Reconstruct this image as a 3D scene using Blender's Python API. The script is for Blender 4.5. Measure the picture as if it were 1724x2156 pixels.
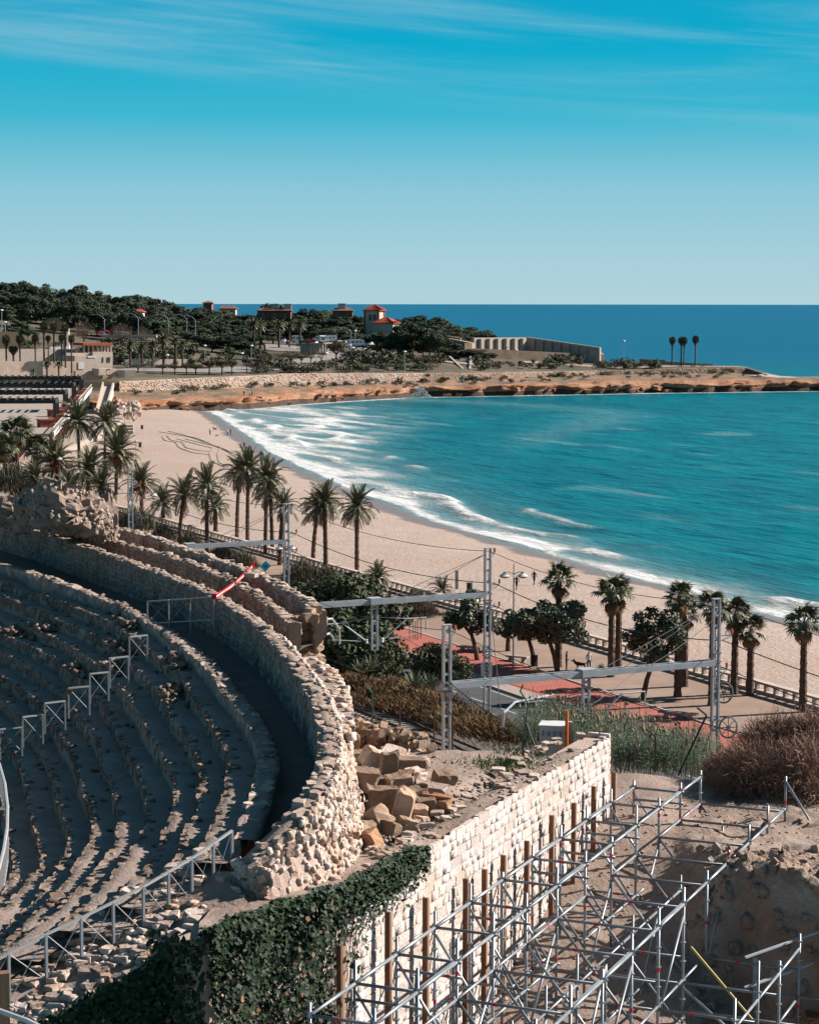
import bpy, bmesh, math, random
import numpy as np
from mathutils import Matrix, Vector, Quaternion

for _o in list(bpy.data.objects):
 bpy.data.objects.remove(_o)
SC = bpy.context.scene
COL = SC.collection
R = math.radians
rng = random.Random(7)
nr = np.random.default_rng(11)

# ------------------------------------------------------------------ camera
CAM_H, F_PX, PITCH = 33.0, 4500.0, R(5.6)      # eye height above the sea, focal length in px of a 1724 x 2156 frame
cam = bpy.data.cameras.new('camera')
cam.sensor_fit = 'VERTICAL'
cam.sensor_height = 36.0
cam.lens = 36.0 * F_PX / 2156.0
cam.clip_start = 0.5
cam.clip_end = 60000
cam_o = bpy.data.objects.new('camera', cam)
COL.objects.link(cam_o)
cam_o.location = (0, 0, CAM_H)
cam_o.rotation_euler = (R(90) - PITCH, R(-0.08), 0)
SC.camera = cam_o

# ------------------------------------------------------------------ sun, sky, exposure
SUN_AZ, SUN_EL = R(17), R(31)      # azimuth measured from +X towards +Y
S = Vector((math.cos(SUN_AZ) * math.cos(SUN_EL), math.sin(SUN_AZ) * math.cos(SUN_EL), math.sin(SUN_EL)))
sl = bpy.data.lights.new('sun', 'SUN')
sl.energy = 5.0
sl.angle = R(0.5)
sl.color = (1.0, 0.925, 0.855)
so = bpy.data.objects.new('sun', sl)
COL.objects.link(so)
so.rotation_euler = S.to_track_quat('Z', 'Y').to_euler()
so.location = (200, 0, 300)

SC.view_settings.view_transform = 'Standard'
SC.view_settings.look = 'None'
SC.view_settings.gamma = 1.0
SC.view_settings.exposure = 1.2
SC.view_settings.use_curve_mapping = False
SKY_K = 1.0 / 2 ** 1.2

world = bpy.data.worlds.new('World')
SC.world = world
world.use_nodes = True
wt = world.node_tree
wt.nodes.clear()
def wn(t, **k):
 n = wt.nodes.new(t)
 for a, b in k.items():
  setattr(n, a, b)
 return n
w_out = wn('ShaderNodeOutputWorld')
w_bg = wn('ShaderNodeBackground')
w_tc = wn('ShaderNodeTexCoord')
w_sep = wn('ShaderNodeSeparateXYZ')
wt.links.new(w_tc.outputs['Generated'], w_sep.inputs[0])
w_ramp = wn('ShaderNodeValToRGB')
cr = w_ramp.color_ramp
cr.interpolation = 'LINEAR'
stops = [(0.0, (.435, .640, .705)), (.018, (.390, .620, .705)), (.050, (.265, .570, .690)), (.085, (.045, .465, .640)),
         (.115, (.0, .395, .605)), (.145, (.0, .350, .575)), (.24, (.0, .20, .40)), (.40, (.0, .09, .22)), (1.0, (.0, .04, .12))]
while len(cr.elements) < len(stops):
 cr.elements.new(0.5)
for e, (p, c) in zip(cr.elements, stops):
 e.position = p
 e.color = (*c, 1)
wt.links.new(w_sep.outputs['Z'], w_ramp.inputs[0])
# thin cirrus: noise in (azimuth, elevation), much stretched along the horizon, only above about four degrees
w_at = wn('ShaderNodeMath', operation='ARCTAN2')
wt.links.new(w_sep.outputs['X'], w_at.inputs[0])
wt.links.new(w_sep.outputs['Y'], w_at.inputs[1])
w_tilt = wn('ShaderNodeMath', operation='MULTIPLY_ADD')
wt.links.new(w_at.outputs[0], w_tilt.inputs[0])
w_tilt.inputs[1].default_value = 0.085
wt.links.new(w_sep.outputs['Z'], w_tilt.inputs[2])
w_cmb = wn('ShaderNodeCombineXYZ')
wt.links.new(w_at.outputs[0], w_cmb.inputs[0])
wt.links.new(w_tilt.outputs[0], w_cmb.inputs[1])
def cirrus(sx, sy, det, lo, hi, off):
 m = wn('ShaderNodeMapping')
 m.inputs['Scale'].default_value = (sx, sy, 1)
 m.inputs['Location'].default_value = off
 wt.links.new(w_cmb.outputs[0], m.inputs[0])
 n = wn('ShaderNodeTexNoise')
 n.inputs['Scale'].default_value = 1.0
 n.inputs['Detail'].default_value = det
 n.inputs['Roughness'].default_value = 0.62
 n.inputs['Distortion'].default_value = 0.6
 wt.links.new(m.outputs[0], n.inputs['Vector'])
 r = wn('ShaderNodeMapRange')
 r.interpolation_type = 'SMOOTHSTEP'
 r.inputs[1].default_value = lo
 r.inputs[2].default_value = hi
 wt.links.new(n.outputs['Fac'], r.inputs[0])
 return r
c1 = cirrus(3.0, 34.0, 9, .36, .68, (1.3, 2.35, 0))
c2 = cirrus(9.0, 230.0, 6, .35, .75, (1.0, 7.0, 0))
c_mul = wn('ShaderNodeMath', operation='MULTIPLY')
wt.links.new(c1.outputs[0], c_mul.inputs[0])
c_add = wn('ShaderNodeMath', operation='MULTIPLY_ADD')
c_add.inputs[1].default_value = 0.6
c_add.inputs[2].default_value = 0.45
wt.links.new(c2.outputs[0], c_add.inputs[0])
wt.links.new(c_add.outputs[0], c_mul.inputs[1])
c_band = wn('ShaderNodeMapRange')
c_band.interpolation_type = 'SMOOTHSTEP'
c_band.inputs[1].default_value = .088
c_band.inputs[2].default_value = .104
wt.links.new(w_tilt.outputs[0], c_band.inputs[0])
c_m2 = wn('ShaderNodeMath', operation='MULTIPLY')
wt.links.new(c_mul.outputs[0], c_m2.inputs[0])
wt.links.new(c_band.outputs[0], c_m2.inputs[1])
c_m3 = wn('ShaderNodeMath', operation='MULTIPLY')
c_m3.inputs[1].default_value = 0.55
wt.links.new(c_m2.outputs[0], c_m3.inputs[0])
w_mix = wn('ShaderNodeMixRGB')
w_mix.inputs[2].default_value = (.36, .60, .70, 1)
wt.links.new(c_m3.outputs[0], w_mix.inputs[0])
wt.links.new(w_ramp.outputs[0], w_mix.inputs[1])
# a share of a physical sky at the same sun
w_sky = wn('ShaderNodeTexSky', sky_type='NISHITA')
w_sky.sun_disc = False
w_sky.sun_elevation = SUN_EL
w_sky.sun_rotation = R(90) - SUN_AZ
w_sc = wn('ShaderNodeMixRGB', blend_type='ADD')
w_sc.inputs[0].default_value = 1.0
w_k1 = wn('ShaderNodeVectorMath', operation='SCALE')
w_k1.inputs['Scale'].default_value = 1.0 * SKY_K
wt.links.new(w_mix.outputs[0], w_k1.inputs[0])
w_k2 = wn('ShaderNodeVectorMath', operation='SCALE')
w_k2.inputs['Scale'].default_value = 0.0006
wt.links.new(w_sky.outputs[0], w_k2.inputs[0])
wt.links.new(w_k1.outputs[0], w_sc.inputs[1])
wt.links.new(w_k2.outputs[0], w_sc.inputs[2])
wt.links.new(w_sc.outputs[0], w_bg.inputs[0])
w_bg.inputs[1].default_value = 1.0
wt.links.new(w_bg.outputs[0], w_out.inputs[0])
SC.cycles.max_bounces = 6
SC.cycles.diffuse_bounces = 2
SC.cycles.transparent_max_bounces = 6

# ------------------------------------------------------------------ survey helpers: a sighted direction cut with a level (z) or a distance (y)
def at(u, v, z=None, y=None):
 a = (u - 862.0) / F_PX
 b = (v - 1078.0) / F_PX
 d = (a, math.cos(PITCH) - b * math.sin(PITCH), -math.sin(PITCH) - b * math.cos(PITCH))
 k = (z - CAM_H) / d[2] if z is not None else y / d[1]
 return Vector((d[0] * k, d[1] * k, CAM_H + d[2] * k))
NX, NY, TX, TY = 0.9, 0.436, 0.436, -0.9      # railway and promenade run along T, N points to the sea
def st(s, t, z=0.0):
 return Vector((s * NX + t * TX, s * NY + t * TY, z))

# ------------------------------------------------------------------ mesh helpers
class MB:
 def __init__(self):
  self.v = []
  self.f = []
 def add(self, vs, fs):
  b = len(self.v)
  self.v.extend([tuple(p) for p in vs])
  self.f.extend([tuple(b + i for i in f) for f in fs])
  return self
 def box(self, c, s, rz=0.0, M=None):
  x, y, z = s[0] / 2, s[1] / 2, s[2] / 2
  ps = [Vector((i, j, k)) for k in (-z, z) for (i, j) in ((-x, -y), (x, -y), (x, y), (-x, y))]
  if M is None:
   M = Matrix.Rotation(rz, 3, 'Z')
  c = Vector(c)
  return self.add([M @ p + c for p in ps], [(0, 3, 2, 1), (4, 5, 6, 7), (0, 1, 5, 4), (1, 2, 6, 5), (2, 3, 7, 6), (3, 0, 4, 7)])
 def bar(self, p, q, w, h):
  p = Vector(p); q = Vector(q); d = q - p
  L = d.length
  if L < 1e-6:
   return self
  d.normalize()
  up = Vector((0, 0, 1)) if abs(d.z) < .95 else Vector((0, 1, 0))
  a = d.cross(up).normalized(); b = a.cross(d)
  M = Matrix((a, d, b)).transposed()
  return self.box((p + q) / 2, (w, L, h), M=M)
 def tube(self, pts, r, n=6, cap=True):
  pts = [Vector(p) for p in pts]
  rs = r if isinstance(r, (list, tuple)) else [r] * len(pts)
  b = len(self.v)
  prev = None
  for i, p in enumerate(pts):
   d = (pts[min(i + 1, len(pts) - 1)] - pts[max(i - 1, 0)]).normalized()
   if prev is None:
    up = Vector((0, 0, 1)) if abs(d.z) < .9 else Vector((1, 0, 0))
    a = d.cross(up).normalized()
   else:
    a = (prev - d * prev.dot(d)).normalized()
   prev = a
   c = d.cross(a)
   for k in range(n):
    t = 2 * math.pi * k / n
    self.v.append(tuple(p + (a * math.cos(t) + c * math.sin(t)) * rs[i]))
  for i in range(len(pts) - 1):
   for k in range(n):
    k2 = (k + 1) % n
    self.f.append((b + i * n + k, b + i * n + k2, b + (i + 1) * n + k2, b + (i + 1) * n + k))
  if cap:
   self.f.append(tuple(b + k for k in range(n))[::-1])
   e = b + (len(pts) - 1) * n
   self.f.append(tuple(e + k for k in range(n)))
  return self
 def prism(self, poly, z0, z1):
  n = len(poly)
  z0 = z0 if isinstance(z0, (list, tuple)) else [z0] * n
  z1 = z1 if isinstance(z1, (list, tuple)) else [z1] * n
  vs = [(p[0], p[1], z0[i]) for i, p in enumerate(poly)] + [(p[0], p[1], z1[i]) for i, p in enumerate(poly)]
  fs = [tuple(range(n))[::-1], tuple(range(n, 2 * n))] + [(i, (i + 1) % n, n + (i + 1) % n, n + i) for i in range(n)]
  return self.add(vs, fs)
 def lathe(self, c, prof, n=10):
  c = Vector(c)
  b = len(self.v)
  for (r, z) in prof:
   for k in range(n):
    t = 2 * math.pi * k / n
    self.v.append((c.x + r * math.cos(t), c.y + r * math.sin(t), c.z + z))
  for i in range(len(prof) - 1):
   for k in range(n):
    k2 = (k + 1) % n
    self.f.append((b + i * n + k, b + i * n + k2, b + (i + 1) * n + k2, b + (i + 1) * n + k))
  self.f.append(tuple(b + k for k in range(n))[::-1])
  e = b + (len(prof) - 1) * n
  self.f.append(tuple(e + k for k in range(n)))
  return self
 def mesh(self, name='m', smooth=False):
  m = bpy.data.meshes.new(name)
  m.from_pydata(self.v, [], self.f)
  if smooth:
   m.polygons.foreach_set('use_smooth', [True] * len(m.polygons))
  m.update()
  return m

def np_mesh(name, V, Fq, smooth=False):
 """V (n,3), Fq (m,3|4) arrays"""
 m = bpy.data.meshes.new(name)
 V = np.asarray(V, dtype=np.float32); Fq = np.asarray(Fq, dtype=np.int32)
 k = Fq.shape[1]
 m.vertices.add(len(V)); m.vertices.foreach_set('co', V.ravel())
 m.loops.add(Fq.size); m.loops.foreach_set('vertex_index', Fq.ravel())
 m.polygons.add(len(Fq))
 m.polygons.foreach_set('loop_start', np.arange(0, Fq.size, k, dtype=np.int32))
 if smooth:
  m.polygons.foreach_set('use_smooth', np.ones(len(Fq), dtype=bool))
 m.update(calc_edges=True)
 m.validate()
 return m

def grid_faces(nu, nv):
 i = np.arange(nu - 1)[:, None] * nv + np.arange(nv - 1)[None, :]
 i = i.ravel()
 return np.stack([i, i + nv, i + nv + 1, i + 1], 1)

def setp(o, label=None, cat=None, group=None, kind=None):
 if label: o['label'] = label
 if cat: o['category'] = cat
 if group: o['group'] = group
 if kind: o['kind'] = kind
 return o
def link(name, mesh, mat, parent=None, M=None):
 o = bpy.data.objects.new(name, mesh)
 if mat is not None and mesh is not None and len(mesh.materials) == 0:
  mesh.materials.append(mat)
 COL.objects.link(o)
 if M is not None:
  o.matrix_basis = M
 if parent is not None:
  o.parent = parent
  l = PLOC.get(parent.name)
  if l is not None:
   o.matrix_parent_inverse = Matrix.Translation(-l)
 return o
PLOC = {}
def thing(name, label, cat, loc=(0, 0, 0), group=None, kind=None, world=True):
 """an Empty at the base; children are modelled in world coordinates"""
 o = bpy.data.objects.new(name, None)
 o.empty_display_size = 0.3
 COL.objects.link(o)
 o.location = loc
 if world:
  PLOC[o.name] = Vector(loc)
 return setp(o, label, cat, group, kind)
def part(name, mb, mat, parent, smooth=False):
 return link(name, mb.mesh(name, smooth), mat, parent)
def single(name, mb, mat, label, cat, group=None, smooth=False, kind=None):
 return setp(link(name, mb.mesh(name, smooth), mat), label, cat, group, kind)
def struct(name, mesh, mat):
 o = link(name, mesh, mat)
 o['kind'] = 'structure'
 return o
def copy_tree(o, parent=None):
 c = o.copy()
 COL.objects.link(c)
 if parent is not None:
  c.parent = parent
 for ch in o.children:
  copy_tree(ch, c)
 return c
def TRS(p, rz=0.0, s=1.0, q=None):
 s = (s, s, s) if isinstance(s, (int, float)) else s
 Rm = q.to_matrix().to_4x4() if q is not None else Matrix.Rotation(rz, 4, 'Z')
 return Matrix.Translation(Vector(p)) @ Rm @ Matrix.Diagonal((s[0], s[1], s[2], 1))

# ------------------------------------------------------------------ materials
def lin(r, g, b):
 f = lambda c: (c / 255 / 12.92) if c <= 10 else ((c / 255 + .055) / 1.055) ** 2.4
 return (f(r), f(g), f(b))
MATS = {}
FOLIAGE = ('frond', 'fan', 'pine', 'broad', 'shrub', 'reed', 'ivy', 'grass', 'agave', 'black_metal', 'wire')
def mat(name, c1, c2=None, scale=1.0, rough=0.9, bump=0.0, bscale=8.0, detail=5, rnd=0.0, spec=0.25, c3=None, scale3=0.1, stretch=None, metal=0.0, lo=.35, hi=.65, lo3=.45, hi3=.7, bdist=0.05):
 if name not in FOLIAGE:
  c1, c2, c3 = [None if c is None else tuple(q * .75 for q in c) for c in (c1, c2, c3)]
 m = bpy.data.materials.new(name)
 m.use_nodes = True
 t = m.node_tree
 bs = t.nodes['Principled BSDF']
 bs.inputs['Roughness'].default_value = rough
 bs.inputs['Specular IOR Level'].default_value = spec
 bs.inputs['Metallic'].default_value = metal
 bs.inputs['Base Color'].default_value = (*c1, 1)
 geo = t.nodes.new('ShaderNodeNewGeometry')
 vec = geo.outputs['Position']
 if stretch:
  mp = t.nodes.new('ShaderNodeMapping')
  mp.inputs['Scale'].default_value = stretch
  t.links.new(vec, mp.inputs[0])
  vec = mp.outputs[0]
 def noise(sc, de):
  n = t.nodes.new('ShaderNodeTexNoise')
  n.inputs['Scale'].default_value = sc
  n.inputs['Detail'].default_value = de
  n.inputs['Roughness'].default_value = 0.6
  t.links.new(vec, n.inputs['Vector'])
  return n.outputs['Fac']
 def rng_(s, a, b):
  r = t.nodes.new('ShaderNodeMapRange')
  r.inputs[1].default_value = a
  r.inputs[2].default_value = b
  t.links.new(s, r.inputs[0])
  return r.outputs[0]
 col = None
 if c2:
  mx = t.nodes.new('ShaderNodeMixRGB')
  mx.inputs[1].default_value = (*c1, 1)
  mx.inputs[2].default_value = (*c2, 1)
  t.links.new(rng_(noise(scale, detail), lo, hi), mx.inputs[0])
  col = mx.outputs[0]
  if c3:
   m3 = t.nodes.new('ShaderNodeMixRGB')
   m3.inputs[2].default_value = (*c3, 1)
   t.links.new(rng_(noise(scale3, 4), lo3, hi3), m3.inputs[0])
   t.links.new(col, m3.inputs[1])
   col = m3.outputs[0]
 if rnd > 0:
  oi = t.nodes.new('ShaderNodeObjectInfo')
  hs = t.nodes.new('ShaderNodeHueSaturation')
  t.links.new(rng_(oi.outputs['Random'], 0, 1), hs.inputs['Value'])
  hs.inputs['Value'].links[0].from_node.inputs[3].default_value = 1 - rnd
  hs.inputs['Value'].links[0].from_node.inputs[4].default_value = 1 + rnd
  if col is not None:
   t.links.new(col, hs.inputs['Color'])
  else:
   hs.inputs['Color'].default_value = (*c1, 1)
  col = hs.outputs[0]
 if col is not None:
  t.links.new(col, bs.inputs['Base Color'])
 if bump > 0:
  bp = t.nodes.new('ShaderNodeBump')
  bp.inputs['Strength'].default_value = bump
  bp.inputs['Distance'].default_value = bdist
  t.links.new(noise(bscale, 6), bp.inputs['Height'])
  t.links.new(bp.outputs[0], bs.inputs['Normal'])
 MATS[name] = m
 return m

mat('sand', (.47, .365, .305), (.40, .305, .25), scale=.4, bump=1., bscale=1.9, c3=(.42, .30, .235), scale3=.03, bdist=.22)
mat('wet_sand', (.17, .145, .13), (.14, .12, .11), scale=.3, rough=.25, spec=.5)
mat('earth', (.36, .255, .195), (.30, .205, .155), scale=.6, bump=.5, bscale=4, c3=(.27, .18, .13), scale3=.12)
mat('dust', (.37, .28, .23), (.31, .23, .185), scale=1.3, bump=.9, bscale=7, c3=(.26, .185, .145), scale3=.35, bdist=.06)
mat('red_paving', (.50, .165, .125), (.43, .135, .10), scale=.8, bump=.3, bscale=6)
mat('asphalt', (.085, .085, .09), (.065, .065, .07), scale=.5, bump=.2, bscale=20)
mat('paving', (.40, .33, .28), (.34, .28, .235), scale=.7, bump=.2, bscale=8)
mat('kerb', (.45, .38, .33), (.38, .32, .28), scale=1.2)
mat('white_line', (.55, .53, .50), (.45, .43, .41), scale=2)
mat('ballast', (.20, .175, .16), (.09, .08, .075), scale=6, bump=1., bscale=9, bdist=.12)
mat('rust', (.10, .045, .028), (.06, .03, .02), scale=3)
mat('rock', (.42, .20, .105), (.30, .12, .055), scale=.3, bump=1., bscale=.9, c3=(.45, .27, .17), scale3=.07, bdist=.5)
mat('rock_top', (.36, .20, .125), (.26, .155, .095), scale=.35, bump=1., bscale=.9, c3=(.15, .125, .085), scale3=.16, bdist=.4, lo3=.42, hi3=.58)
mat('rock_dark', (.10, .06, .042), (.05, .033, .026), scale=.4, bump=1., bscale=1.2, bdist=.4)
mat('scrub_soil', (.17, .12, .085), (.085, .08, .052), scale=.15, bump=.7, bscale=1., c3=(.055, .06, .04), scale3=.05)
mat('pit_rock', (.44, .33, .265), (.30, .19, .13), scale=1.6, bump=1., bscale=4.5, c3=(.52, .43, .37), scale3=.8, bdist=.3)
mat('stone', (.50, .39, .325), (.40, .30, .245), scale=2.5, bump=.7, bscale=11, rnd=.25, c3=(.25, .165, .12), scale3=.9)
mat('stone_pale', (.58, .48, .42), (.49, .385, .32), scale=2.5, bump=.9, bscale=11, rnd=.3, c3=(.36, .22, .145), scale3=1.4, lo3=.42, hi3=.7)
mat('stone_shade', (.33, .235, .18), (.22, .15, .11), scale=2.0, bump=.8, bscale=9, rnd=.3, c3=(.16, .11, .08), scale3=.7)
mat('mortar', (.33, .245, .195), (.26, .19, .15), scale=2.5, bump=.8, bscale=9)
mat('mortar_pink', (.52, .39, .325), (.45, .33, .27), scale=2.5, bump=.6, bscale=14)
mat('ashlar', (.64, .565, .525), (.55, .465, .42), scale=2.2, bump=.9, bscale=10, rnd=.14, c3=(.52, .39, .305), scale3=.5, lo3=.48, hi3=.78)
mat('rubble_block', (.46, .32, .23), (.36, .22, .14), scale=1.8, bump=.8, bscale=9, rnd=.28, c3=(.22, .15, .105), scale3=.9)
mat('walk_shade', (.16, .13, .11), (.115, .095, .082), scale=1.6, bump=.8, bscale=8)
mat('tier_top', (.36, .28, .235), (.28, .215, .178), scale=1.8, bump=.9, bscale=7, c3=(.25, .185, .15), scale3=.5, bdist=.06)
mat('wood', (.26, .13, .075), (.19, .09, .05), scale=1.5, bump=.3, bscale=6, stretch=(8, 8, .6), rnd=.15)
mat('wood_lit', (.42, .30, .22), (.33, .22, .15), scale=1.5, bump=.3, bscale=6, stretch=(8, 8, .6))
mat('galv', (.35, .38, .405), (.26, .285, .31), scale=3, rough=.45, metal=.55, spec=.5, rnd=.12)
mat('galv_dark', (.24, .26, .28), (.18, .20, .22), scale=3, rough=.5, metal=.5, spec=.5, rnd=.15)
mat('mast_grey', (.42, .45, .48), (.35, .38, .41), scale=1.5, rough=.6, spec=.4)
mat('rail_grey', (.30, .31, .33), (.25, .26, .28), scale=3, rough=.55, spec=.4)
mat('rail_pale', (.40, .39, .39), (.34, .33, .33), scale=3, rough=.5, spec=.4)
mat('black_metal', (.018, .02, .022), rough=.5)
mat('wire', (.035, .035, .04), rough=.6)
mat('red_tape', (.62, .03, .035), rough=.5)
mat('white_tape', (.75, .72, .70), rough=.5)
mat('orange', (.70, .16, .02), rough=.6)
mat('date_orange', (.60, .135, .018), (.48, .09, .012), scale=3)
mat('white_paint', (.72, .70, .68), (.64, .62, .60), scale=1.2, rough=.6)
mat('cream', (.60, .50, .42), (.52, .42, .35), scale=.6, bump=.3, bscale=2)
mat('brick_red', (.38, .12, .07), (.30, .085, .05), scale=1.5)
mat('roof_red', (.46, .085, .05), (.36, .06, .035), scale=1.5, bump=.4, bscale=3)
mat('roof_brown', (.25, .11, .075), (.19, .085, .06), scale=1.0, bump=.4, bscale=3)
mat('window', (.02, .022, .025), rough=.2, spec=.5)
mat('concrete', (.42, .36, .31), (.34, .29, .25), scale=.5, bump=.3, bscale=3)
mat('far_wall', (.62, .50, .42), (.50, .38, .30), scale=.55, bump=.6, bscale=1.2, c3=(.52, .35, .25), scale3=.22)
mat('fort', (.40, .285, .205), (.30, .20, .14), scale=.35, bump=.6, bscale=.8, c3=(.46, .36, .28), scale3=.08)
mat('blue_sign', (.015, .17, .36), rough=.4)
mat('blue_pale', (.05, .42, .58), rough=.4)
mat('car_white', (.70, .71, .72), rough=.3, spec=.5)
mat('car_red', (.42, .02, .02), rough=.3, spec=.5)
mat('car_dark', (.03, .033, .038), rough=.3, spec=.5)
mat('car_silver', (.35, .37, .40), rough=.3, spec=.5)
mat('car_blue', (.06, .22, .38), rough=.3, spec=.5)
mat('tyre', (.02, .02, .02))
mat('glass_dark', (.03, .04, .05), rough=.1, spec=.6)
mat('trunk', (.14, .085, .055), (.085, .05, .033), scale=3, bump=.8, bscale=8, rnd=.2)
mat('palm_trunk', (.165, .105, .072), (.075, .048, .034), scale=3.5, bump=1., bscale=5, rnd=.2, bdist=.15)
mat('frond', (.055, .062, .028), (.105, .100, .046), scale=1.5, rough=.55, spec=.4, rnd=.25)
mat('frond_dry', (.22, .125, .065), (.15, .082, .045), scale=1.5, rnd=.25)
mat('fan', (.050, .060, .027), (.095, .096, .040), scale=2, rough=.55, spec=.4, rnd=.25)
mat('pine', (.026, .038, .022), (.066, .078, .042), scale=.35, rnd=.35)
mat('broad', (.032, .042, .019), (.066, .076, .032), scale=1.2, rough=.5, spec=.45, rnd=.2)
mat('shrub', (.036, .048, .022), (.074, .082, .038), scale=1.2, rnd=.25)
mat('grey_scrub', (.10, .092, .062), (.15, .125, .085), scale=.5, rnd=.25)
mat('brown_bush', (.25, .155, .075), (.15, .105, .058), scale=1.2, rnd=.25)
mat('dry_bush', (.34, .205, .15), (.21, .125, .09), scale=1.2)
mat('bare_tree', (.20, .135, .115), (.14, .095, .08), scale=.5, rnd=.15)
mat('reed', (.045, .07, .045), (.11, .13, .08), scale=1.5)
mat('reed_plume', (.32, .23, .155), (.25, .18, .12), scale=2)
mat('ivy', (.008, .018, .008), (.024, .044, .018), scale=6, rough=.6, spec=.15, rnd=.35)
mat('grass', (.05, .085, .03), (.09, .12, .045), scale=3)
mat('agave', (.06, .09, .06), (.16, .17, .10), scale=6)
mat('skin', (.45, .25, .17))
mat('cloth_dark', (.015, .016, .02))
mat('cloth_blue', (.03, .06, .13))
mat('cloth_white', (.55, .50, .45))
mat('cloth_red', (.16, .02, .025))
mat('cloth_brown', (.10, .055, .035))
mat('hair', (.02, .014, .01))
mat('dog', (.05, .03, .02))
# ================================================================== noise and sheets
_PERM = nr.random((257, 257))
def vnoise(x, y):
 x = np.asarray(x, float); y = np.asarray(y, float)
 xi = np.floor(x).astype(int); yi = np.floor(y).astype(int)
 fx = x - xi; fy = y - yi
 fx = fx * fx * (3 - 2 * fx); fy = fy * fy * (3 - 2 * fy)
 g = lambda a, b: _PERM[a % 257, b % 257]
 return (g(xi, yi) * (1 - fx) + g(xi + 1, yi) * fx) * (1 - fy) + (g(xi, yi + 1) * (1 - fx) + g(xi + 1, yi + 1) * fx) * fy
def fnoise(x, y, o=4):
 s = 0; a = .5; t = 0
 for i in range(o):
  s = s + a * vnoise(x * 2 ** i + 17 * i, y * 2 ** i + 5 * i); t += a; a *= .5
 return s / t - .5
def sstep(a, b, x):
 t = np.clip((np.asarray(x, float) - a) / (b - a), 0, 1)
 return t * t * (3 - 2 * t)
def poly_dist(X, Y, P):
 d = np.full(X.shape, 1e9)
 for (a, b) in zip(P[:-1], P[1:]):
  ax, ay = a; bx, by = b
  L = (bx - ax) ** 2 + (by - ay) ** 2
  t = np.clip(((X - ax) * (bx - ax) + (Y - ay) * (by - ay)) / L, 0, 1)
  d = np.minimum(d, np.hypot(X - ax - t * (bx - ax), Y - ay - t * (by - ay)))
 return d

# ================================================================== shoreline
shore_px = [(2300, 1500), (1900, 1372), (1724, 1318), (1621, 1298), (1500, 1262), (1417, 1238), (1343, 1222), (1227, 1190), (1118, 1158), (1000, 1125), (900, 1098), (831, 1070),
   (750, 1040), (675, 1008), (597, 974), (562, 958), (515, 922), (474, 892), (428, 866)]
SH = [at(u, v, 0.0).to_2d() for u, v in shore_px]
cliff_px = [(428, 866), (486, 863), (530, 861), (588, 855), (632, 852), (727, 845), (765, 843), (885, 836), (1006, 834), (1169, 831), (1376, 827), (1724, 822), (2100, 820)]
CL = [at(u, v, 0.0).to_2d() for u, v in cliff_px]
SHl = [tuple(p) for p in SH]; CLl = [tuple(p) for p in CL]

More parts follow.
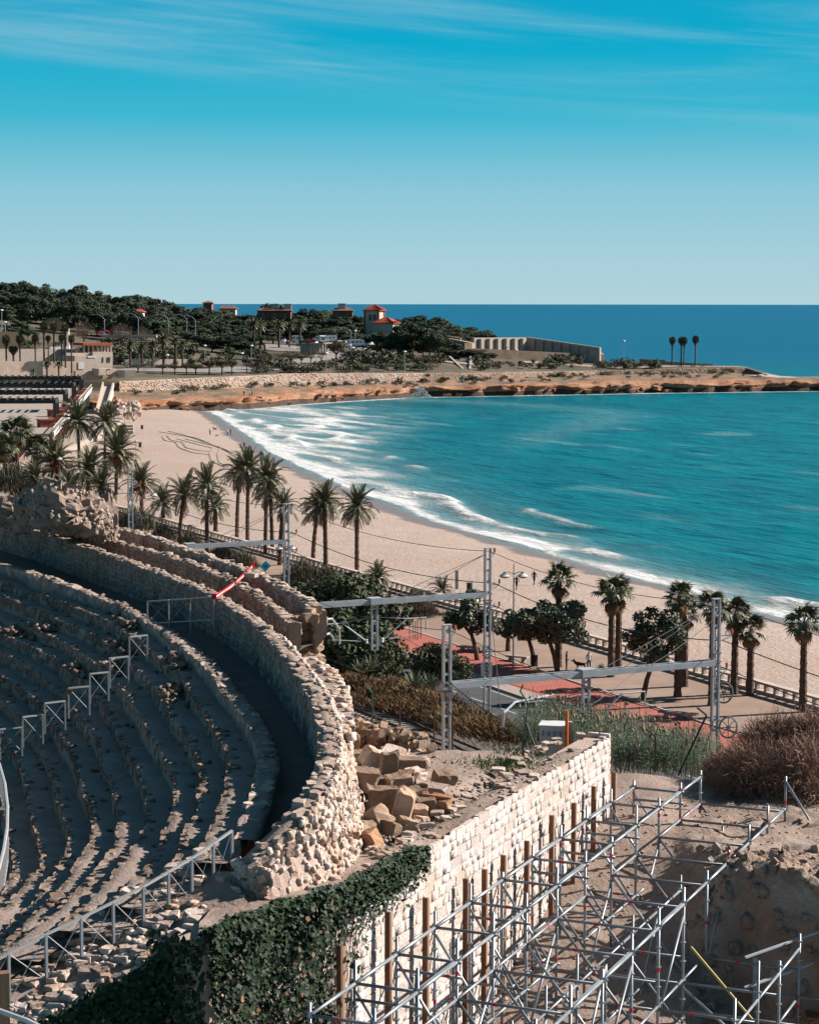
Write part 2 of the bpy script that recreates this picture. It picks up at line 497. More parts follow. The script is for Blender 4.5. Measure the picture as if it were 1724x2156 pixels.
# ------------------------------------------------------------------ sea
def make_sea():
 ya = np.concatenate([np.linspace(120, 330, 210, endpoint=False), np.geomspace(330, 950, 230, endpoint=False), np.geomspace(950, 40000, 70)])
 aa = np.linspace(-.30, .36, 330)
 Y, A = np.meshgrid(ya, aa, indexing='ij')
 X = A * Y
 db = poly_dist(X, Y, SHl); dc = poly_dist(X, Y, CLl)
 d = np.minimum(db, dc)
 s = X * NX + Y * NY; t = X * TX + Y * TY
 fade = np.clip(1 - (Y - 500) / 600, 0, 1)
 deep = sstep(3, 40, d)
 z = (fnoise(s / 7.0, t / 26.0, 3) * .55 + fnoise(s / 2.4 + 9, t / 6.0, 3) * .22) * deep * fade
 # breakers rolling in along the beach
 wob = 5 * fnoise(t / 16.0, s * 0 + 3.3, 3) * 2
 br1 = np.exp(-((db - 9.5 - wob) / 1.6) ** 2) * sstep(-.12, .22, fnoise(t / 20. + 40, s * 0, 2))
 br2 = np.exp(-((db - 21 - 1.5 * wob) / 2.0) ** 2) * sstep(.0, .25, fnoise(t / 17. + 80, s * 0 + 4, 2))
 z += (br1 * .75 + br2 * .55) * fade
 z = z - .02
 # foam
 wid = np.interp(Y, [150, 240, 330, 450, 560, 640, 720], [5.5, 6.5, 10, 20, 42, 60, 50])
 core = np.exp(-np.clip(db - .45 * wid, 0, None) ** 2 / (wid * .62) ** 2) * sstep(0.0, 2.5, db)
 f = np.interp(Y, [300, 480], [.48, .62]) * core * (.5 + 1.2 * sstep(-.25, .3, fnoise(s / 5. + 11, t / 22., 3))) + .62 * np.exp(-((db - 2.4 - .6 * wob) / 2.0) ** 2) + .75 * br1 + .6 * br2
 f = np.maximum(f, .80 * np.exp(-(dc / 5.0) ** 2))
 far_band = .55 * np.exp(-((db - 2.0 * wid - 2 * wob) / (0.32 * wid)) ** 2) * sstep(400, 560, Y)
 f = np.maximum(f, .52 * far_band)
 # scattered white caps
 caps = sstep(.20, .36, fnoise(s / 9. + 60, t / 30. + 3, 2)) * .36 * sstep(10, 30, d) * np.clip(1 - (Y - 600) / 150, 0, 1)
 f = np.maximum(f, caps)
 f = np.clip(f, 0, 1)
 V = np.stack([X, Y, z], -1).reshape(-1, 3)
 m = np_mesh('sea', V, grid_faces(len(ya), len(aa))[:, ::-1], smooth=True)
 at1 = m.attributes.new('foam', 'FLOAT', 'POINT'); at1.data.foreach_set('value', f.ravel().astype(np.float32))
 at2 = m.attributes.new('shallow', 'FLOAT', 'POINT'); at2.data.foreach_set('value', np.exp(-db / np.interp(Y, [150, 300, 600], [9, 14, 40])).ravel().astype(np.float32))
 mt = bpy.data.materials.new('sea_water'); mt.use_nodes = True
 T = mt.node_tree; B = T.nodes['Principled BSDF']
 g = T.nodes.new('ShaderNodeNewGeometry')
 mp = T.nodes.new('ShaderNodeMapping'); mp.vector_type = 'TEXTURE'
 mp.inputs['Rotation'].default_value = (0, 0, math.atan2(NY, NX)); mp.inputs['Scale'].default_value = (1, 3.8, 1)
 T.links.new(g.outputs['Position'], mp.inputs[0])
 def nz(sc, de, ro=.6, vec=mp.outputs[0]):
  n = T.nodes.new('ShaderNodeTexNoise'); n.inputs['Scale'].default_value = sc; n.inputs['Detail'].default_value = de; n.inputs['Roughness'].default_value = ro
  T.links.new(vec, n.inputs['Vector']); return n.outputs['Fac']
 def mr(s_, a, b, c=0, d_=1, ty='SMOOTHSTEP'):
  r = T.nodes.new('ShaderNodeMapRange'); r.interpolation_type = ty
  for i, q in enumerate((a, b, c, d_)): r.inputs[i + 1].default_value = q
  T.links.new(s_, r.inputs[0]); return r.outputs[0]
 def mth(op, a, b):
  n = T.nodes.new('ShaderNodeMath'); n.operation = op
  for i, q in enumerate((a, b)):
   if isinstance(q, (int, float)): n.inputs[i].default_value = q
   else: T.links.new(q, n.inputs[i])
  return n.outputs[0]
 def mix(fac, a, b):
  n = T.nodes.new('ShaderNodeMixRGB')
  T.links.new(fac, n.inputs[0])
  for i, q in ((1, a), (2, b)):
   if isinstance(q, tuple): n.inputs[i].default_value = (*q, 1)
   else: T.links.new(q, n.inputs[i])
  return n.outputs[0]
 sep = T.nodes.new('ShaderNodeSeparateXYZ'); T.links.new(g.outputs['Position'], sep.inputs[0])
 c = mix(mr(nz(.035, 4), .35, .65), (.0, .122, .146), (.0, .158, .176))
 c = mix(mr(nz(.22, 6), .35, .7), c, (.0, .070, .096))
 c = mix(mr(nz(.9, 5), .48, .72, 0, .55), c, (.0, .046, .075))
 c = mix(mr(sep.outputs['Y'], 700, 1500), c, (.0, .076, .142))
 c = mix(mr(sep.outputs['Y'], 1500, 9000), c, (.0, .066, .134))
 a2 = T.nodes.new('ShaderNodeAttribute'); a2.attribute_name = 'shallow'
 c = mix(mr(a2.outputs['Fac'], .15, 1.0, 0, .85), c, (.15, .20, .195))
 a1 = T.nodes.new('ShaderNodeAttribute'); a1.attribute_name = 'foam'
 c = mix(mr(a1.outputs['Fac'], .05, .6, 0, .5), c, (.20, .33, .345))
 n1 = nz(.75, 9, .74); n2 = nz(2.6, 5, .65)
 nn = mth('ADD', mth('MULTIPLY', n1, .72), mth('MULTIPLY', n2, .28))
 fo = mr(mth('ADD', nn, mth('MULTIPLY', a1.outputs['Fac'], .50)), .68, .95)
 T.links.new(mix(fo, c, (.52, .52, .51)), B.inputs['Base Color'])
 T.links.new(mr(fo, 0, 1, .28, .9), B.inputs['Roughness'])
 B.inputs['Specular IOR Level'].default_value = .04
 bp = T.nodes.new('ShaderNodeBump'); bp.inputs['Strength'].default_value = 1.0; bp.inputs['Distance'].default_value = 1.3
 h = mth('ADD', mth('MULTIPLY', nz(.5, 7, .65), .8), mth('MULTIPLY', fo, .35))
 T.links.new(h, bp.inputs['Height']); T.links.new(bp.outputs[0], B.inputs['Normal'])
 o = struct('sea', m, mt)
 return o
make_sea()

# ------------------------------------------------------------------ beach
def y_shore(u):
 us = [p[0] for p in shore_px][::-1]; ys = [p.y for p in SH][::-1]
 return np.interp(u, us, ys)
def beach_z(X, Y):
 X = np.asarray(X, float); Y = np.asarray(Y, float)
 d = poly_dist(X, Y, SHl)
 land = (Y < y_shore(862 + F_PX * X / Y)) | (862 + F_PX * X / Y < 428)
 zz = 2.0 * (1 - np.exp(-d / 17.0)) + .10 * fnoise(X / 5, Y / 5, 3) * np.clip(d / 8, 0, 1)
 return np.where(land, zz, -.13 * d), np.where(land, d, -d)
def make_beach():
 ya = np.concatenate([np.linspace(150, 300, 150, endpoint=False), np.geomspace(300, 690, 190)])
 aa = np.linspace(-.27, .34, 330)
 Y, A = np.meshgrid(ya, aa, indexing='ij'); X = A * Y
 Z, d = beach_z(X, Y)
 m = np_mesh('beach', np.stack([X, Y, Z], -1).reshape(-1, 3), grid_faces(len(ya), len(aa))[:, ::-1], smooth=True)
 at1 = m.attributes.new('dist', 'FLOAT', 'POINT'); at1.data.foreach_set('value', d.ravel().astype(np.float32))
 mt = MATS['sand'].copy(); mt.name = 'beach_sand'
 T = mt.node_tree; B = T.nodes['Principled BSDF']
 src = B.inputs['Base Color'].links[0].from_socket
 a = T.nodes.new('ShaderNodeAttribute'); a.attribute_name = 'dist'
 g = T.nodes.new('ShaderNodeNewGeometry'); n = T.nodes.new('ShaderNodeTexNoise'); n.inputs['Scale'].default_value = .12; n.inputs['Detail'].default_value = 3
 T.links.new(g.outputs['Position'], n.inputs['Vector'])
 ad = T.nodes.new('ShaderNodeMath'); ad.operation = 'MULTIPLY_ADD'; T.links.new(n.outputs['Fac'], ad.inputs[0]); ad.inputs[1].default_value = -7.0; T.links.new(a.outputs['Fac'], ad.inputs[2])
 r = T.nodes.new('ShaderNodeMapRange'); r.interpolation_type = 'SMOOTHSTEP'
 r.inputs[1].default_value = -.6; r.inputs[2].default_value = 1.2; T.links.new(ad.outputs[0], r.inputs[0])
 mx = T.nodes.new('ShaderNodeMixRGB'); mx.inputs[1].default_value = (.15, .125, .115, 1); T.links.new(src, mx.inputs[2]); T.links.new(r.outputs[0], mx.inputs[0])
 T.links.new(mx.outputs[0], B.inputs['Base Color'])
 r2 = T.nodes.new('ShaderNodeMapRange'); r2.inputs[3].default_value = .45; r2.inputs[4].default_value = .95; T.links.new(r.outputs[0], r2.inputs[0]); T.links.new(r2.outputs[0], B.inputs['Roughness'])
 struct('beach', m, mt)
make_beach()
def bz(x, y):
 return float(beach_z(np.array([x]), np.array([y]))[0][0])

# ------------------------------------------------------------------ headland
FOOT = ([-400, 120, 190, 250, 340, 430, 530, 588, 727, 885, 1006, 1169, 1376, 1724, 2200], [645, 645, 630, 622, 636, 651, 665, 682, 717, 750, 757, 769, 785, 806, 815])
WF = ([-400, 150, 250, 466, 545, 727, 830, 1006, 1279, 1568, 1610, 1680, 2200], [660, 664, 668, 698, 711, 738, 752, 780, 835, 862, 840, 822, 828])
WFZ = ([-400, 150, 250, 1568, 1620, 2200], [6, 6, 5, 5, 4.4, 4.2])
TOPZ = ([-400, 150, 250, 585, 1006, 1303, 1568, 1620, 2200], [9.5, 9.2, 8.9, 8.9, 7.9, 6.7, 6.9, 4.6, 4.3])
R4Y = ([-400, 900, 1006, 1169, 1300, 1568, 1640], [60, 60, 48, 36, 24, 10, 5])
R4Z = ([-400, 0, 200, 450, 700, 900, 1006, 1169, 1300, 1568, 1640], [14, 13, 11.5, 12, 12, 11.3, 10.5, 9.5, 7.6, 7, 4.4])
R5Y = ([-400, 900, 1006, 1169, 1300, 1568, 1640], [150, 150, 110, 66, 42, 15, 8])
R5Z = ([-400, 0, 200, 450, 700, 900, 1006, 1169, 1300, 1568, 1640], [25, 22, 18, 16, 15.2, 14, 12.5, 10, 8, 7, 4.4])
R6Y = ([-400, 900, 1006, 1100, 1169, 1300, 1568, 1640], [330, 330, 190, 120, 84, 52, 18, 10])
R6Z = ([-400, 0, 200, 450, 700, 900, 1006, 1169, 1300, 1568, 1640], [33, 30, 25, 21, 18, 15, 12.5, 9.5, 7.5, 6.5, 4])
def land_rows(u):
 ip = lambda T_: np.interp(u, T_[0], T_[1])
 f = ip(FOOT); w = ip(WF)
 return [(f, -1.5 + 0 * f), (f + 2.2, 3.0 + 0 * f), (f + (w - f) * .4, 3.6 + 0 * f), (w, ip(WFZ)), (w + 1.6, ip(TOPZ)), (w + ip(R4Y), ip(R4Z)), (w + ip(R5Y), ip(R5Z)), (w + ip(R6Y), ip(R6Z)), (w + ip(R6Y) + 26, -1.5 + 0 * f)]
def land_z(u, y):
 rr = land_rows(np.array([float(u)]))
 return float(np.interp(y, [float(r[0][0]) for r in rr], [float(r[1][0]) for r in rr]))
def make_land():
 us = np.linspace(-380, 2150, 520)
 rr = land_rows(us)
 subs = [7, 9, 9, 3, 9, 9, 9, 5]
 ys = []; zs = []; zone = []
 for i in range(len(rr) - 1):
  for k in range(subs[i]):
   q = k / subs[i]
   ys.append(rr[i][0] * (1 - q) + rr[i + 1][0] * q); zs.append(rr[i][1] * (1 - q) + rr[i + 1][1] * q); zone.append(i)
 ys.append(rr[-1][0]); zs.append(rr[-1][1])
 Y = np.array(ys); Z = np.array(zs)
 U = np.broadcast_to(us, Y.shape)
 X = (U - 862) / F_PX * Y
 zn = np.array(zone + [7])[:, None]
 jag = fnoise(X / 9, Y / 9 + Z, 4)
 amp = np.where(zn <= 0, 1.6, np.where(zn == 1, 3.0, np.where(zn == 2, 1.5 * np.clip((np.interp(U, *WF) - Y) / 8, 0, 1), np.where(zn <= 4, .0, .5))))
 Z2 = Z + jag * amp * np.where(zn == 0, np.clip((Z + 1.5) / 2, 0, 1), 1)
 # the lip overhangs and breaks back in coves
 cove = fnoise(X / 6 + 31, Y * 0 + 2, 4) * 9 + fnoise(X / 22 + 7, Y * 0 + 5, 3) * 10
 Y2 = Y + cove * np.clip(1 - np.abs(zn - 0.8) / 2.2, 0, 1) + np.where(zn == 1, -1.5, 0)
 X2 = (U - 862) / F_PX * Y2
 m = np_mesh('headland', np.stack([X2, Y2, Z2], -1).reshape(-1, 3), grid_faces(*Y.shape), smooth=False)
 for k in ('rock_dark', 'rock', 'scrub_soil', 'rock_top'): m.materials.append(MATS[k])
 fz = np.repeat(np.array(zone), Y.shape[1] - 1)
 row = np.repeat(np.arange(Y.shape[0] - 1), Y.shape[1] - 1)
 mi = np.where(fz <= 0, np.where(row <= 4, 0, 1), np.where(fz <= 1, 1, np.where(fz == 2, 3, 2)))
 m.polygons.foreach_set('material_index', mi.astype(np.int32))
 if m.polygons[len(m.polygons) // 2].normal.z < 0:
  m.flip_normals()
 struct('headland', m, None)
make_land()

# ------------------------------------------------------------------ promenade, road, rails
def strip(name, s0, s1, t0, t1, z, m, ns=2, nt=80, nzamp=0.0, z1=None):
 ss = np.linspace(s0, s1, ns); ts = np.linspace(t0, t1, nt)
 Sg, Tg = np.meshgrid(ss, ts, indexing='ij')
 zz = z if z1 is None else z + (z1 - z) * (Sg - s0) / (s1 - s0)
 Z = zz + nzamp * fnoise(Sg / 2, Tg / 2, 3)
 V = np.stack([Sg * NX + Tg * TX, Sg * NY + Tg * TY, Z], -1).reshape(-1, 3)
 me = np_mesh(name, V, grid_faces(ns, nt)[:, ::-1])
 return struct(name, me, MATS[m])
strip('promenade', 70.0, 97.6, -330, -40, 2.50, 'earth', 30, 200, .05)
strip('promenade_far', 74.0, 100.0, -640, -329, 2.50, 'paving', 4, 40, 0)
def slab(name, s0, s1, t0, t1, z0, z1, m):
 mb = MB().prism([st(s0, t0), st(s0, t1), st(s1, t1), st(s1, t0)], z0, z1)
 return struct(name, mb.mesh(name), MATS[m])
slab('road', 72.2, 78.9, -300, -45, 2.2, 2.545, 'asphalt')
slab('kerb', 78.9, 79.15, -300, -45, 2.2, 2.66, 'kerb')
slab('pavement', 79.15, 80.6, -300, -45, 2.2, 2.65, 'paving')
# red brick paving: a bed with rows of bricks laid proud of it
red = slab('red_paving', 80.6, 86.0, -181, -88, 2.2, 2.60, 'red_paving')
slab('cross_pavement', 80.6, 86.4, -186, -181.02, 2.2, 2.63, 'paving')
mbk = MB()
for i in range(27):
 for j in range(155):
  s = 80.7 + i * .2; t = -180.7 + j * .6 + (.3 if i % 2 else 0)
  mbk.box(st(s + .09, t + .28, 2.606), (.175, .56, .016), rz=math.atan2(NY, NX))
bk = link('paver', mbk.mesh('paver'), MATS['red_paving'], red); bk['kind'] = 'stuff'
slab('edging', 86.0, 86.25, -181, -88, 2.2, 2.66, 'kerb')
for k, (s, a, b) in enumerate(((75.55, -230, -60),)):
 for j in range(int((b - a) / 5)):
  slab('lane_marking' if j == 0 and k == 0 else 'lane_marking', s - .06, s + .06, a + j * 5, a + j * 5 + 2.6, 2.50, 2.549, 'white_line')
slab('edge_marking', 78.3, 78.42, -300, -45, 2.5, 2.549, 'white_line')
for j in range(6):
 slab('crossing_bar', 72.8 + j * 1.0, 73.35 + j * 1.0, -186, -182.5, 2.5, 2.55, 'white_line')
# railway bed with rails and sleepers
strip('ballast_bed', 52.5, 70.6, -330, -40, 3.55, 'ballast', 60, 500, .16)
strip('ballast_shoulder', 70.5, 72.3, -330, -40, 3.5, 'earth', 4, 120, .1, z1=2.45)
for tr, sc_ in enumerate((58.4, 63.6)):
 for dd in (-.75, .75):
  mb = MB()
  a = st(sc_ + dd, -300, 3.78); b = st(sc_ + dd, -50, 3.78)
  mb.bar(a, b, .07, .16)
  single('rail', mb, MATS['rust'], ('seaward' if dd > 0 else 'landward') + ' rusty steel rail of the ' + ('landward' if tr == 0 else 'seaward') + ' railway track', 'rail', 'rails of the two tracks')
 for j in range(64):
  t = -170 + j * .62
  mb = MB().box(st(sc_, t, 3.66), (2.6, .24, .14), rz=math.atan2(NY, NX))
  if j == 0:
   sm = MB().box((0, 0, 0), (2.6, .24, .14), rz=math.atan2(NY, NX)).mesh('sleeper')
  o = link('sleeper', sm, MATS['concrete'], M=Matrix.Translation(st(sc_, t, 3.66)))
  setp(o, 'concrete sleeper under the ' + ('landward' if tr == 0 else 'seaward') + ' railway track', 'sleeper', 'sleepers of the railway')
# bank between the amphitheatre and the railway
def make_bank():
 ts = np.linspace(-330, -30, 150); q = np.linspace(0, 1, 30)
 Tg, Q = np.meshgrid(ts, q, indexing='ij')
 se = np.interp(Tg, [-330, -120, -90, -70, -60, -56, -50, -30], [27, 27, 27, 27.5, 36.0, 38.5, 45, 50])
 s0 = se - 4.0
 Sg = np.where(Q < .3, s0 + (se - s0) * (Q / .3), se + (53.5 - se) * ((Q - .3) / .7))
 Z = np.where(Q < .3, 16.4, 16.4 + (3.45 - 16.4) * np.clip((Q - .3) / .62, 0, 1)) + .5 * fnoise(Sg / 2.5, Tg / 2.5, 3)
 V = np.stack([Sg * NX + Tg * TX, Sg * NY + Tg * TY, Z], -1).reshape(-1, 3)
 struct('embankment', np_mesh('embankment', V, grid_faces(150, 30)), MATS['earth'])
make_bank()

# ------------------------------------------------------------------ the dig beside the white wall
def dig_z(x, y):
 x = np.asarray(x, float); y = np.asarray(y, float)
 edge = 56.3 + 2.2 * fnoise(x / 3.0 + 3, y * 0 + 1, 3) * 2
 pit = 17.4 - 4.1 * (1 - sstep(edge - .8, edge + .5, y))
 ramp = np.interp(y, [40, 49.5, 62.3, 64, 80], [13.0, 13.2, 17.5, 17.7, 17.6])
 w = sstep(7.2, 9.2, x + 1.2 * fnoise(y / 2., x * 0 + 9, 2))
 z = ramp * (1 - w) + pit * w
 rocky = w * np.exp(-((y - edge - 1.2) / 2.2) ** 2)
 return z + .16 * fnoise(x * 1.1, y * 1.1, 4) + rocky * (1.5 * fnoise(x * .8, y * .8, 5) + .25) + w * .35 * fnoise(x * 2.2, y * 2.2, 4)
def make_dig():
 xs = np.linspace(-6, 34, 230); ys = np.linspace(36, 71.5, 230)
 X, Y = np.meshgrid(xs, ys, indexing='ij')
 Z = dig_z(X, Y)
 Z = Z - 6.0 * sstep(68.8, 71.5, Y - .12 * (X - 8))
 m = np_mesh('excavation_ground', np.stack([X, Y, Z], -1).reshape(-1, 3), grid_faces(230, 230))
 m.materials.append(MATS['dust']); m.materials.append(MATS['pit_rock'])
 xc = (X[:-1, :-1] + X[1:, 1:]) / 2; yc = (Y[:-1, :-1] + Y[1:, 1:]) / 2
 mi = ((xc > 7.6) & (yc < 60.0 + 2 * fnoise(xc, yc, 2)) & (yc > 50)).astype(np.int32)
 m.polygons.foreach_set('material_index', mi.ravel())
 return struct('excavation_ground', m, None)
DIG = make_dig()
# ================================================================== stones
def stone_geom(seed, chamfer=.22, jit=.10):
 r = random.Random(seed)
 vs = []; fs = []
 idx = {}
 for sx in (-1, 1):
  for sy in (-1, 1):
   for sz in (-1, 1):
    for ax in range(3):
     p = [sx * .5, sy * .5, sz * .5]
     p[ax] *= 1 - 2 * chamfer * r.uniform(.5, 1.3)
     p = [c + r.uniform(-jit, jit) * .6 for c in p]
     idx[(sx, sy, sz, ax)] = len(vs); vs.append(p)
 for k in [(a, b, c) for a in (-1, 1) for b in (-1, 1) for c in (-1, 1)]:
  f = [idx[(*k, 0)], idx[(*k, 1)], idx[(*k, 2)]]
  fs.append(tuple(f) if k[0] * k[1] * k[2] > 0 else tuple(f[::-1]))
 for ax in range(3):
  o = [i for i in range(3) if i != ax]
  for sg in (-1, 1):
   ring = []
   for (a, b) in ((1, 1), (-1, 1), (-1, -1), (1, -1)):
    k = [0, 0, 0]; k[ax] = sg; k[o[0]] = a; k[o[1]] = b
    two = (idx[(*k, o[1])], idx[(*k, o[0])])
    ring += list(two if (a * b > 0) else two[::-1])
   # orientation by area vector
   P_ = [Vector(vs[i]) for i in ring]
   nrm = sum(((P_[i]).cross(P_[(i + 1) % 8]) for i in range(8)), Vector())
   fs.append(tuple(ring) if nrm[ax] * sg > 0 else tuple(ring[::-1]))
 return vs, fs
STONES = [stone_geom(i) for i in range(10)]
def tri_fan(fs):
 out = []
 for f in fs:
  for i in range(1, len(f) - 1):
   out.append((f[0], f[i], f[i + 1]))
 return np.array(out, dtype=np.int32)
STONE_V = [np.array(v, dtype=np.float32) for v, f in STONES]
STONE_F = [tri_fan(f) for v, f in STONES]
_SM = {}
def stone_mesh(i, mname):
 if (i, mname) not in _SM:
  m = bpy.data.meshes.new('stone')
  m.from_pydata([tuple(p) for p in STONES[i][0]], [], STONES[i][1])
  m.materials.append(MATS[mname])
  _SM[(i, mname)] = m
 return _SM[(i, mname)]
def bake_stones(name, items, mname, parent, kind='stuff'):
 """items: list of 4x4 matrices -> one joined mesh"""
 if not items:
  return None
 Vs = []; Fs = []; b = 0
 for k, M_ in enumerate(items):
  i = k % len(STONES)
  A = np.array(M_, dtype=np.float32)
  v = STONE_V[i] @ A[:3, :3].T + A[:3, 3]
  Vs.append(v); Fs.append(STONE_F[i] + b); b += len(v)
 m = np_mesh(name, np.concatenate(Vs), np.concatenate(Fs))
 o = link(name, m, MATS[mname], parent)
 if kind: o['kind'] = kind
 return o
def visible_size(M_):
 p = M_.translation
 zc = p.y * math.cos(PITCH) + (CAM_H - p.z) * math.sin(PITCH)
 u = F_PX * p.x / zc; v = -F_PX * (p.y * math.sin(PITCH) + (p.z - CAM_H) * math.cos(PITCH)) / zc
 ins = abs(u) < 880 and abs(v) < 1095
 return (max(M_.col[0].xyz.length, M_.col[1].xyz.length) * F_PX / zc) if ins else 0
def put_stones(items, mname, parent, limit, name='stone', rest='rubble_stones'):
 items = [m_ for m_ in items if visible_size(m_) > 0]
 items.sort(key=lambda q: -visible_size(q))
 # the largest half of the choice, then a spread of the others
 for k, M_ in enumerate(items[:limit]):
  link(name, stone_mesh(k % len(STONES), mname), None, parent, M_)
 bake_stones(rest, items[limit:], mname, parent)

# ================================================================== curves of the amphitheatre
def smooth_curve(pts, step=.25, it=6):
 P = np.array(pts, float)
 L = np.concatenate([[0], np.cumsum(np.hypot(*np.diff(P[:, :2], axis=0).T))])
 n = max(8, int(L[-1] / step))
 q = np.linspace(0, L[-1], n)
 C = np.stack([np.interp(q, L, P[:, k]) for k in range(P.shape[1])], 1)
 w = max(3, int(2.2 / step))
 ker = np.hanning(2 * w + 1); ker /= ker.sum()
 for _ in range(2):
  pad = np.concatenate([2 * C[0] - C[w:0:-1], C, 2 * C[-1] - C[-2:-w - 2:-1]])
  C = np.stack([np.convolve(pad[:, k], ker, 'valid') for k in range(C.shape[1])], 1)
 return C
def normals(C):
 d = np.gradient(C[:, :2], axis=0)
 d /= np.linalg.norm(d, axis=1)[:, None]
 return d, np.stack([-d[:, 1], d[:, 0]], 1)      # tangent (near -> far), inward normal
Dpx = [(470, 1800), (490, 1775), (515, 1730), (532, 1685), (545, 1625), (545, 1582), (532, 1537), (496, 1482), (461, 1440), (422, 1390), (353, 1335), (308, 1304), (269, 1284), (211, 1260), (162, 1242), (104, 1222), (49, 1202), (0, 1186), (-80, 1160)]
ZD, TAU, RISE = 20.85, .745, .44
D0 = smooth_curve([tuple(at(u, v, ZD)) for u, v in Dpx])
Cpx = [(506, 1811, 20.7), (559, 1764, 21.1), (601, 1725, 21.5), (647, 1657, 21.8), (669, 1612, 21.9), (673, 1581, 21.9), (672, 1523, 21.9), (651, 1459, 21.9), (610, 1400, 21.9), (564, 1342, 21.9), (520, 1304, 21.9), (454, 1260, 21.9), (389, 1229, 21.9), (269, 1184, 21.9), (156, 1146, 21.9), (107, 1128, 21.9), (0, 1098, 21.9), (-80, 1078, 21.9)]
C0 = smooth_curve([tuple(at(u, v, z)) for u, v, z in Cpx])
Bpx = [(610, 1312), (602, 1306), (570, 1278), (520, 1246), (486, 1225), (405, 1188), (300, 1158), (246, 1142), (157, 1119)]
B0 = smooth_curve([tuple(at(u, v, 21.9)) for u, v in Bpx])
Apx = [(663, 1287), (657, 1282), (634, 1260), (578, 1231), (559, 1219), (519, 1203), (435, 1172), (380, 1156), (363, 1147), (276, 1120), (186, 1098)]
A0 = smooth_curve([tuple(at(u, v, 22.1)) for u, v in Apx])

def curved_wall(name, label, C, thick, zdown, core_m, stone_m, limit, outer=None, size=(.34, .23), rag=.10, top=True, cat='wall', group=None, inner=True):
 """C: crest line (inner top edge, near -> far); zdown: height of the inner face; outer: height of the outer face or None"""
 T_, N_ = normals(C)
 n = len(C)
 zr = C[:, 2] + rag * 2 * fnoise(np.arange(n) / 4.0 + C[0, 0], np.zeros(n) + C[0, 1], 3)
 ob = outer if outer is not None else zdown
 rows = [(0.0, -zdown - .4), (0.0, -.05), (-.5 * thick, .02), (-thick, -.05), (-thick, -ob - .4)]
 V = []
 for (o, dz) in rows:
  V.append(np.stack([C[:, 0] + N_[:, 0] * o, C[:, 1] + N_[:, 1] * o, zr + dz + .05 * fnoise(C[:, 0] * 3 + o * 5, C[:, 1] * 3, 2)], 1))
 V = np.concatenate(V)
 Fq = grid_faces(len(rows), n)
 m = np_mesh(name, V, Fq[:, ::-1])
 extra = []
 o = link(name, m, MATS[core_m])
 setp(o, label, cat, group)
 # end caps
 cap = MB()
 for k in (0, n - 1):
  cap.add([V[r * n + k] for r in range(len(rows))], [tuple(range(len(rows)))])
 part('end_face', cap, MATS[core_m], o)
 items = []
 arc = np.concatenate([[0], np.cumsum(np.hypot(*np.diff(C[:, :2], axis=0).T))])
 def frame(a, off):
  x = np.interp(a, arc, C[:, 0]); y = np.interp(a, arc, C[:, 1]); z = np.interp(a, arc, zr)
  tx = np.interp(a, arc, T_[:, 0]); ty = np.interp(a, arc, T_[:, 1])
  nx, ny = -ty, tx
  return x + nx * off, y + ny * off, z, math.atan2(ty, tx)
 def face(off, height, sg):
  zz = .02
  while zz < height:
   h = size[1] * rng.uniform(.7, 1.25)
   a = rng.uniform(0, .3)
   while a < arc[-1]:
    w = size[0] * rng.uniform(.6, 1.5)
    if rng.random() > .10:
     x, y, z, rz = frame(a + w / 2, off - sg * .058)
     q = Quaternion((0, 0, 1), rz) @ Quaternion((1, 0, 0), rng.uniform(-.06, .06)) @ Quaternion((0, 1, 0), rng.uniform(-.16, .16))
     items.append(TRS((x, y, z - zz - h / 2 + rng.uniform(-.04, .04)), q=q, s=(w * .92, .17 * rng.uniform(.75, 1.25), h * .92)))
    a += w
   zz += h
 if inner: face(0.01, zdown, 1)
 if outer is not None: face(-thick - .01, outer, -1)
 if top:
  o_ = .10
  while o_ < thick:
   a = rng.uniform(0, .3)
   while a < arc[-1]:
    w = size[0] * rng.uniform(.6, 1.6)
    edge = o_ < .2 or o_ > thick - .25
    if rng.random() < (.38 if edge else .07):
     x, y, z, rz = frame(a + w / 2, -o_)
     q = Quaternion((0, 0, 1), rz + rng.uniform(-.3, .3)) @ Quaternion((1, 0, 0), rng.uniform(-.12, .12)) @ Quaternion((0, 1, 0), rng.uniform(-.1, .1))
     items.append(TRS((x, y, z + rng.uniform(-.06, .0)), q=q, s=(w * .95, .24 * rng.uniform(.6, 1.3), .12 * rng.uniform(.8, 1.5))))
    a += w
   o_ += .23
 put_stones(items, stone_m, o, limit)
 return o

curved_wall('retaining_wall', 'massive curved rubble wall along the outer side of the shaded walkway', C0, .50, 1.45, 'mortar', 'stone', 300, outer=1.7, rag=.06)
curved_wall('corridor_wall', 'low middle rubble wall between two narrow dark corridors, ending at stone pier', B0, .42, .95, 'mortar', 'stone', 130, outer=.5, size=(.36, .24))
curved_wall('outer_wall', 'outermost curved rubble wall facing the railway behind two dark corridors', A0, .45, 1.05, 'mortar', 'stone', 150, outer=.5, size=(.36, .24))

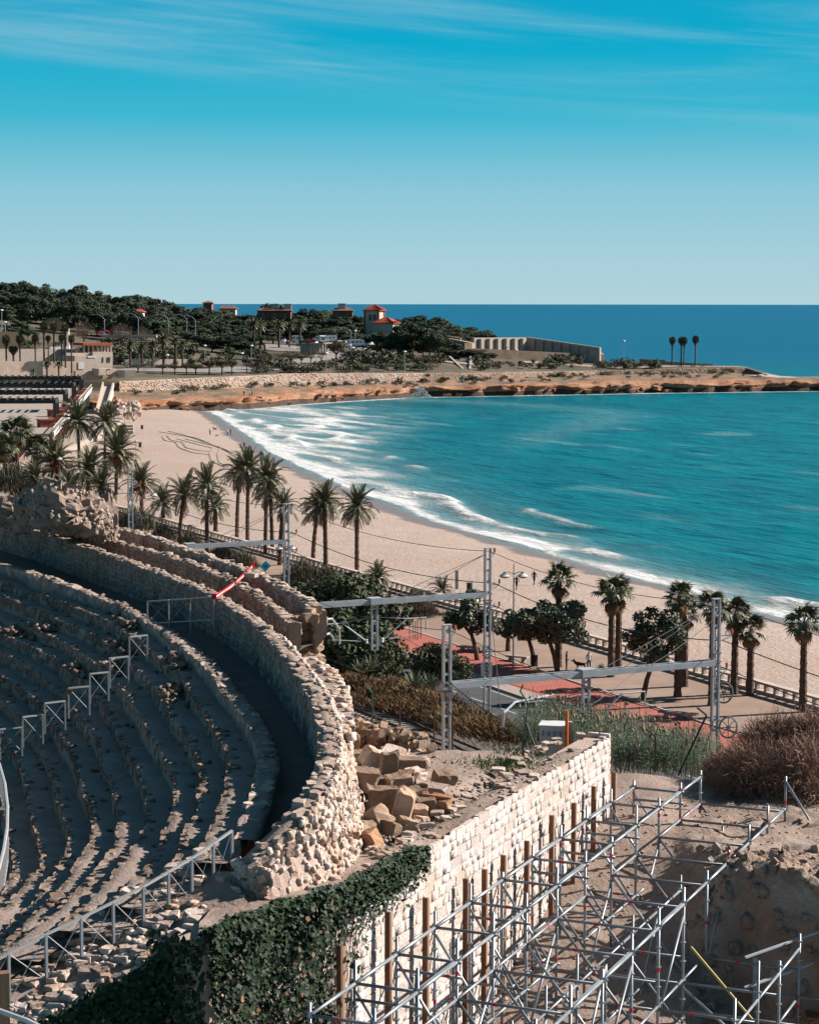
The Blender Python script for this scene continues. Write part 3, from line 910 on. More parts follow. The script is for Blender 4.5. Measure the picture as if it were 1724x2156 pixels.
# broad outer bench of the retaining wall, beside the pier
bench_px = [(735, 1545), (733, 1494), (727, 1450), (713, 1418), (690, 1398), (655, 1385)]
Bn = smooth_curve([tuple(at(u, v, 21.75)) for u, v in bench_px])
_, nb = normals(Bn)
bw = [np.interp(np.linspace(0, 1, len(Bn)), [0, .5, 1], [.3, .75, .6])]
mb = MB()
inner = Bn[:, :2] + nb * bw[0][:, None]
vs = [(p[0], p[1], 21.72 + .1 * float(fnoise(p[0] * 3, p[1] * 3, 2))) for p in inner] + [(p[0], p[1], 21.70 + .16 * float(fnoise(p[0] * 3, p[1] * 3, 2))) for p in Bn] + [(p[0], p[1], 19.6) for p in Bn]
nn = len(Bn)
mb.add(vs, [(r * nn + i, r * nn + i + 1, (r + 1) * nn + i + 1, (r + 1) * nn + i) for r in range(2) for i in range(nn - 1)])
bench = single('buttress', mb, MATS['mortar'], 'broad lumpy masonry shoulder on the sunny outer side of the retaining wall', 'wall')
items = []
for i in range(nn):
 for lv in range(8):
  if rng.random() < .75:
   p = Bn[i]; q = Quaternion((0, 0, 1), rng.uniform(0, 3)) @ Quaternion((1, 0, 0), rng.uniform(-.3, .3))
   items.append(TRS((p[0] + rng.uniform(-.06, .06), p[1] + rng.uniform(-.1, .1), 21.66 - lv * .24), q=q, s=(rng.uniform(.16, .34), rng.uniform(.12, .2), rng.uniform(.12, .22))))
 for k in range(2):
  w = rng.uniform(.05, .95); p = Bn[i, :2] * (1 - w) + inner[i] * w
  if rng.random() < .3:
   items.append(TRS((p[0], p[1], 21.71 + rng.uniform(-.06, .03)), q=Quaternion((0, 0, 1), rng.uniform(0, 3)) @ Quaternion((1, 0, 0), rng.uniform(-.25, .25)), s=(rng.uniform(.18, .40), rng.uniform(.15, .3), rng.uniform(.08, .2))))
put_stones(items, 'stone_pale', bench, 110)
# rough rubble skirt where the near end of the wall slumps to the ground
Cn = C0[:int(len(C0) * .36)]
tn, nn_ = normals(Cn)
items = []
for i in range(0, 2 * len(Cn) - 1):
 i = i // 2
 for lv in range(11):
  if rng.random() < .8:
   o_ = -.52 - .055 * lv + rng.uniform(-.05, .02)
   z = Cn[i, 2] - .08 - lv * .165 + rng.uniform(-.06, .06)
   if z < 19.9: continue
   x, y = Cn[i, :2] + nn_[i] * o_ + tn[i] * rng.uniform(-.15, .15)
   q = Quaternion((0, 0, 1), math.atan2(tn[i][1], tn[i][0]) + rng.uniform(-.4, .4)) @ Quaternion((1, 0, 0), rng.uniform(-.3, .3)) @ Quaternion((0, 1, 0), rng.uniform(-.7, .7))
   items.append(TRS((x, y, z), q=q, s=(rng.uniform(.09, .22), rng.uniform(.08, .15), rng.uniform(.09, .2))))
Tc0, Nc0 = tn[0], nn_[0]
sk = MB()
vs = []
for k, (o_, dz) in enumerate(((-.35, -.06), (-.52, -.10), (-1.16, -1.95))):
 for i in range(len(Cn)):
  p = Cn[i, :2] + nn_[i] * o_
  vs.append((p[0], p[1], max(19.6, Cn[i, 2] + dz) + .06 * float(fnoise(p[0] * 4, p[1] * 4 + k, 2))))
n_ = len(Cn)
sk.add(vs, [(r * n_ + i, (r + 1) * n_ + i, (r + 1) * n_ + i + 1, r * n_ + i + 1) for r in range(2) for i in range(n_ - 1)])
skirt = single('rubble_facing', sk, MATS['mortar_pink'], 'pale rough rubble facing on the sunlit near end of the retaining wall', 'wall')
for _ in range(150):
 o_ = -rng.uniform(-.05, 1.1); p = C0[0, :2] + Nc0 * o_ - Tc0 * rng.uniform(0, .12)
 w_ = rng.uniform(.1, .26)
 items.append(TRS((p[0], p[1], rng.uniform(19.9, C0[0, 2] - .05)), q=Quaternion((0, 0, 1), rng.uniform(-.5, .5)) @ Quaternion((0, 1, 0), rng.uniform(-.5, .5)), s=(w_, w_ * .8, w_ * .8)))
put_stones(items, 'stone_pale', skirt, 220)

# ------------------------------------------------------------------ walkway and corridor floors
def floor_between(name, Ca, Cb, za, zb, m, n=160, amp=.10):
 qa = np.linspace(0, 1, n)
 ia = np.linspace(0, len(Ca) - 1, n); ib = np.linspace(0, len(Cb) - 1, n)
 A = np.stack([np.interp(ia, np.arange(len(Ca)), Ca[:, k]) for k in range(2)], 1)
 B = np.stack([np.interp(ib, np.arange(len(Cb)), Cb[:, k]) for k in range(2)], 1)
 V = []
 for w in np.linspace(0, 1, 9):
  p = A * (1 - w) + B * w
  V.append(np.stack([p[:, 0], p[:, 1], za + (zb - za) * w + amp * fnoise(p[:, 0] * 1.6, p[:, 1] * 1.6, 3)], 1))
 me = np_mesh(name, np.concatenate(V), grid_faces(9, n)[:, ::-1])
 if me.polygons[10].normal.z < 0: me.flip_normals()
 return struct(name, me, MATS[m])
Tc, Nc = normals(C0); Td, Nd = normals(D0)
Cfoot = np.concatenate([C0[:, :2] - Nc * .3, C0[:, 2:]], 1)
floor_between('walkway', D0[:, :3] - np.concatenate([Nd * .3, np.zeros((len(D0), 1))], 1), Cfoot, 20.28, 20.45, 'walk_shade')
Bf = B0[:, :3]; Cb = C0[int(len(C0) * .42):]
def back(Cv, o):
 t_, n_ = normals(Cv); r = Cv.copy(); r[:, :2] -= n_ * o; return r
cc = C0[(C0[:, 1] > B0[0, 1] - 4) & (C0[:, 1] < B0[-1, 1] + 3)]
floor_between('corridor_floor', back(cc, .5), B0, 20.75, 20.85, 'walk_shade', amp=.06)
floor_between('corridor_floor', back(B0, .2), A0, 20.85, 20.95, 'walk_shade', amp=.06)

# ------------------------------------------------------------------ seating tiers
NT = 13
words = ['first', 'second', 'third', 'fourth', 'fifth', 'sixth', 'seventh', 'eighth', 'ninth', 'tenth', 'eleventh', 'twelfth', 'thirteenth']
def tier_curve(k):
 P = D0[:, :2] + Nd * TAU * k
 # small ruin irregularity
 P = P + Nd * (.12 * 2 * fnoise(np.arange(len(D0)) / 9.0 + 31 * k, np.zeros(len(D0)) + k, 3))[:, None]
 C = np.concatenate([P, (ZD - RISE * k * (1 - .36 * sstep(62, 47, P[:, 1])))[:, None]], 1)
 yend = 47.6 - .78 * k
 C = C[C[:, 1] > yend]
 if k > 0:
  # rows go on towards the aisle: extend along the end tangent with a bend to the left
  d = (C[0, :2] - C[3, :2]); d /= np.linalg.norm(d)
  ext = []
  p = C[0, :2].copy()
  while p[1] > yend and len(ext) < 60:
   d = d + np.array([-.012, 0]); d /= np.linalg.norm(d)
   p = p + d * .25
   ext.append([p[0], p[1], C[0, 2]])
  if ext: C = np.concatenate([np.array(ext[::-1]), C])
 return C
for k in range(NT):
 C = tier_curve(k)
 T_, N_ = normals(C)
 n = len(C)
 zr = C[:, 2] + .10 * fnoise(np.arange(n) / 5.0 + 13 * k, np.zeros(n) + k * 3.1, 3)
 brk = sstep(.10, .26, fnoise(np.arange(n) / 22.0 + 7 * k, np.zeros(n) + 50 + k, 2)) * (.30 if k else .15)
 zr = zr - brk * .6
 depth = TAU + .25 if k else .34
 rows = [(.10, -RISE - .35), (.02, -.06), (-.05, 0), (-.3, -.01), (-.55, -.03), (-depth, -.02)]
 V = np.concatenate([np.stack([C[:, 0] + N_[:, 0] * o, C[:, 1] + N_[:, 1] * o, zr + dz + (.09 * fnoise(C[:, 0] * 2.2 + o * 3, C[:, 1] * 2.2, 3) if dz > -.2 else 0)], 1) for o, dz in rows])
 tier = link('seating_tier', np_mesh('seating_tier', V, grid_faces(len(rows), n)[:, ::-1]), MATS['tier_top'])
 if k == 0:
  setp(tier, 'thick ruined kerb wall along the inner edge of the shaded walkway', 'seating tier', 'curved seating tiers')
 else:
  setp(tier, words[k - 1] + ' curved stone seating tier below the walkway kerb', 'seating tier', 'curved seating tiers')
 items = []
 arc = np.concatenate([[0], np.cumsum(np.hypot(*np.diff(C[:, :2], axis=0).T))])
 def fr(a):
  return (np.interp(a, arc, C[:, 0]), np.interp(a, arc, C[:, 1]), np.interp(a, arc, zr), np.interp(a, arc, N_[:, 0]), np.interp(a, arc, N_[:, 1]))
 big = 1.0 if k else 1.15
 for lv in range(2):
  a = 0
  while a < arc[-1]:
   w = rng.uniform(.2, .5) * big
   if rng.random() < .8:
    x, y, z, nx, ny = fr(a + w / 2)
    q = Quaternion((0, 0, 1), math.atan2(-nx, ny)) @ Quaternion((1, 0, 0), rng.uniform(-.10, .10)) @ Quaternion((0, 1, 0), rng.uniform(-.2, .2))
    h = .21 * rng.uniform(.8, 1.25) * big
    items.append(TRS((x - nx * .035, y - ny * .035, z - .12 - lv * .2), q=q, s=(w * .95, .17 * rng.uniform(.8, 1.3), h)))
   a += w
 for (o_, pr, sz) in ((.08, .14 if k else .25, .8), (.28, .01 if k else .25, .7), (.5, .02 if k else .12, .6), (.68, .02, .6)):
  if o_ > depth: continue
  a = 0
  while a < arc[-1]:
   w = rng.uniform(.16, .45) * sz * big
   if rng.random() < pr:
    x, y, z, nx, ny = fr(a + w / 2)
    q = Quaternion((0, 0, 1), rng.uniform(0, 3.14)) @ Quaternion((1, 0, 0), rng.uniform(-.35, .35)) @ Quaternion((0, 1, 0), rng.uniform(-.3, .3))
    items.append(TRS((x - nx * (o_ + rng.uniform(-.08, .08)), y - ny * (o_ + rng.uniform(-.08, .08)), z + rng.uniform(-.06, .0)), q=q, s=(w, w * rng.uniform(.5, .9), .10 * rng.uniform(.7, 1.5))))
   a += w
 # heaps of tumbled stone on the middle rows
 if k in (1, 2, 3, 4):
  for hps in range(2):
   ca = rng.uniform(.25, .75) * arc[-1]
   for _ in range(22):
    x, y, z, nx, ny = fr(ca + rng.gauss(0, .9))
    o_ = rng.uniform(.02, .7)
    q = Quaternion((0, 0, 1), rng.uniform(0, 3.14)) @ Quaternion((1, 0, 0), rng.uniform(-.7, .7)) @ Quaternion((0, 1, 0), rng.uniform(-.6, .6))
    w = rng.uniform(.12, .32)
    items.append(TRS((x - nx * o_, y - ny * o_, z + rng.uniform(.0, .22)), q=q, s=(w, w * .8, w * rng.uniform(.4, .8))))
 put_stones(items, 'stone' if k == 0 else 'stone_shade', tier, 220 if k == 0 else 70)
# bottom of the bowl
mb = MB().prism([(-60, 40), (-60, 130), (-11, 130), (-11, 40)], 13.0, ZD - RISE * NT - .1)
struct('arena_fill', mb.mesh('arena_fill'), MATS['tier_top'])

# ------------------------------------------------------------------ pier closing the two corridors
def rough_pier():
 P0 = at(602, 1345, 21.7); P1 = at(668, 1310, 21.9)
 base = thing('stone_pier', 'broken end pier of piled orange rubble stones beside the railway trees', 'pier', ((P0.x + P1.x) / 2, (P0.y + P1.y) / 2, 20.2))
 a = at(530, 1362, 21.0); a.z = 0; b = at(668, 1330, 21.2); b.z = 0
 d = (b - a).normalized(); nrm = Vector((d.y, -d.x, 0))
 L = (b - a).length
 core = MB()
 core.prism([a + nrm * .02, b + nrm * .02, b - nrm * .5, a - nrm * .5], 19.6, [21.0, 21.7, 21.7, 21.0])
 part('core', core, MATS['mortar'], base)
 items = []
 for lv in range(11):
  z = 19.9 + lv * .19
  x0 = 0 if lv < 7 else (L * .0 if lv < 8 else L * .45)
  x = x0 + rng.uniform(0, .1)
  while x < L:
   w = rng.uniform(.22, .5)
   p = a + d * (x + w / 2) + nrm * rng.uniform(.0, .12)
   q = Quaternion((0, 0, 1), math.atan2(d.y, d.x) + rng.uniform(-.15, .15)) @ Quaternion((1, 0, 0), rng.uniform(-.2, .2))
   items.append(TRS((p.x, p.y, z), q=q, s=(w * .95, rng.uniform(.25, .45), .19 * rng.uniform(.8, 1.2))))
   x += w
 for k, (u, v, z) in enumerate(((655, 1290, 22.1), (667, 1283, 22.15), (648, 1300, 22.0), (662, 1302, 21.95))):
  p = at(u, v, z)
  items.append(TRS(p, rz=rng.uniform(0, 3), s=(.34, .32, .3)))
 put_stones(items, 'rubble_block', base, 160)
rough_pier()

# ------------------------------------------------------------------ ruined mass at the far end of the walls
def ruin_mass(name, label, pts, seed, n=110, size=(.4, 1.1)):
 r = random.Random(seed)
 c = Vector((0, 0, 0))
 for p in pts: c += Vector(p[:3])
 c /= len(pts)
 base = thing(name, label, 'ruin', (c.x, c.y, 20.5))
 # lumpy body: noise-displaced blobs joined under a shell of stones
 items = []
 bod = MB()
 for (x, y, z, rx, ry, rz) in pts:
  prof = []
  nu, nv = 20, 12
  b0 = len(bod.v)
  for j in range(nv + 1):
   th = math.pi * .62 * j / nv
   for i in range(nu):
    ph = 2 * math.pi * i / nu
    k = 1 + .9 * float(fnoise(np.array([i * .9 + x]), np.array([j * .9 + y]), 3)[0])
    bod.v.append((x + rx * k * math.sin(th) * math.cos(ph), y + ry * k * math.sin(th) * math.sin(ph), z - rz + rz * 1.0 * k * (math.cos(th)) + rz * .0))
  for j in range(nv):
   for i in range(nu):
    i2 = (i + 1) % nu
    bod.f.append((b0 + j * nu + i, b0 + (j + 1) * nu + i, b0 + (j + 1) * nu + i2, b0 + j * nu + i2))
  for _ in range(int(4.5 * n * rx * ry)):
   th = math.acos(r.uniform(-.35, 1)); ph = r.uniform(0, 6.28)
   p = (x + rx * 1.0 * math.sin(th) * math.cos(ph), y + ry * math.sin(th) * math.sin(ph), z - rz + rz * math.cos(th))
   q = Quaternion((r.random(), r.random(), r.random(), r.random())).normalized()
   w = r.uniform(*size) * .18
   items.append(TRS(p, q=q, s=(w, w * r.uniform(.6, 1), w * r.uniform(.5, .9))))
 part('core', bod, MATS['mortar'], base)
 put_stones(items, 'stone', base, 90)
def rp(u, v, z, rx, ry, rz):
 p = at(u, v, z); return (p.x, p.y, z, rx, ry, rz)
ruin_mass('ruined_vault', 'jagged mound of ruined masonry at the upper left end of the tiers',
          [rp(228, 1042, 24.0, .45, .5, 1.9), rp(218, 1060, 23.6, .6, .6, 1.7), rp(203, 1078, 23.0, .7, .6, 1.3), rp(180, 1092, 22.6, .7, .6, .9), rp(115, 1020, 24.9, 1.2, 1.0, 1.3), rp(165, 1034, 24.4, 1.1, .9, 1.2), rp(80, 1034, 24.5, 1.1, .9, 1.2), rp(195, 1048, 24.0, .8, .7, 1.3), rp(140, 1050, 23.9, 1.2, .8, 1.2)], 3, 28)
ruin_mass('ruined_seat_block', 'broken stepped rows of masonry in front of the ruined mound',
          [rp(20, 1068, 22.9, 1.9, .5, .7), rp(100, 1085, 22.6, 1.6, .5, .7), rp(60, 1060, 23.4, 1.7, .5, .7), rp(140, 1096, 22.5, 1.0, .5, .7), rp(10, 1050, 23.7, 1.5, .6, .8), rp(150, 1068, 23.3, 1.3, .5, .8)], 5, 30, (.3, .8))

# ------------------------------------------------------------------ platform behind the white wall, with the strip under the railing
W_px = [(1285, 1550), (1080, 1672), (880, 1797), (730, 1880), (560, 1935), (430, 1985)]
WZ = 20.0
Wc = [at(u, v, WZ) for u, v in W_px]
def line_x(P, y):
 ys = [p[1] for p in P][::-1]; xs = [p[0] for p in P][::-1]
 return np.interp(y, ys, xs)
def make_platform():
 ys = np.linspace(42.6, 63.0, 130); q = np.linspace(0, 1, 60)
 o_ = np.argsort(C0[:, 1]); xc = np.interp(ys, C0[o_, 1], C0[o_, 0]) + .45
 lo = np.interp(ys, [42.6, 44, 47.0, 48], [-4.3, -4.4, -3.9, 0])
 xl = np.where(ys < 47.5, np.minimum(lo, xc), xc)
 xr = line_x(Wc, ys) - .05
 V = []
 for w in q:
  x = xl * (1 - w) + xr * w
  z = 20.02 + .16 * fnoise(x * 1.2, ys * 1.2, 4) - .30 * np.exp(-((x - xr + 1.3) / .45) ** 2) * sstep(48, 52, ys) - .9 * sstep(61.3, 63.0, ys + .4 * fnoise(x, ys * 0, 2)) - .35 * sstep(46, 43, ys) if False else \
   20.02 + .16 * fnoise(x * 1.2, ys * 1.2, 4) - .28 * np.exp(-((x - xr + 1.25) / .4) ** 2) * sstep(48, 52, ys) - 1.6 * sstep(61.2, 63.0, ys + .6 * fnoise(x * .8, ys * 0, 2))
  V.append(np.stack([x, ys, z], 1))
 me = np_mesh('rubble_platform', np.concatenate(V), grid_faces(60, 130)[:, ::-1])
 if me.polygons[200].normal.z < 0: me.flip_normals()
 struct('rubble_platform', me, MATS['dust'])
make_platform()
RAIL_A = Vector((-3.95, 46.9, 20.35)); RAIL_B = Vector((-8.25, 42.55, 18.55))
LW = [Vector((-4.1, 43.9, 19.75)), Vector((-5.8, 43.1, 19.05)), Vector((-7.6, 42.0, 18.3)), Vector((-10.5, 40.2, 17.3))]
def make_strip():
 n = 60; q = np.linspace(0, 1, n)
 up = np.stack([np.interp(q, [0, 1], [RAIL_A[k] + (.6, .9, .0)[k] if False else RAIL_A[k], RAIL_B[k] - (2.2, 2.0, .9)[k]]) for k in range(3)], 1)
 d = (RAIL_B - RAIL_A).to_2d().normalized(); nrm = np.array([d.y, -d.x]); nrm = nrm if nrm[0] < 0 else -nrm
 up[:, :2] += nrm * 1.2; up[:, 2] += .25
 lw = np.array([[p.x, p.y, p.z] for p in LW]); l = np.linspace(0, 3, n)
 lo = np.stack([np.interp(l, range(4), lw[:, k]) for k in range(3)], 1)
 lo[0] = (-3.2, 44.6, 20.0)
 V = []
 for w in np.linspace(0, 1, 26):
  p = up * (1 - w) + lo * w
  p[:, 2] += .14 * fnoise(p[:, 0] * 2, p[:, 1] * 2, 4)
  V.append(p)
 me = np_mesh('stony_strip', np.concatenate(V), grid_faces(26, n))
 if me.polygons[200].normal.z < 0: me.flip_normals()
 o = struct('stony_strip', me, MATS['dust'])
 items = []
 for _ in range(420):
  a = rng.random(); w = rng.random()
  i = int(a * (n - 1)); p = up[i] * (1 - w) + lo[i] * w
  q_ = Quaternion((0, 0, 1), rng.uniform(0, 3.14)) @ Quaternion((1, 0, 0), rng.uniform(-.3, .3))
  s_ = rng.uniform(.06, .28)
  items.append(TRS((p[0], p[1], p[2] + .02), q=q_, s=(s_ * 1.4, s_, s_ * .5)))
 put_stones(items, 'stone_pale', o, 120)
make_strip()

# ------------------------------------------------------------------ railings
def x_railing(name, label, posts, h=1.1, post_w=.05, rail_m='rail_pale', post_m='rail_grey'):
 """posts: base points; panels with crossed wires between them"""
 base = thing(name, label, 'railing', posts[0])
 up = Vector((0, 0, h))
 for p in posts:
  part('post', MB().box(p + up / 2 + Vector((0, 0, -.1)), (post_w, post_w * 1.4, h + .2), rz=.6), MATS[post_m], base)
 for a, b in zip(posts[:-1], posts[1:]):
  part('top_rail', MB().bar(a + up, b + up, .055, .05), MATS[rail_m], base)
  part('bottom_rail', MB().bar(a + Vector((0, 0, .06)), b + Vector((0, 0, .06)), .05, .045), MATS[rail_m], base)
  part('cross_wire', MB().tube([a + Vector((0, 0, .08)), b + up], .011, 4).tube([a + up, b + Vector((0, 0, .08))], .011, 4), MATS[rail_m], base)
 return base
posts = []
pp = [(491, 1848), (452, 1876), (407, 1908), (358, 1938), (305, 1970), (242, 2004), (175, 2038), (101, 2074), (23, 2116), (-60, 2158)]
for i, (u, v) in enumerate(pp):
 q = i / 8.0
 yq = 46.9 + (42.9 - 46.9) * q
 posts.append(at(u, v, y=yq))
x_railing('aisle_railing', 'long grey steel railing with crossed wires along the near aisle', posts, 1.07)

# stepped railing going down the far aisle
def stepped_railing():
 P0 = at(450, 1300, 20.4)
 base = thing('stepped_railing', 'stepped grey steel railing descending the tiers across the bowl', 'railing', P0)
 steps = [(452, 1257, 402, 1261, 78.6), (402, 1261, 357, 1264, 79.6), (357, 1264, 312, 1267, 80.4),
             (312, 1338, 274, 1342, 1375), (272, 1383, 233, 1387, 1420), (230, 1416, 191, 1420, 1455), (190, 1446, 146, 1450, 1490), (139, 1477, 96, 1482, 1525), (92, 1506, 50, 1511, 1555), (48, 1532, 2, 1537, 1590)]
 for i, (u0, v0, u1, v1, vb) in enumerate(steps):
  k = max(0, i - 2)
  zt = 21.45 - .40 * k
  a, b = (at(u0, v0, zt), at(u1, v1, zt)) if vb > 999 else (at(u0, v0, y=vb), at(u1, v1, y=vb + .9))
  part('top_rail', MB().bar(a, b, .05, .05), MATS['rail_pale'], base)
  for p, h in ((a, 1.0), (b, 1.05)) if vb > 999 else ((a, 1.5), (b, 1.5)):
   part('post', MB().box(p - Vector((0, 0, h / 2)), (.05, .05, h + .0), rz=.4), MATS['rail_pale'], base)
  lo_a = a - Vector((0, 0, .85)); lo_b = b - Vector((0, 0, .85))
  part('cross_wire', MB().tube([a, lo_b], .010, 4).tube([b, lo_a], .010, 4), MATS['rail_pale'], base)
  if i == 0:
   c = a * .02 + b * .98
  if k == 0 and i < 3:
   part('lower_rail', MB().bar(lo_a, lo_b, .04, .04), MATS['rail_pale'], base)
 return base
sr = stepped_railing()
def notice(u, v, zt, label):
 p = at(u, v, zt)
 t_ = thing('notice_plate', label, 'sign', p)
 mb = MB().box(p + Vector((0, -.05, 0)), (.17, .012, .19), rz=.05)
 part('plate', mb, MATS['notice'], t_)
 c = MB()
 for k in range(16):
  a0 = 6.283 * k / 16; a1 = 6.283 * (k + 1) / 16
  c.bar(p + Vector((.058 * math.cos(a0), -.062, .058 * math.sin(a0))), p + Vector((.058 * math.cos(a1), -.062, .058 * math.sin(a1))), .008, .012)
 part('ring', c, MATS['car_dark'], t_)
 part('figure', MB().box(p + Vector((0, -.062, -.005)), (.018, .008, .06)).box(p + Vector((0, -.062, .035)), (.022, .008, .02)).bar(p + Vector((-.04, -.063, .04)), p + Vector((.04, -.063, -.04)), .008, .012), MATS['car_dark'], t_)
mat('notice', (.62, .22, .08), rough=.6)
notice(398, 1266, 21.95, 'small orange notice plate with a ring symbol on the walkway railing')
notice(149, 1457, 20.0, 'small orange notice plate on the lower stepped railing')
# red and white barrier tape from the walkway railing up to the outer wall
def tape():
 a = at(452, 1256, y=78.5); b = at(533, 1190, y=88.0)
 pts = []
 for i in range(25):
  q = i / 24
  p = a.lerp(b, q); p.z -= .10 * math.sin(math.pi * q)
  pts.append(p)
 base = thing('barrier_tape', 'red and white barrier tape sagging from the railing to the outer wall', 'tape', a)
 for off, m, w in ((0, 'red_tape', .075), (-.055, 'white_tape', .045), (-.10, 'red_tape', .05)):
  mb = MB()
  vs = []
  for i, p in enumerate(pts):
   tw = .5 * math.sin(i * .8)
   vs += [p + Vector((0, 0, off + w / 2)), p + Vector((.02 * tw, 0, off - w / 2))]
  mb.add(vs, [(2 * i, 2 * i + 1, 2 * i + 3, 2 * i + 2) for i in range(24)])
  part('band', mb, MATS[m], base)
 part('knot', MB().box(a, (.18, .12, .2)).box(b, (.14, .1, .26)), MATS['red_tape'], base)
tape()
# rounded steel railing at the left edge of the bowl
def curved_rail():
 pts = [at(-22, 1590, 18.2), at(0, 1608, 18.2), at(12, 1650, 18.2), at(18, 1700, 18.2), at(17, 1745, 18.2), at(10, 1790, 18.2), at(0, 1830, 18.2), at(-25, 1900, 18.2)]
 b = thing('handrail', 'curved pale steel handrail with close bars at the left edge', 'railing', pts[0])
 part('top_rail', MB().tube(pts, .05, 6), MATS['rail_pale'], b)
 part('bottom_rail', MB().tube([p - Vector((0, 0, .95)) for p in pts], .03, 5), MATS['rail_pale'], b)
 for i in range(len(pts) - 1):
  for k in range(5):
   p = pts[i].lerp(pts[i + 1], k / 5)
   part('bar', MB().tube([p, p - Vector((0, 0, 1.0))], .022, 5), MATS['rail_pale'], b)
curved_rail()
# ================================================================== white ashlar wall
WF_ = [p.copy() for p in Wc]            # top line, far -> near
def w_frame():
 P = np.array([[p.x, p.y] for p in WF_])
 L = np.concatenate([[0], np.cumsum(np.hypot(*np.diff(P, axis=0).T))])
 return P, L
WP, WL = w_frame()
def w_at(a, off=0.0, z=WZ):
 x = np.interp(a, WL, WP[:, 0]); y = np.interp(a, WL, WP[:, 1])
 i = min(max(int(np.searchsorted(WL, a)) - 1, 0), len(WL) - 2)
 d = WP[i + 1] - WP[i]; d = d / np.linalg.norm(d)
 n = np.array([-d[1], d[0]])
 if n[0] < 0: n = -n
 return Vector((x + n[0] * off, y + n[1] * off, z)), d, n
def w_pix(u):
 """arc position whose sight line has column u"""
 aa = np.linspace(0, WL[-1], 800)
 xs = np.interp(aa, WL, WP[:, 0]); ys = np.interp(aa, WL, WP[:, 1])
 zc = ys * math.cos(PITCH) + (CAM_H - WZ) * math.sin(PITCH)
 us = 862 + F_PX * xs / zc
 return float(np.interp(u, us[::-1], aa[::-1]))
core = MB()
n = len(WP)
ins = []
for i in range(n):
 _, d, nn_ = w_at(WL[i] - (.01 if i else -.01))
 ins.append((WP[i][0] - nn_[0] * .8, WP[i][1] - nn_[1] * .8))
vs = [(p[0], p[1], WZ - .06) for p in WP] + [(p[0], p[1], 11.5) for p in WP] + [(p[0], p[1], WZ - .06) for p in ins] + [(p[0], p[1], 11.5) for p in ins]
fs = [(i, i + 1, n + i + 1, n + i) for i in range(n - 1)] + [(2 * n + i, 2 * n + i + 1, i + 1, i) for i in range(n - 1)] + [(0, n, 3 * n, 2 * n), (n - 1, 2 * n + n - 1, 3 * n + n - 1, 2 * n - 1)]
core.add(vs, fs)
wall = single('ashlar_wall', core, MATS['mortar_pink'], 'tall white wall of squared stone blocks behind the scaffolding', 'wall')
def ashlar():
 items = []
 z = WZ - .02; row = 0
 a_end = w_pix(640)
 while z > 12.6:
  h = rng.uniform(.19, .30)
  a = -.02 + rng.uniform(0, .3)
  while a < a_end:
   w = rng.uniform(.24, .78)
   if z > WZ - .1 and rng.random() < .12:
    a += w; continue
   p, d, nn_ = w_at(a + w / 2, -.055)
   q = Quaternion((0, 0, 1), math.atan2(d[1], d[0]) + rng.uniform(-.02, .02)) @ Quaternion((0, 1, 0), rng.uniform(-.03, .03)) @ Quaternion((1, 0, 0), rng.uniform(-.05, .05))
   items.append(TRS((p.x, p.y, z - h / 2 + rng.uniform(-.012, .012)), q=q, s=(w * .95, .15 * rng.uniform(.9, 1.1), h * .90)))
   a += w
  z -= h
  row += 1
 # return face at the far end, and coping stones
 p0, d, nn_ = w_at(0.0)
 for zz in np.arange(12.6, WZ, .23):
  for k in range(2):
   c = Vector((p0.x - nn_[0] * (.2 + .38 * k), p0.y - nn_[1] * (.2 + .38 * k), zz)) - Vector((d[0], d[1], 0)) * .03
   items.append(TRS(c, rz=math.atan2(nn_[1], nn_[0]), s=(.37, .16, .21)))
 return items
ash_items = ashlar()
_keep = STONES, STONE_V, STONE_F
STONES_A = [stone_geom(100 + i, chamfer=.10, jit=.045) for i in range(10)]
STONES = STONES_A; STONE_V = [np.array(v, dtype=np.float32) for v, f in STONES]; STONE_F = [tri_fan(f) for v, f in STONES]
_SM_old = dict(_SM); _SM.clear()
put_stones(ash_items, 'ashlar', wall, 300, 'block', 'wall_blocks')
_SM.clear()
# rubble blocks of the pile use the squarer cut as well
BLOCK_GEOM = STONES_A
STONES, STONE_V, STONE_F = _keep
_SM.update(_SM_old)
# coping: flat stones and rubble set along the wall head
items = []
for k in range(80):
 a = rng.uniform(0, WL[-1] * .9)
 p, d, nn_ = w_at(a, -rng.uniform(.05, 1.5), WZ + .04)
 q = Quaternion((0, 0, 1), rng.uniform(0, 3.14)) @ Quaternion((1, 0, 0), rng.uniform(-.2, .2))
 s_ = rng.uniform(.07, .3)
 items.append(TRS(p, q=q, s=(s_ * 1.4, s_, s_ * .42)))
put_stones(items, 'stone_pale', wall, 60, 'coping_stone', 'coping_rubble')

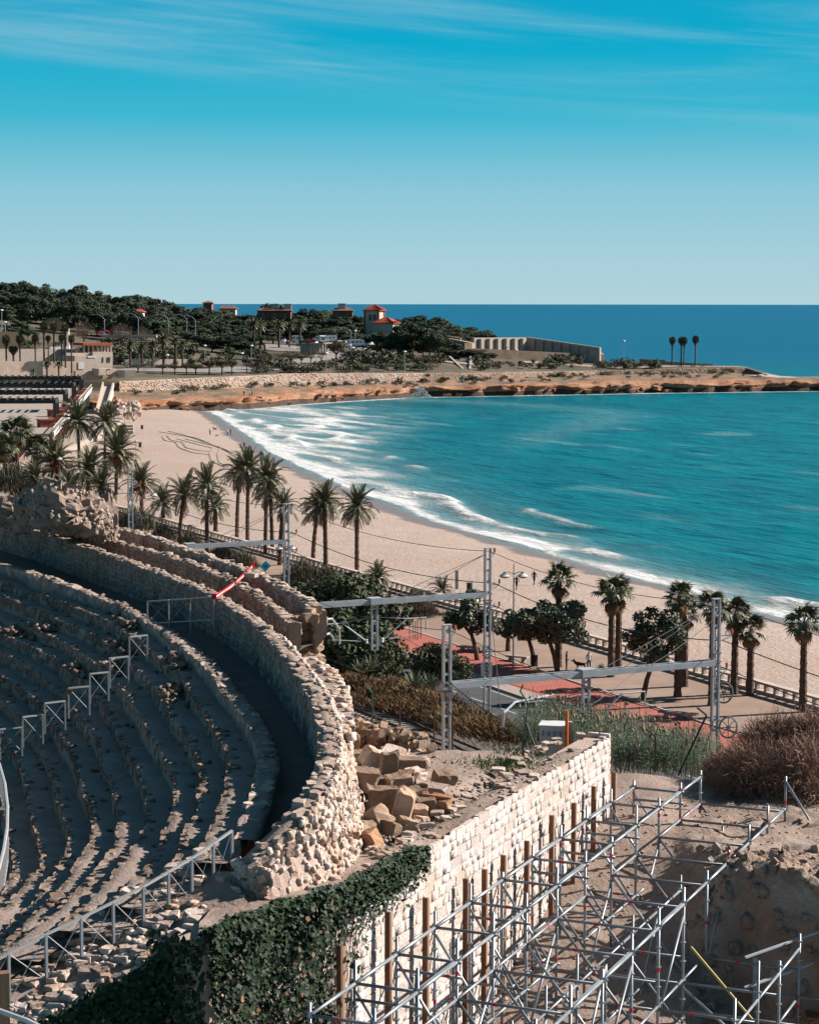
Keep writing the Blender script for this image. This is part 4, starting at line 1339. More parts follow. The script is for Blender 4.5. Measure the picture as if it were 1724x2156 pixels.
# ------------------------------------------------------------------ recessed wall left of the ivy corner
mb = MB()
lw = [Vector((-3.4, 44.4, 19.8))] + LW
vs = [(p.x, p.y, p.z - .06) for p in lw] + [(p.x, p.y, 11.5) for p in lw] + [(p.x - .2, p.y + .9, p.z - .1) for p in lw]
m_ = len(lw)
mb.add(vs, [(i, m_ + i, m_ + i + 1, i + 1) for i in range(m_ - 1)] + [(2 * m_ + i, i, i + 1, 2 * m_ + i + 1) for i in range(m_ - 1)])
dark_wall = single('ivy_wall', mb, MATS['mortar'], 'dark overgrown stone wall in shadow under the near railing', 'wall')
items = []
for i in range(260):
 q = rng.uniform(0, m_ - 1.01); i0 = int(q)
 p = lw[i0].lerp(lw[i0 + 1], q - i0)
 z = p.z - .1 - rng.random() ** 1.2 * 4.5
 w = rng.uniform(.15, .45)
 items.append(TRS((p.x, p.y - .02, z), q=Quaternion((0, 0, 1), rng.uniform(.2, .7)) @ Quaternion((0, 1, 0), rng.uniform(-.3, .3)), s=(w, .16, w * .8)))
put_stones(items, 'stone', dark_wall, 120)

# ------------------------------------------------------------------ ivy
def leaf_geom():
 # five-lobed leaf, slightly folded
 pts = [(0, -.5, 0), (.34, -.34, .05), (.5, .0, .03), (.26, .12, .0), (0, .55, -.04), (-.26, .12, .0), (-.5, .0, .03), (-.34, -.34, .05)]
 return pts, [(0, 1, 2, 3, 4), (0, 4, 5, 6, 7)]
LV, LF = leaf_geom()
lm = bpy.data.meshes.new('leaf'); lm.from_pydata(LV, [], LF); lm.materials.append(MATS['ivy'])
LVn = np.array(LV, dtype=np.float32); LFn = tri_fan(LF)
def bake_leaves(name, mats4, mname, parent):
 n = len(mats4)
 A = np.array([np.array(m_) for m_ in mats4], dtype=np.float32)
 V = np.einsum('nij,kj->nki', A[:, :3, :3], LVn) + A[:, None, :3, 3]
 Fq = (LFn[None] + (np.arange(n) * len(LVn))[:, None, None]).reshape(-1, 3)
 o = link(name, np_mesh(name, V.reshape(-1, 3), Fq), MATS[mname], parent)
 o['kind'] = 'stuff'
 return o
def ivy_mats(n, sampler, s0=.09, s1=.2):
 out = []
 for _ in range(n):
  r_ = sampler()
  if r_ is None: continue
  p, nv = r_
  nv = (Vector(nv) + Vector((rng.gauss(0, .45), rng.gauss(0, .45), rng.gauss(.25, .4)))).normalized()
  q = nv.to_track_quat('Z', 'Y') @ Quaternion((0, 0, 1), rng.uniform(0, 6.28))
  out.append(TRS(p, q=q, s=rng.uniform(s0, s1)))
 return out
aK = w_pix(430); a690 = w_pix(690); a740 = w_pix(745); a880 = w_pix(885)
def samp_curtain():
 if rng.random() < .22:
  p, d, nn_ = w_at(aK, .2 - rng.random() * 1.5, WZ + .1 - rng.random() * 6.5)
  e = Vector((d[0], d[1], 0)); p = p + e * (.1 + rng.random() * .2)
  return p, (d[0], d[1], .2)
 a = rng.uniform(a690 - .9, aK)
 top = WZ + .15; z = top - rng.random() * 6.5
 # ragged right edge with trailing strands
 lim = a690 - .1 - .35 * math.sin(z * 2.3) - .3 * (WZ - z) * .0 + rng.gauss(0, .22)
 if a < lim and rng.random() > .16: return None
 if float(fnoise(np.array([a * 1.3]), np.array([z * .8 + 40]), 3)[0]) < -.10 - .12 * rng.random(): return None
 bulge = .12 + .22 * (.5 + .5 * math.sin(a * 3.1 + z * 1.7)) + rng.random() * .16
 p, d, nn_ = w_at(a, bulge, z)
 return p, (nn_[0], nn_[1], .25)
def samp_top():
 a = rng.uniform(a880, aK)
 q = (a - a880) / (aK - a880)
 drop = max(0.0, rng.gauss(.0, .25 + .35 * q)) * (1 if rng.random() < .9 else 1.8)
 back = rng.uniform(-.1, .45) * (.55 + .45 * math.sin(a * 2.2) ** 2)
 p, d, nn_ = w_at(a, .16 - max(0, back) * (drop < .05) + rng.random() * .12, WZ + .10 + rng.random() * .14 * (.4 + q) - drop)
 return p, (nn_[0] * .6, nn_[1] * .6, .7)
def samp_left():
 q = rng.random() ** .9 * (m_ - 1.02); i0 = int(q)
 p = lw[i0].lerp(lw[i0 + 1], q - i0)
 dz = abs(rng.gauss(0, 1.6)) * (1 - .12 * q)
 if rng.random() < .35 * math.sin(q * 4.1 + dz * 2) ** 2: return None
 pos = Vector((p.x + rng.uniform(-.1, .1), p.y - .10 - rng.random() * .2, p.z + .10 - dz + rng.uniform(-.05, .1)))
 return pos, (.35, -.85, .35)
ivy_c = thing('ivy', 'dense dark green ivy curtain hanging over the near corner of the white wall', 'ivy', Vector((-3.5, 43, 13)))
ms = ivy_mats(10500, samp_curtain, .05, .17)
for M_ in ms[:170]: link('leaf', lm, None, ivy_c, M_)
dead = ms[-500:]; ms = ms[:-500]
bake_leaves('foliage', ms[170:], 'ivy', ivy_c)
bake_leaves('dead_leaves', dead, 'frond_dry', ivy_c)
ivy_t = thing('ivy', 'thick ivy mat creeping along the head of the white wall', 'ivy', Vector((-1.5, 46, 20)))
ms = ivy_mats(6500, samp_top, .07, .16)
for M_ in ms[:130]: link('leaf', lm, None, ivy_t, M_)
bake_leaves('foliage', ms[130:], 'ivy', ivy_t)
ivy_l = thing('ivy', 'ivy spilling over the shadowed wall below the near railing', 'ivy', Vector((-6, 43, 17)))
ms = ivy_mats(7000, samp_left, .08, .17)
for M_ in ms[:130]: link('leaf', lm, None, ivy_l, M_)
bake_leaves('foliage', ms[130:], 'ivy', ivy_l)
# bare trailing stems at the edge of the curtain
mb = MB()
for k in range(26):
 a = a690 + rng.uniform(-.9, .4); z = WZ - rng.uniform(.2, 1)
 pts = []
 for i in range(9):
  p, d, nn_ = w_at(a + .12 * math.sin(i * .9 + k), .12, z - i * rng.uniform(.25, .5)); pts.append(p)
 mb.tube(pts, .008, 3)
part('stem', mb, MATS['trunk'], ivy_c)

# ------------------------------------------------------------------ timber soldiers against the wall
tp = [(1275, 1625), (1232, 1655), (1190, 1690), (1143, 1716), (1090, 1770), (1040, 1800), (960, 1850), (875, 1890), (795, 1920), (697, 1990), (1000, 1830)]
for i, (u, v) in enumerate(tp):
 a = w_pix(u)
 p, d, nn_ = w_at(a, .28)
 yq = p.y
 top = at(u, v, y=yq)
 t_ = thing('timber_post', 'upright timber post against the white wall, ' + ['nearest the far corner', 'second from the far corner', 'third from the far corner', 'fourth from the far corner', 'fifth from the far corner', 'sixth from the far corner', 'eighth from the far corner', 'third from the ivy', 'second from the ivy', 'half hidden by the ivy', 'seventh from the far corner'][i], 'post', (p.x, p.y, 13.5), 'timber posts along the wall')
 rz = math.atan2(d[1], d[0])
 mb = MB().box((p.x, p.y, (top.z + 13) / 2), (.08, .13, top.z - 13), rz=rz)
 q2 = p + Vector((d[0], d[1], 0)) * -.09
 part('board', mb, MATS['wood'], t_)
 part('board', MB().box((q2.x + nn_[0] * .02, q2.y + nn_[1] * .02, (top.z - .05 + 13) / 2), (.09, .06, top.z - 13.05), rz=rz), MATS['wood_lit'], t_)  # lighter strip: the timber's sunlit right side, put into the colour

# ------------------------------------------------------------------ scaffolding
def scaffold():
 far = Wc[0]; near = Wc[2]
 w = Vector((near.x - far.x, near.y - far.y, 0)).normalized() * -1     # towards the far end
 nrm = Vector((w.y, -w.x, 0))
 O = far + nrm * .70 + w * .2; O.z = 0
 BAY = 2.25
 base = thing('scaffolding', 'grey tubular steel scaffolding with braced bays in front of the white wall', 'scaffolding', O + Vector((0, 0, 14)))
 rows = [0.0, 1.45, 4.1]
 ZL = [18.45, 16.45, 14.45]
 def P(r, b, z): return O + nrm * rows[r] - w * (BAY * b) + Vector((0, 0, z))
 TR = .037
 g = MATS['galv']; gd = MATS['galv_dark']
 def tube(nm, a, b, r=TR, m=g): return part(nm, MB().tube([a, b], r, 8), m, base, True)
 def ros(parent, p):
  c = MB().lathe(p, [(.036, -.03), (.075, -.02), (.078, .01), (.036, .02)], 8)
  link('rosette', c.mesh(), g, parent)
 def band(parent, a, b, q):
  p = a.lerp(b, q); d = (b - a).normalized()
  link('red_mark', MB().tube([p - d * .05, p + d * .05], TR + .004, 8).mesh(), MATS['red_tape'], parent)
 NB = 11
 first = {0: 0, 1: -1, 2: -1}
 for r in range(3):
  zlev = ZL[0] if r < 1 else (ZL[0] if r == 1 else ZL[0] - .75)
  for b in range(first[r], NB):
   top = zlev + rng.uniform(.2, .6)
   if r == 2 and b < 0: top = zlev + 1.0
   a = P(r, b, 12.6); c = P(r, b, top)
   gz = float(dig_z(np.array([a.x]), np.array([a.y]))[0])
   a.z = max(gz - .1, 12.6)
   po = tube('standard', a, c)
   z = zlev - .5
   for k in range(11):
    zz = zlev - k * .5 - (.0)
    if zz > a.z + .2: ros(po, P(r, b, zz))
   if rng.random() < .55: band(po, a, c, rng.uniform(.5, .9))
   if rng.random() < .4: band(po, a, c, rng.uniform(.2, .5))
   link('coupler', MB().box(P(r, b, zlev + .02), (.11, .11, .13), rz=.4).mesh(), gd, po)
  for b in range(first[r], NB - 1):
   levs = [zlev] + ([zlev - .85] if r == 1 else []) + [zlev - 2.0, zlev - 3.0, zlev - 4.3]
   for li, zz in enumerate(levs):
    if li > 0 and rng.random() < .18: continue
    le = tube('ledger', P(r, b, zz), P(r, b + 1, zz), TR * (1.12 if li == 0 else .95))
    if rng.random() < .25: band(le, P(r, b, zz), P(r, b + 1, zz), rng.uniform(.2, .8))
    # flat toe plates on some top ledgers
    if li == 0 and rng.random() < .45:
     x = MB().bar(P(r, b, zz + .01) + nrm * -.03, P(r, b + 1, zz + .01) + nrm * -.03, .012, .11)
     part('plate', x, MATS['galv'], base)
 for b in range(-1, NB):
  for (r0, r1, z0, lv) in ((0, 1, 18.45, 0), (0, 1, 18.10, 1), (1, 2, 17.6, 0), (0, 1, 16.45, 1), (0, 1, 15.5, 1), (1, 2, 16.3, 1), (1, 2, 15.6, 1), (0, 1, 14.3, 1), (1, 2, 14.1, 1), (1, 2, 14.8, 1)):
   if b < first[r0] or (lv and rng.random() < .12): continue
   a = P(r0, b, z0) - nrm * (.12 if lv == 0 and r0 == 0 else 0); c = P(r1, b, z0) + nrm * (.1 if r1 == 1 else 0)
   le = tube('transom', a, c, TR, gd)
   if rng.random() < .5: band(le, a, c, rng.uniform(.3, .8))
 # raking braces from the middle row down to the outer side, and bay diagonals
 for b in range(-1, NB):
  tube('brace', P(1, b, 17.58), P(2, b, 14.4), TR * .98, gd if b % 3 else g)
  tube('brace', P(1, b, 15.6), P(2, b, 13.4), TR * .95, g)
  if b >= 0: tube('brace', P(0, b, 18.3), P(1, b, 16.2), TR * .95, g); tube('brace', P(0, b, 16.2), P(1, b, 13.6), TR * .95, gd)
  if b % 2 == 1: tube('brace', P(1, b, 17.4), P(1, b + 1, 15.2), TR * .95, g)
  if b < NB - 1 and b % 2 == 0: tube('brace', P(2, b, 17.4), P(2, b + 1, 15.4), TR * .95, gd)
  if b < NB - 1 and b >= 0: tube('brace', P(0, b, 16.3 if b % 2 else 14.2), P(0, b + 1, 14.2 if b % 2 else 16.3), TR * .9, gd)
 tube('brace', P(2, -1, 18.55), P(2, -1, 14.6) + nrm * 2.6, TR, g)
 rows.append(2.75)
 for b in range(0, NB):
  po = tube('standard', P(3, b, 13.0), P(3, b, 17.0 + rng.uniform(-.2, .6)), TR * .95, gd)
  for k in range(6): ros(po, P(3, b, 16.8 - k * .6))
  if b < NB - 1:
   for zz in (16.75, 15.1, 13.9):
    if rng.random() < .75: tube('ledger', P(3, b, zz), P(3, b + 1, zz), TR * .95, gd if b % 2 else g)
   if b % 2: tube('brace', P(3, b, 16.6), P(3, b + 1, 14.0), TR * .95, g)
 rows.pop()
 # outer lower lift
 rows.append(6.6)
 for b in range(3, NB - 1):
  po = tube('standard', P(3, b, 13.2), P(3, b, 16.7 + rng.uniform(-.2, .5)))
  for k in range(5): ros(po, P(3, b, 16.4 - k * .5))
  if rng.random() < .6: band(po, P(3, b, 13.2), P(3, b, 16.6), rng.uniform(.3, .8))
  if b < NB - 2:
   tube('ledger', P(3, b, 16.2), P(3, b + 1, 16.2))
   if b % 2: tube('ledger', P(3, b, 14.9), P(3, b + 1, 14.9))
  le = tube('transom', P(2, b, 15.62), P(3, b, 15.62), TR, gd)
  if b % 2: band(le, P(2, b, 15.62), P(3, b, 15.62), .35)
  tube('transom', P(2, b, 14.9), P(3, b, 14.9) + nrm * .6, TR, gd)
  if b % 2 == 0: tube('brace', P(2, b, 15.5), P(3, b, 13.6), TR, g)
 part('yellow_brace', MB().tube([P(2, 4, 16.6) + nrm * .2, P(3, 4, 14.2)], TR, 8), MATS['yellow'], base)
 return O, w, nrm, P
mat('yellow', (.45, .36, .10), rough=.6)
SO, SW, SN, SP = scaffold()
# ribbed steel plates on the ground under the scaffolding
for i, (u, v) in enumerate(((1500, 2050), (1480, 2115), (1570, 2105))):
 p = at(u, v, 15.35)
 z = float(dig_z(np.array([p.x]), np.array([p.y]))[0]) + .05
 mb = MB().box((p.x, p.y, z), (1.3, 1.0, .03), rz=1.17)
 pl = single('ground_plate', mb, MATS['plate'] if 'plate' in MATS else mat('plate', (.20, .19, .19), (.15, .145, .145), scale=2, rough=.6), ['farthest', 'nearest', 'rightmost'][i] + ' ribbed steel ground plate under the scaffolding', 'plate', 'ground plates in the dig')
 rb = MB()
 M3 = Matrix.Rotation(1.17, 3, 'Z')
 for a in range(7):
  for b in range(5):
   rb.box(Vector((p.x, p.y, z + .02)) + M3 @ Vector((-.55 + a * .18, -.4 + b * .2, 0)), (.09, .025, .012), rz=1.17 + (.785 if (a + b) % 2 else -.785))
 r_ = link('tread_rib', rb.mesh(), MATS['plate'], pl); r_['kind'] = 'stuff'
# site steps and guard rail in the pit
p = at(1700, 2110, 14.6)
b = thing('site_steps', 'dark wooden site steps climbing out of the pit at the right edge', 'steps', p)
for k in range(5):
 part('tread', MB().box(p + Vector((.15 + .33 * k, .1, -.25 + .19 * k)), (.34, 1.3, .05), rz=-.15), MATS['wood'], b)
part('stringer', MB().bar(p + Vector((0, -.5, -.5)), p + Vector((1.8, -.5, .55)), .06, .25), MATS['wood'], b)
part('stringer', MB().bar(p + Vector((0, .7, -.5)), p + Vector((1.8, .7, .55)), .06, .25), MATS['wood'], b)
g_ = thing('guard_rail', 'grey steel guard rail posts beside the site steps in the pit', 'railing', at(1640, 2120, 14.2))
for (u, v0, v1) in ((1590, 2010, 2110), (1625, 1995, 2100), (1685, 1975, 2090)):
 c = at(u, v1, 14.4); t_ = c.copy(); t_.z += (v1 - v0) / F_PX * c.y
 part('post', MB().bar(c, t_, .12, .05), MATS['mast_grey'], g_)
c = at(1570, 2015, 16.2); d_ = at(1740, 1955, 16.5)
part('top_rail', MB().bar(c, d_, .07, .05), MATS['mast_grey'], g_)
part('mid_rail', MB().bar(c - Vector((0, 0, .8)), d_ - Vector((0, 0, .8)), .07, .05), MATS['mast_grey'], g_)

c = at(9, 2048, y=37.0)
single('timber_stake', MB().box(c + Vector((0, 0, -1.2)), (.2, .2, 2.4), rz=.3), MATS['wood'], 'thick brown timber stake at the bottom left corner', 'post')
single('dark_handrail', MB().tube([at(-30, 2118, y=36), at(60, 2150, y=36), at(130, 2185, y=36)], .05, 8), MATS['rail_grey'], 'dark sloping handrail cutting the bottom left corner', 'railing')
# ------------------------------------------------------------------ rubble blocks on the platform
def block(u, v, size, rz, tilt, label, z=20.0, m='rubble_block', seed=0, lift=0.0, group=None):
 vs, fs = stone_geom(300 + seed, chamfer=.15, jit=.13)
 c = at(u, v, z)
 q = Quaternion((0, 0, 1), rz) @ Quaternion((1, 0, 0), tilt[0]) @ Quaternion((0, 1, 0), tilt[1])
 me = bpy.data.meshes.new('stone_block'); me.from_pydata(vs, [], fs); me.materials.append(MATS[m])
 o = link('stone_block', me, None, M=TRS(c + Vector((0, 0, lift)), q=q, s=tuple(1.08 * k_ for k_ in size)))
 setp(o, label, 'stone block', group or 'fallen stone blocks behind the retaining wall')
 bm = bmesh.new(); bm.from_mesh(me)
 bmesh.ops.triangulate(bm, faces=bm.faces); bmesh.ops.subdivide_edges(bm, edges=bm.edges, cuts=2, use_grid_fill=True)
 for v_ in bm.verts:
  c_ = v_.co
  k_ = .36 * float(fnoise(c_.x * 4 + seed * 3, c_.y * 4 + c_.z * 5, 3))
  v_.co = c_ * (1 + k_)
 bm.to_mesh(me); bm.free()
 return o
mat('block_orange', (.50, .29, .16), (.40, .21, .11), scale=2, bump=.8, bscale=9, c3=(.28, .17, .10), scale3=1.2)
mat('block_dark', (.26, .18, .125), (.19, .125, .085), scale=2, bump=.9, bscale=9, c3=(.34, .23, .155), scale3=1.3)
BL = [
 (761, 1640, 20.6, (.85, .55, .5), -.12, (.05, .12), 'block_dark', 'big dark brown squared block on the top left of the pile'),
 (809, 1682, 20.4, (.80, .55, .52), -.10, (0, .02), 'rubble_block', 'big tan squared block in the middle of the pile, front lit'),
 (749, 1682, 20.3, (.40, .4, .32), .1, (0, 0), 'stone_pale', 'small pale squared block wedged under the dark block'),
 (740, 1722, 20.2, (.62, .5, .45), .3, (.1, .3), 'block_orange', 'orange rounded block low on the left of the pile'),
 (785, 1730, 20.2, (.75, .5, .5), -.5, (.1, -.55), 'rubble_block', 'rough block leaning left below the middle of the pile'),
 (818, 1625, 20.5, (.38, .5, .95), .1, (0, .12), 'block_dark', 'tall upright dark block behind the tan one'),
 (850, 1704, 20.3, (.42, .5, .85), -.1, (.05, .25), 'rubble_block', 'long block standing steeply right of the tan one'),
 (845, 1648, 20.4, (.62, .5, .4), .25, (.1, -.2), 'rubble_block', 'flat-topped block right of the tall dark stone'),
 (862, 1612, 20.2, (.85, .55, .38), .1, (0, .1), 'block_dark', 'long weathered block at the back of the pile'),
 (832, 1592, 20.2, (.70, .6, .35), -.3, (.2, .15), 'stone_pale', 'pale slab at the very back of the pile'),
 (784, 1597, 20.4, (.55, .3, .5), .5, (.3, .5), 'stone_pale', 'pale wedge-shaped block leaning against the retaining wall'),
 (757, 1596, 20.3, (.4, .4, .36), .2, (.1, .1), 'rubble_block', 'small brown block at the back by the retaining wall'),
 (875, 1610, 20.1, (.62, .5, .36), -.25, (0, .05), 'stone_pale', 'white squared block on the right at the back of the pile'),
 (935, 1645, 20.1, (.48, .45, .44), .4, (.2, .1), 'rubble_block', 'lone rounded tan boulder on the dusty ground'),
 (908, 1668, 20.1, (.72, .55, .42), -.2, (.05, .1), 'stone_pale', 'large grey-white rounded block on the right of the pile'),
 (880, 1672, 20.2, (.42, .4, .36), .6, (.1, -.3), 'rubble_block', 'tilted tan block between the pile and the white boulder'),
 (855, 1636, 20.3, (.42, .4, .3), .2, (0, .1), 'block_dark', 'low brown block under the long weathered one'),
 (876, 1632, 20.2, (.42, .4, .3), .8, (.1, 0), 'stone_pale', 'pale cracked block below the white squared one'),
 (895, 1700, 20.1, (.45, .4, .45), .2, (.1, .1), 'block_dark', 'dark stained block near the broken plank'),
 (882, 1712, 20.1, (.42, .36, .34), .0, (.1, .1), 'rubble_block', 'small block beside the long steep stone'),
 (768, 1752, 20.1, (.50, .4, .38), .3, (.4, .2), 'rubble_block', 'tilted tan block at the lower left of the pile'),
 (775, 1770, 20.1, (.5, .4, .4), -.4, (.2, -.4), 'block_orange', 'speckled block at the foot of the pile'),
 (826, 1746, 20.1, (.36, .36, .3), .9, (.1, .3), 'rubble_block', 'small wedge block right of the leaning stone'),
 (737, 1775, 20.2, (.36, .4, .62), .1, (.1, .2), 'block_orange', 'upright orange block against the rubble facing'),
 (858, 1740, 20.1, (.35, .4, .36), .4, (.1, .3), 'rubble_block', 'small block under the steep long stone'),
 (800, 1655, 20.2, (.9, .7, .5), .1, (0, 0), 'block_dark', 'hidden dark block under the top of the pile'),
 (745, 1745, 20.1, (.24, .22, .2), .9, (.1, .3), 'stone_pale', 'little white stone in the gap left of the leaning block'),
 (712, 1590, 20.3, (.5, .45, .6), .9, (.1, .2), 'stone_pale', 'pale lump fallen from the shoulder of the wall'),
 (735, 1562, 20.3, (.45, .45, .5), .4, (.1, .2), 'block_orange', 'orange lump under the broken shoulder of the wall'),
 (800, 1710, 20.0, (1.0, .6, .4), .2, (0, .1), 'block_dark', 'buried dark block under the tan middle one'),
 (925, 1695, 20.1, (.5, .4, .4), -.3, (.1, .1), 'block_orange', 'rough orange block behind the broken plank'),
]
for i, (u, v, z, sz, rz, tl, m, lb) in enumerate(BL):
 block(u, v, sz, rz, tl, lb, z, m, i)
single('plank', MB().box(at(920, 1677, 20.35), (.72, .07, .06), M=(Matrix.Rotation(-.1, 3, 'Z') @ Matrix.Rotation(.12, 3, 'Y'))), MATS['orange_wood'] if 'orange_wood' in MATS else mat('orange_wood', (.50, .15, .06), rough=.7), 'broken reddish plank lying on the right of the pile', 'plank')
# low broken wall head beyond the pile
items = []
lowb = thing('broken_wall', 'low broken rubble wall on the edge above the railway', 'wall', at(830, 1560, 20))
mbw = MB()
a = at(745, 1545, 20.1); b_ = at(895, 1580, 20.0)
mbw.bar(a, b_, .5, .6)
part('core', mbw, MATS['mortar'], lowb)
for k in range(170):
 p = a.lerp(b_, rng.random()) + Vector((rng.uniform(-.3, .3), rng.uniform(-.35, .3), rng.uniform(-.2, .36)))
 w = rng.uniform(.1, .34)
 items.append(TRS(p, q=Quaternion((rng.random(), rng.random(), rng.random(), rng.random())).normalized(), s=(w, w * .8, w * .7)))
put_stones(items, 'rubble_block', lowb, 100)
# loose stones and pebbles on the platform and the dig
def scatter(name, n, sampler, m, s0, s1, parent):
 items = []
 for _ in range(n):
  p = sampler()
  w = rng.uniform(s0, s1) * (1 if rng.random() < .9 else 2)
  items.append(TRS(p, q=Quaternion((0, 0, 1), rng.uniform(0, 3)) @ Quaternion((1, 0, 0), rng.uniform(-.4, .4)), s=(w * 1.3, w, w * .6)))
 o = bake_stones(name, items, m, parent)
 return o
def samp_plat():
 while True:
  p = at(rng.uniform(740, 1200), rng.uniform(1592, 1800), 20.0)
  if p.x < line_x(Wc, p.y) - .15: break
 return p + Vector((0, 0, .02 + .16 * float(fnoise(p.x * 1.2, p.y * 1.2, 4))))
scatter('pebbles', 800, samp_plat, 'stone_pale', .02, .06, None)
def samp_dig():
 x = rng.uniform(-1, 16); y = rng.uniform(44, 66)
 return Vector((x, y, float(dig_z(np.array([x]), np.array([y]))[0]) + .02))
scatter('pebbles', 2600, samp_dig, 'rubble_block', .015, .06, None)
# boulders on the lip of the pit
lip = []
for k in range(150):
 x = rng.uniform(8.0, 15.5); y = 56.4 + rng.uniform(-1.2, 3.6)
 z = float(dig_z(np.array([x]), np.array([y]))[0])
 w = rng.uniform(.10, .38)
 lip.append(TRS((x, y, z + .05 * w), q=Quaternion((rng.random(), rng.random(), rng.random(), rng.random())).normalized(), s=(w, w * .8, w * .6)))
for k, M_ in enumerate(lip):
 o = link('boulder', stone_mesh(k % 10, 'pit_rock'), None, M=M_)
 setp(o, 'rough pale boulder on the rock lip of the pit, ' + ('left end' if M_.translation.x < 9.5 else 'behind the scaffolding end' if M_.translation.x < 11 else 'towards the right edge'), 'boulder', 'boulders on the lip of the pit')
rf_ = []
for k in range(260):
 x = rng.uniform(7.6, 16); e_ = 56.3; y = e_ + rng.uniform(-2.2, 1.2); z = float(dig_z(np.array([x]), np.array([y]))[0]); w = rng.uniform(.12, .42)
 rf_.append(TRS((x, y, z - .1), q=Quaternion((rng.random(), rng.random(), rng.random(), rng.random())).normalized(), s=(w, w * .8, w * .7)))
bake_stones('rock_face', rf_, 'pit_rock', DIG)
# grass tufts on the platform
def tuft_mesh(seed, n=60, h=.16, r=.28):
 rr = random.Random(seed); mb = MB()
 for _ in range(n):
  x = rr.gauss(0, r); y = rr.gauss(0, r); hh = h * rr.uniform(.5, 1.3); a = rr.uniform(0, 6.28); w = .018
  dx, dy = math.cos(a) * w, math.sin(a) * w; lx, ly = rr.gauss(0, .05), rr.gauss(0, .05)
  mb.add([(x - dx, y - dy, 0), (x + dx, y + dy, 0), (x + lx, y + ly, hh)], [(0, 1, 2)])
 return mb
for i, (u, v, s_, lb) in enumerate(((1075, 1583, 1.0, 'sparse grass tuft at the platform edge by the white box'), (1045, 1608, 1.4, 'wide patch of short green grass on the dusty platform'), (1090, 1606, 1.0, 'grass patch right of the wide green patch'), (1060, 1616, .9, 'small grass tuft below the wide green patch'), (1140, 1590, .5, 'tiny grass tuft near the fence pole'))):
 o = link('grass_tuft', tuft_mesh(i, 170).mesh(), MATS['grass'], M=TRS(at(u, v, 20.0), s=(1.3 * s_, 1.0 * s_, .8)))
 setp(o, lb, 'grass')
# ================================================================== catenary masts
RZ_N = math.atan2(NY, NX)
MAST_Z0, MAST_TOP = 3.5, 15.7
def mast(name_label, pos, top=MAST_TOP, brackets=(), wheels=False, seaward=True, h0=MAST_Z0):
 base = thing('catenary_mast', name_label, 'mast', (pos.x, pos.y, h0), 'railway catenary masts')
 t_ = Vector((TX, TY, 0)); n_ = Vector((NX, NY, 0))
 m = MATS['mast_grey']
 W = .42
 for sg in (-1, 1):
  c = pos + n_ * (W / 2 * sg);
  mb = MB().box((c.x, c.y, (h0 + top) / 2), (.10, .22, top - h0), rz=RZ_N)
  part('upright', mb, m, base)
 z = h0 + .5; k = 0
 while z < top - .1:
  part('batten', MB().box((pos.x, pos.y, z), (W, .16, .13), rz=RZ_N), m, base)
  z += .78; k += 1
 part('cap', MB().box((pos.x, pos.y, top + .02), (.56, .26, .06), rz=RZ_N), m, base)
 part('footing', MB().box((pos.x, pos.y, h0 + .1), (.9, .8, .6), rz=RZ_N), MATS['concrete'], base)
 for z in (top - 3.2, top - 3.7, top - 7.2, top - 7.6):
  part('clamp', MB().box((pos.x, pos.y, z), (.62, .34, .07), rz=RZ_N), MATS['galv_dark'], base)
 for (dz, L, ins) in brackets:
  a = pos + n_ * .2; a.z = top - dz; b = pos + n_ * (.2 + L); b.z = a.z
  br = part('bracket', MB().bar(a, b, .06, .07).bar(a - Vector((0, 0, .35)), b - Vector((0, 0, .05)), .05, .05).bar(b, b + Vector((0, 0, .3)), .05, .05).bar(b - n_ * .42, b - n_ * .42 + Vector((0, 0, .26)), .05, .05), m, base)
  i_ = MB().lathe(b + Vector((0, 0, .08)), [(.05, 0), (.11, .04), (.05, .08), (.11, .14), (.05, .2), (.1, .24), (.04, .3)], 8)
  link('insulator', i_.mesh(), MATS['brick_red'], br)
 if wheels:
  for (dz, off) in wheels:
   c = pos + n_ * .62 + t_ * off; c.z = top - dz
   wh = MB(); R_ = .62
   ring = [c + n_ * (R_ * math.cos(a) * .35) + t_ * 0 + Vector((0, 0, R_ * math.sin(a))) + Vector((R_ * math.cos(a) * .55, 0, 0)) for a in np.linspace(0, 2 * math.pi, 25)]
   wh.tube(ring, .055, 6, False)
   w_ = part('tension_wheel', wh, MATS['galv_dark'], base)
   sp = MB()
   for a in np.linspace(0, 2 * math.pi, 9)[:-1]:
    sp.tube([c, c + n_ * (R_ * math.cos(a) * .35) + Vector((R_ * math.cos(a) * .55, 0, R_ * math.sin(a)))], .025, 4)
   sp.lathe(c - Vector((0, 0, .08)), [(.12, 0), (.12, .16)], 8)
   link('spoke', sp.mesh(), MATS['galv_dark'], w_)
 return base
S_R, S_L = 70.4, 52.7
T_M = [-211.7, -169.6, -132.6, -104.0]
br = ((.35, .35, 1), (2.6, .75, 1), (4.2, .75, 1))
mast('grey lattice mast with tension wheels left of the date palms, farthest of the row', st(S_R, T_M[0]), brackets=((1.6, .9, 1), (3.2, .9, 1)), wheels=((5.2, 0), (8.0, 0)))
mast('grey lattice mast behind the blue diamond sign beside tall date palms', st(S_R, T_M[1]), brackets=br)
M2 = mast('tall grey lattice mast carrying the number plate, in front of the beach', st(S_R, T_M[2]), brackets=br)
mast('grey lattice mast with two tension wheels near the right edge', st(S_R, T_M[3]), brackets=((2.2, .9, 1), (4.2, .6, 1)), wheels=((5.6, 0), (7.6, .5)))
mast('grey lattice mast standing at the platform edge, nearest of all', st(S_L, T_M[3]), top=15.3, brackets=((.4, .3, 1),))
# far end masts of the other two cross beams, hidden behind the outer wall
mast('grey lattice mast behind the outer wall carrying the middle cross beam', st(S_L, T_M[2]), top=13.0)
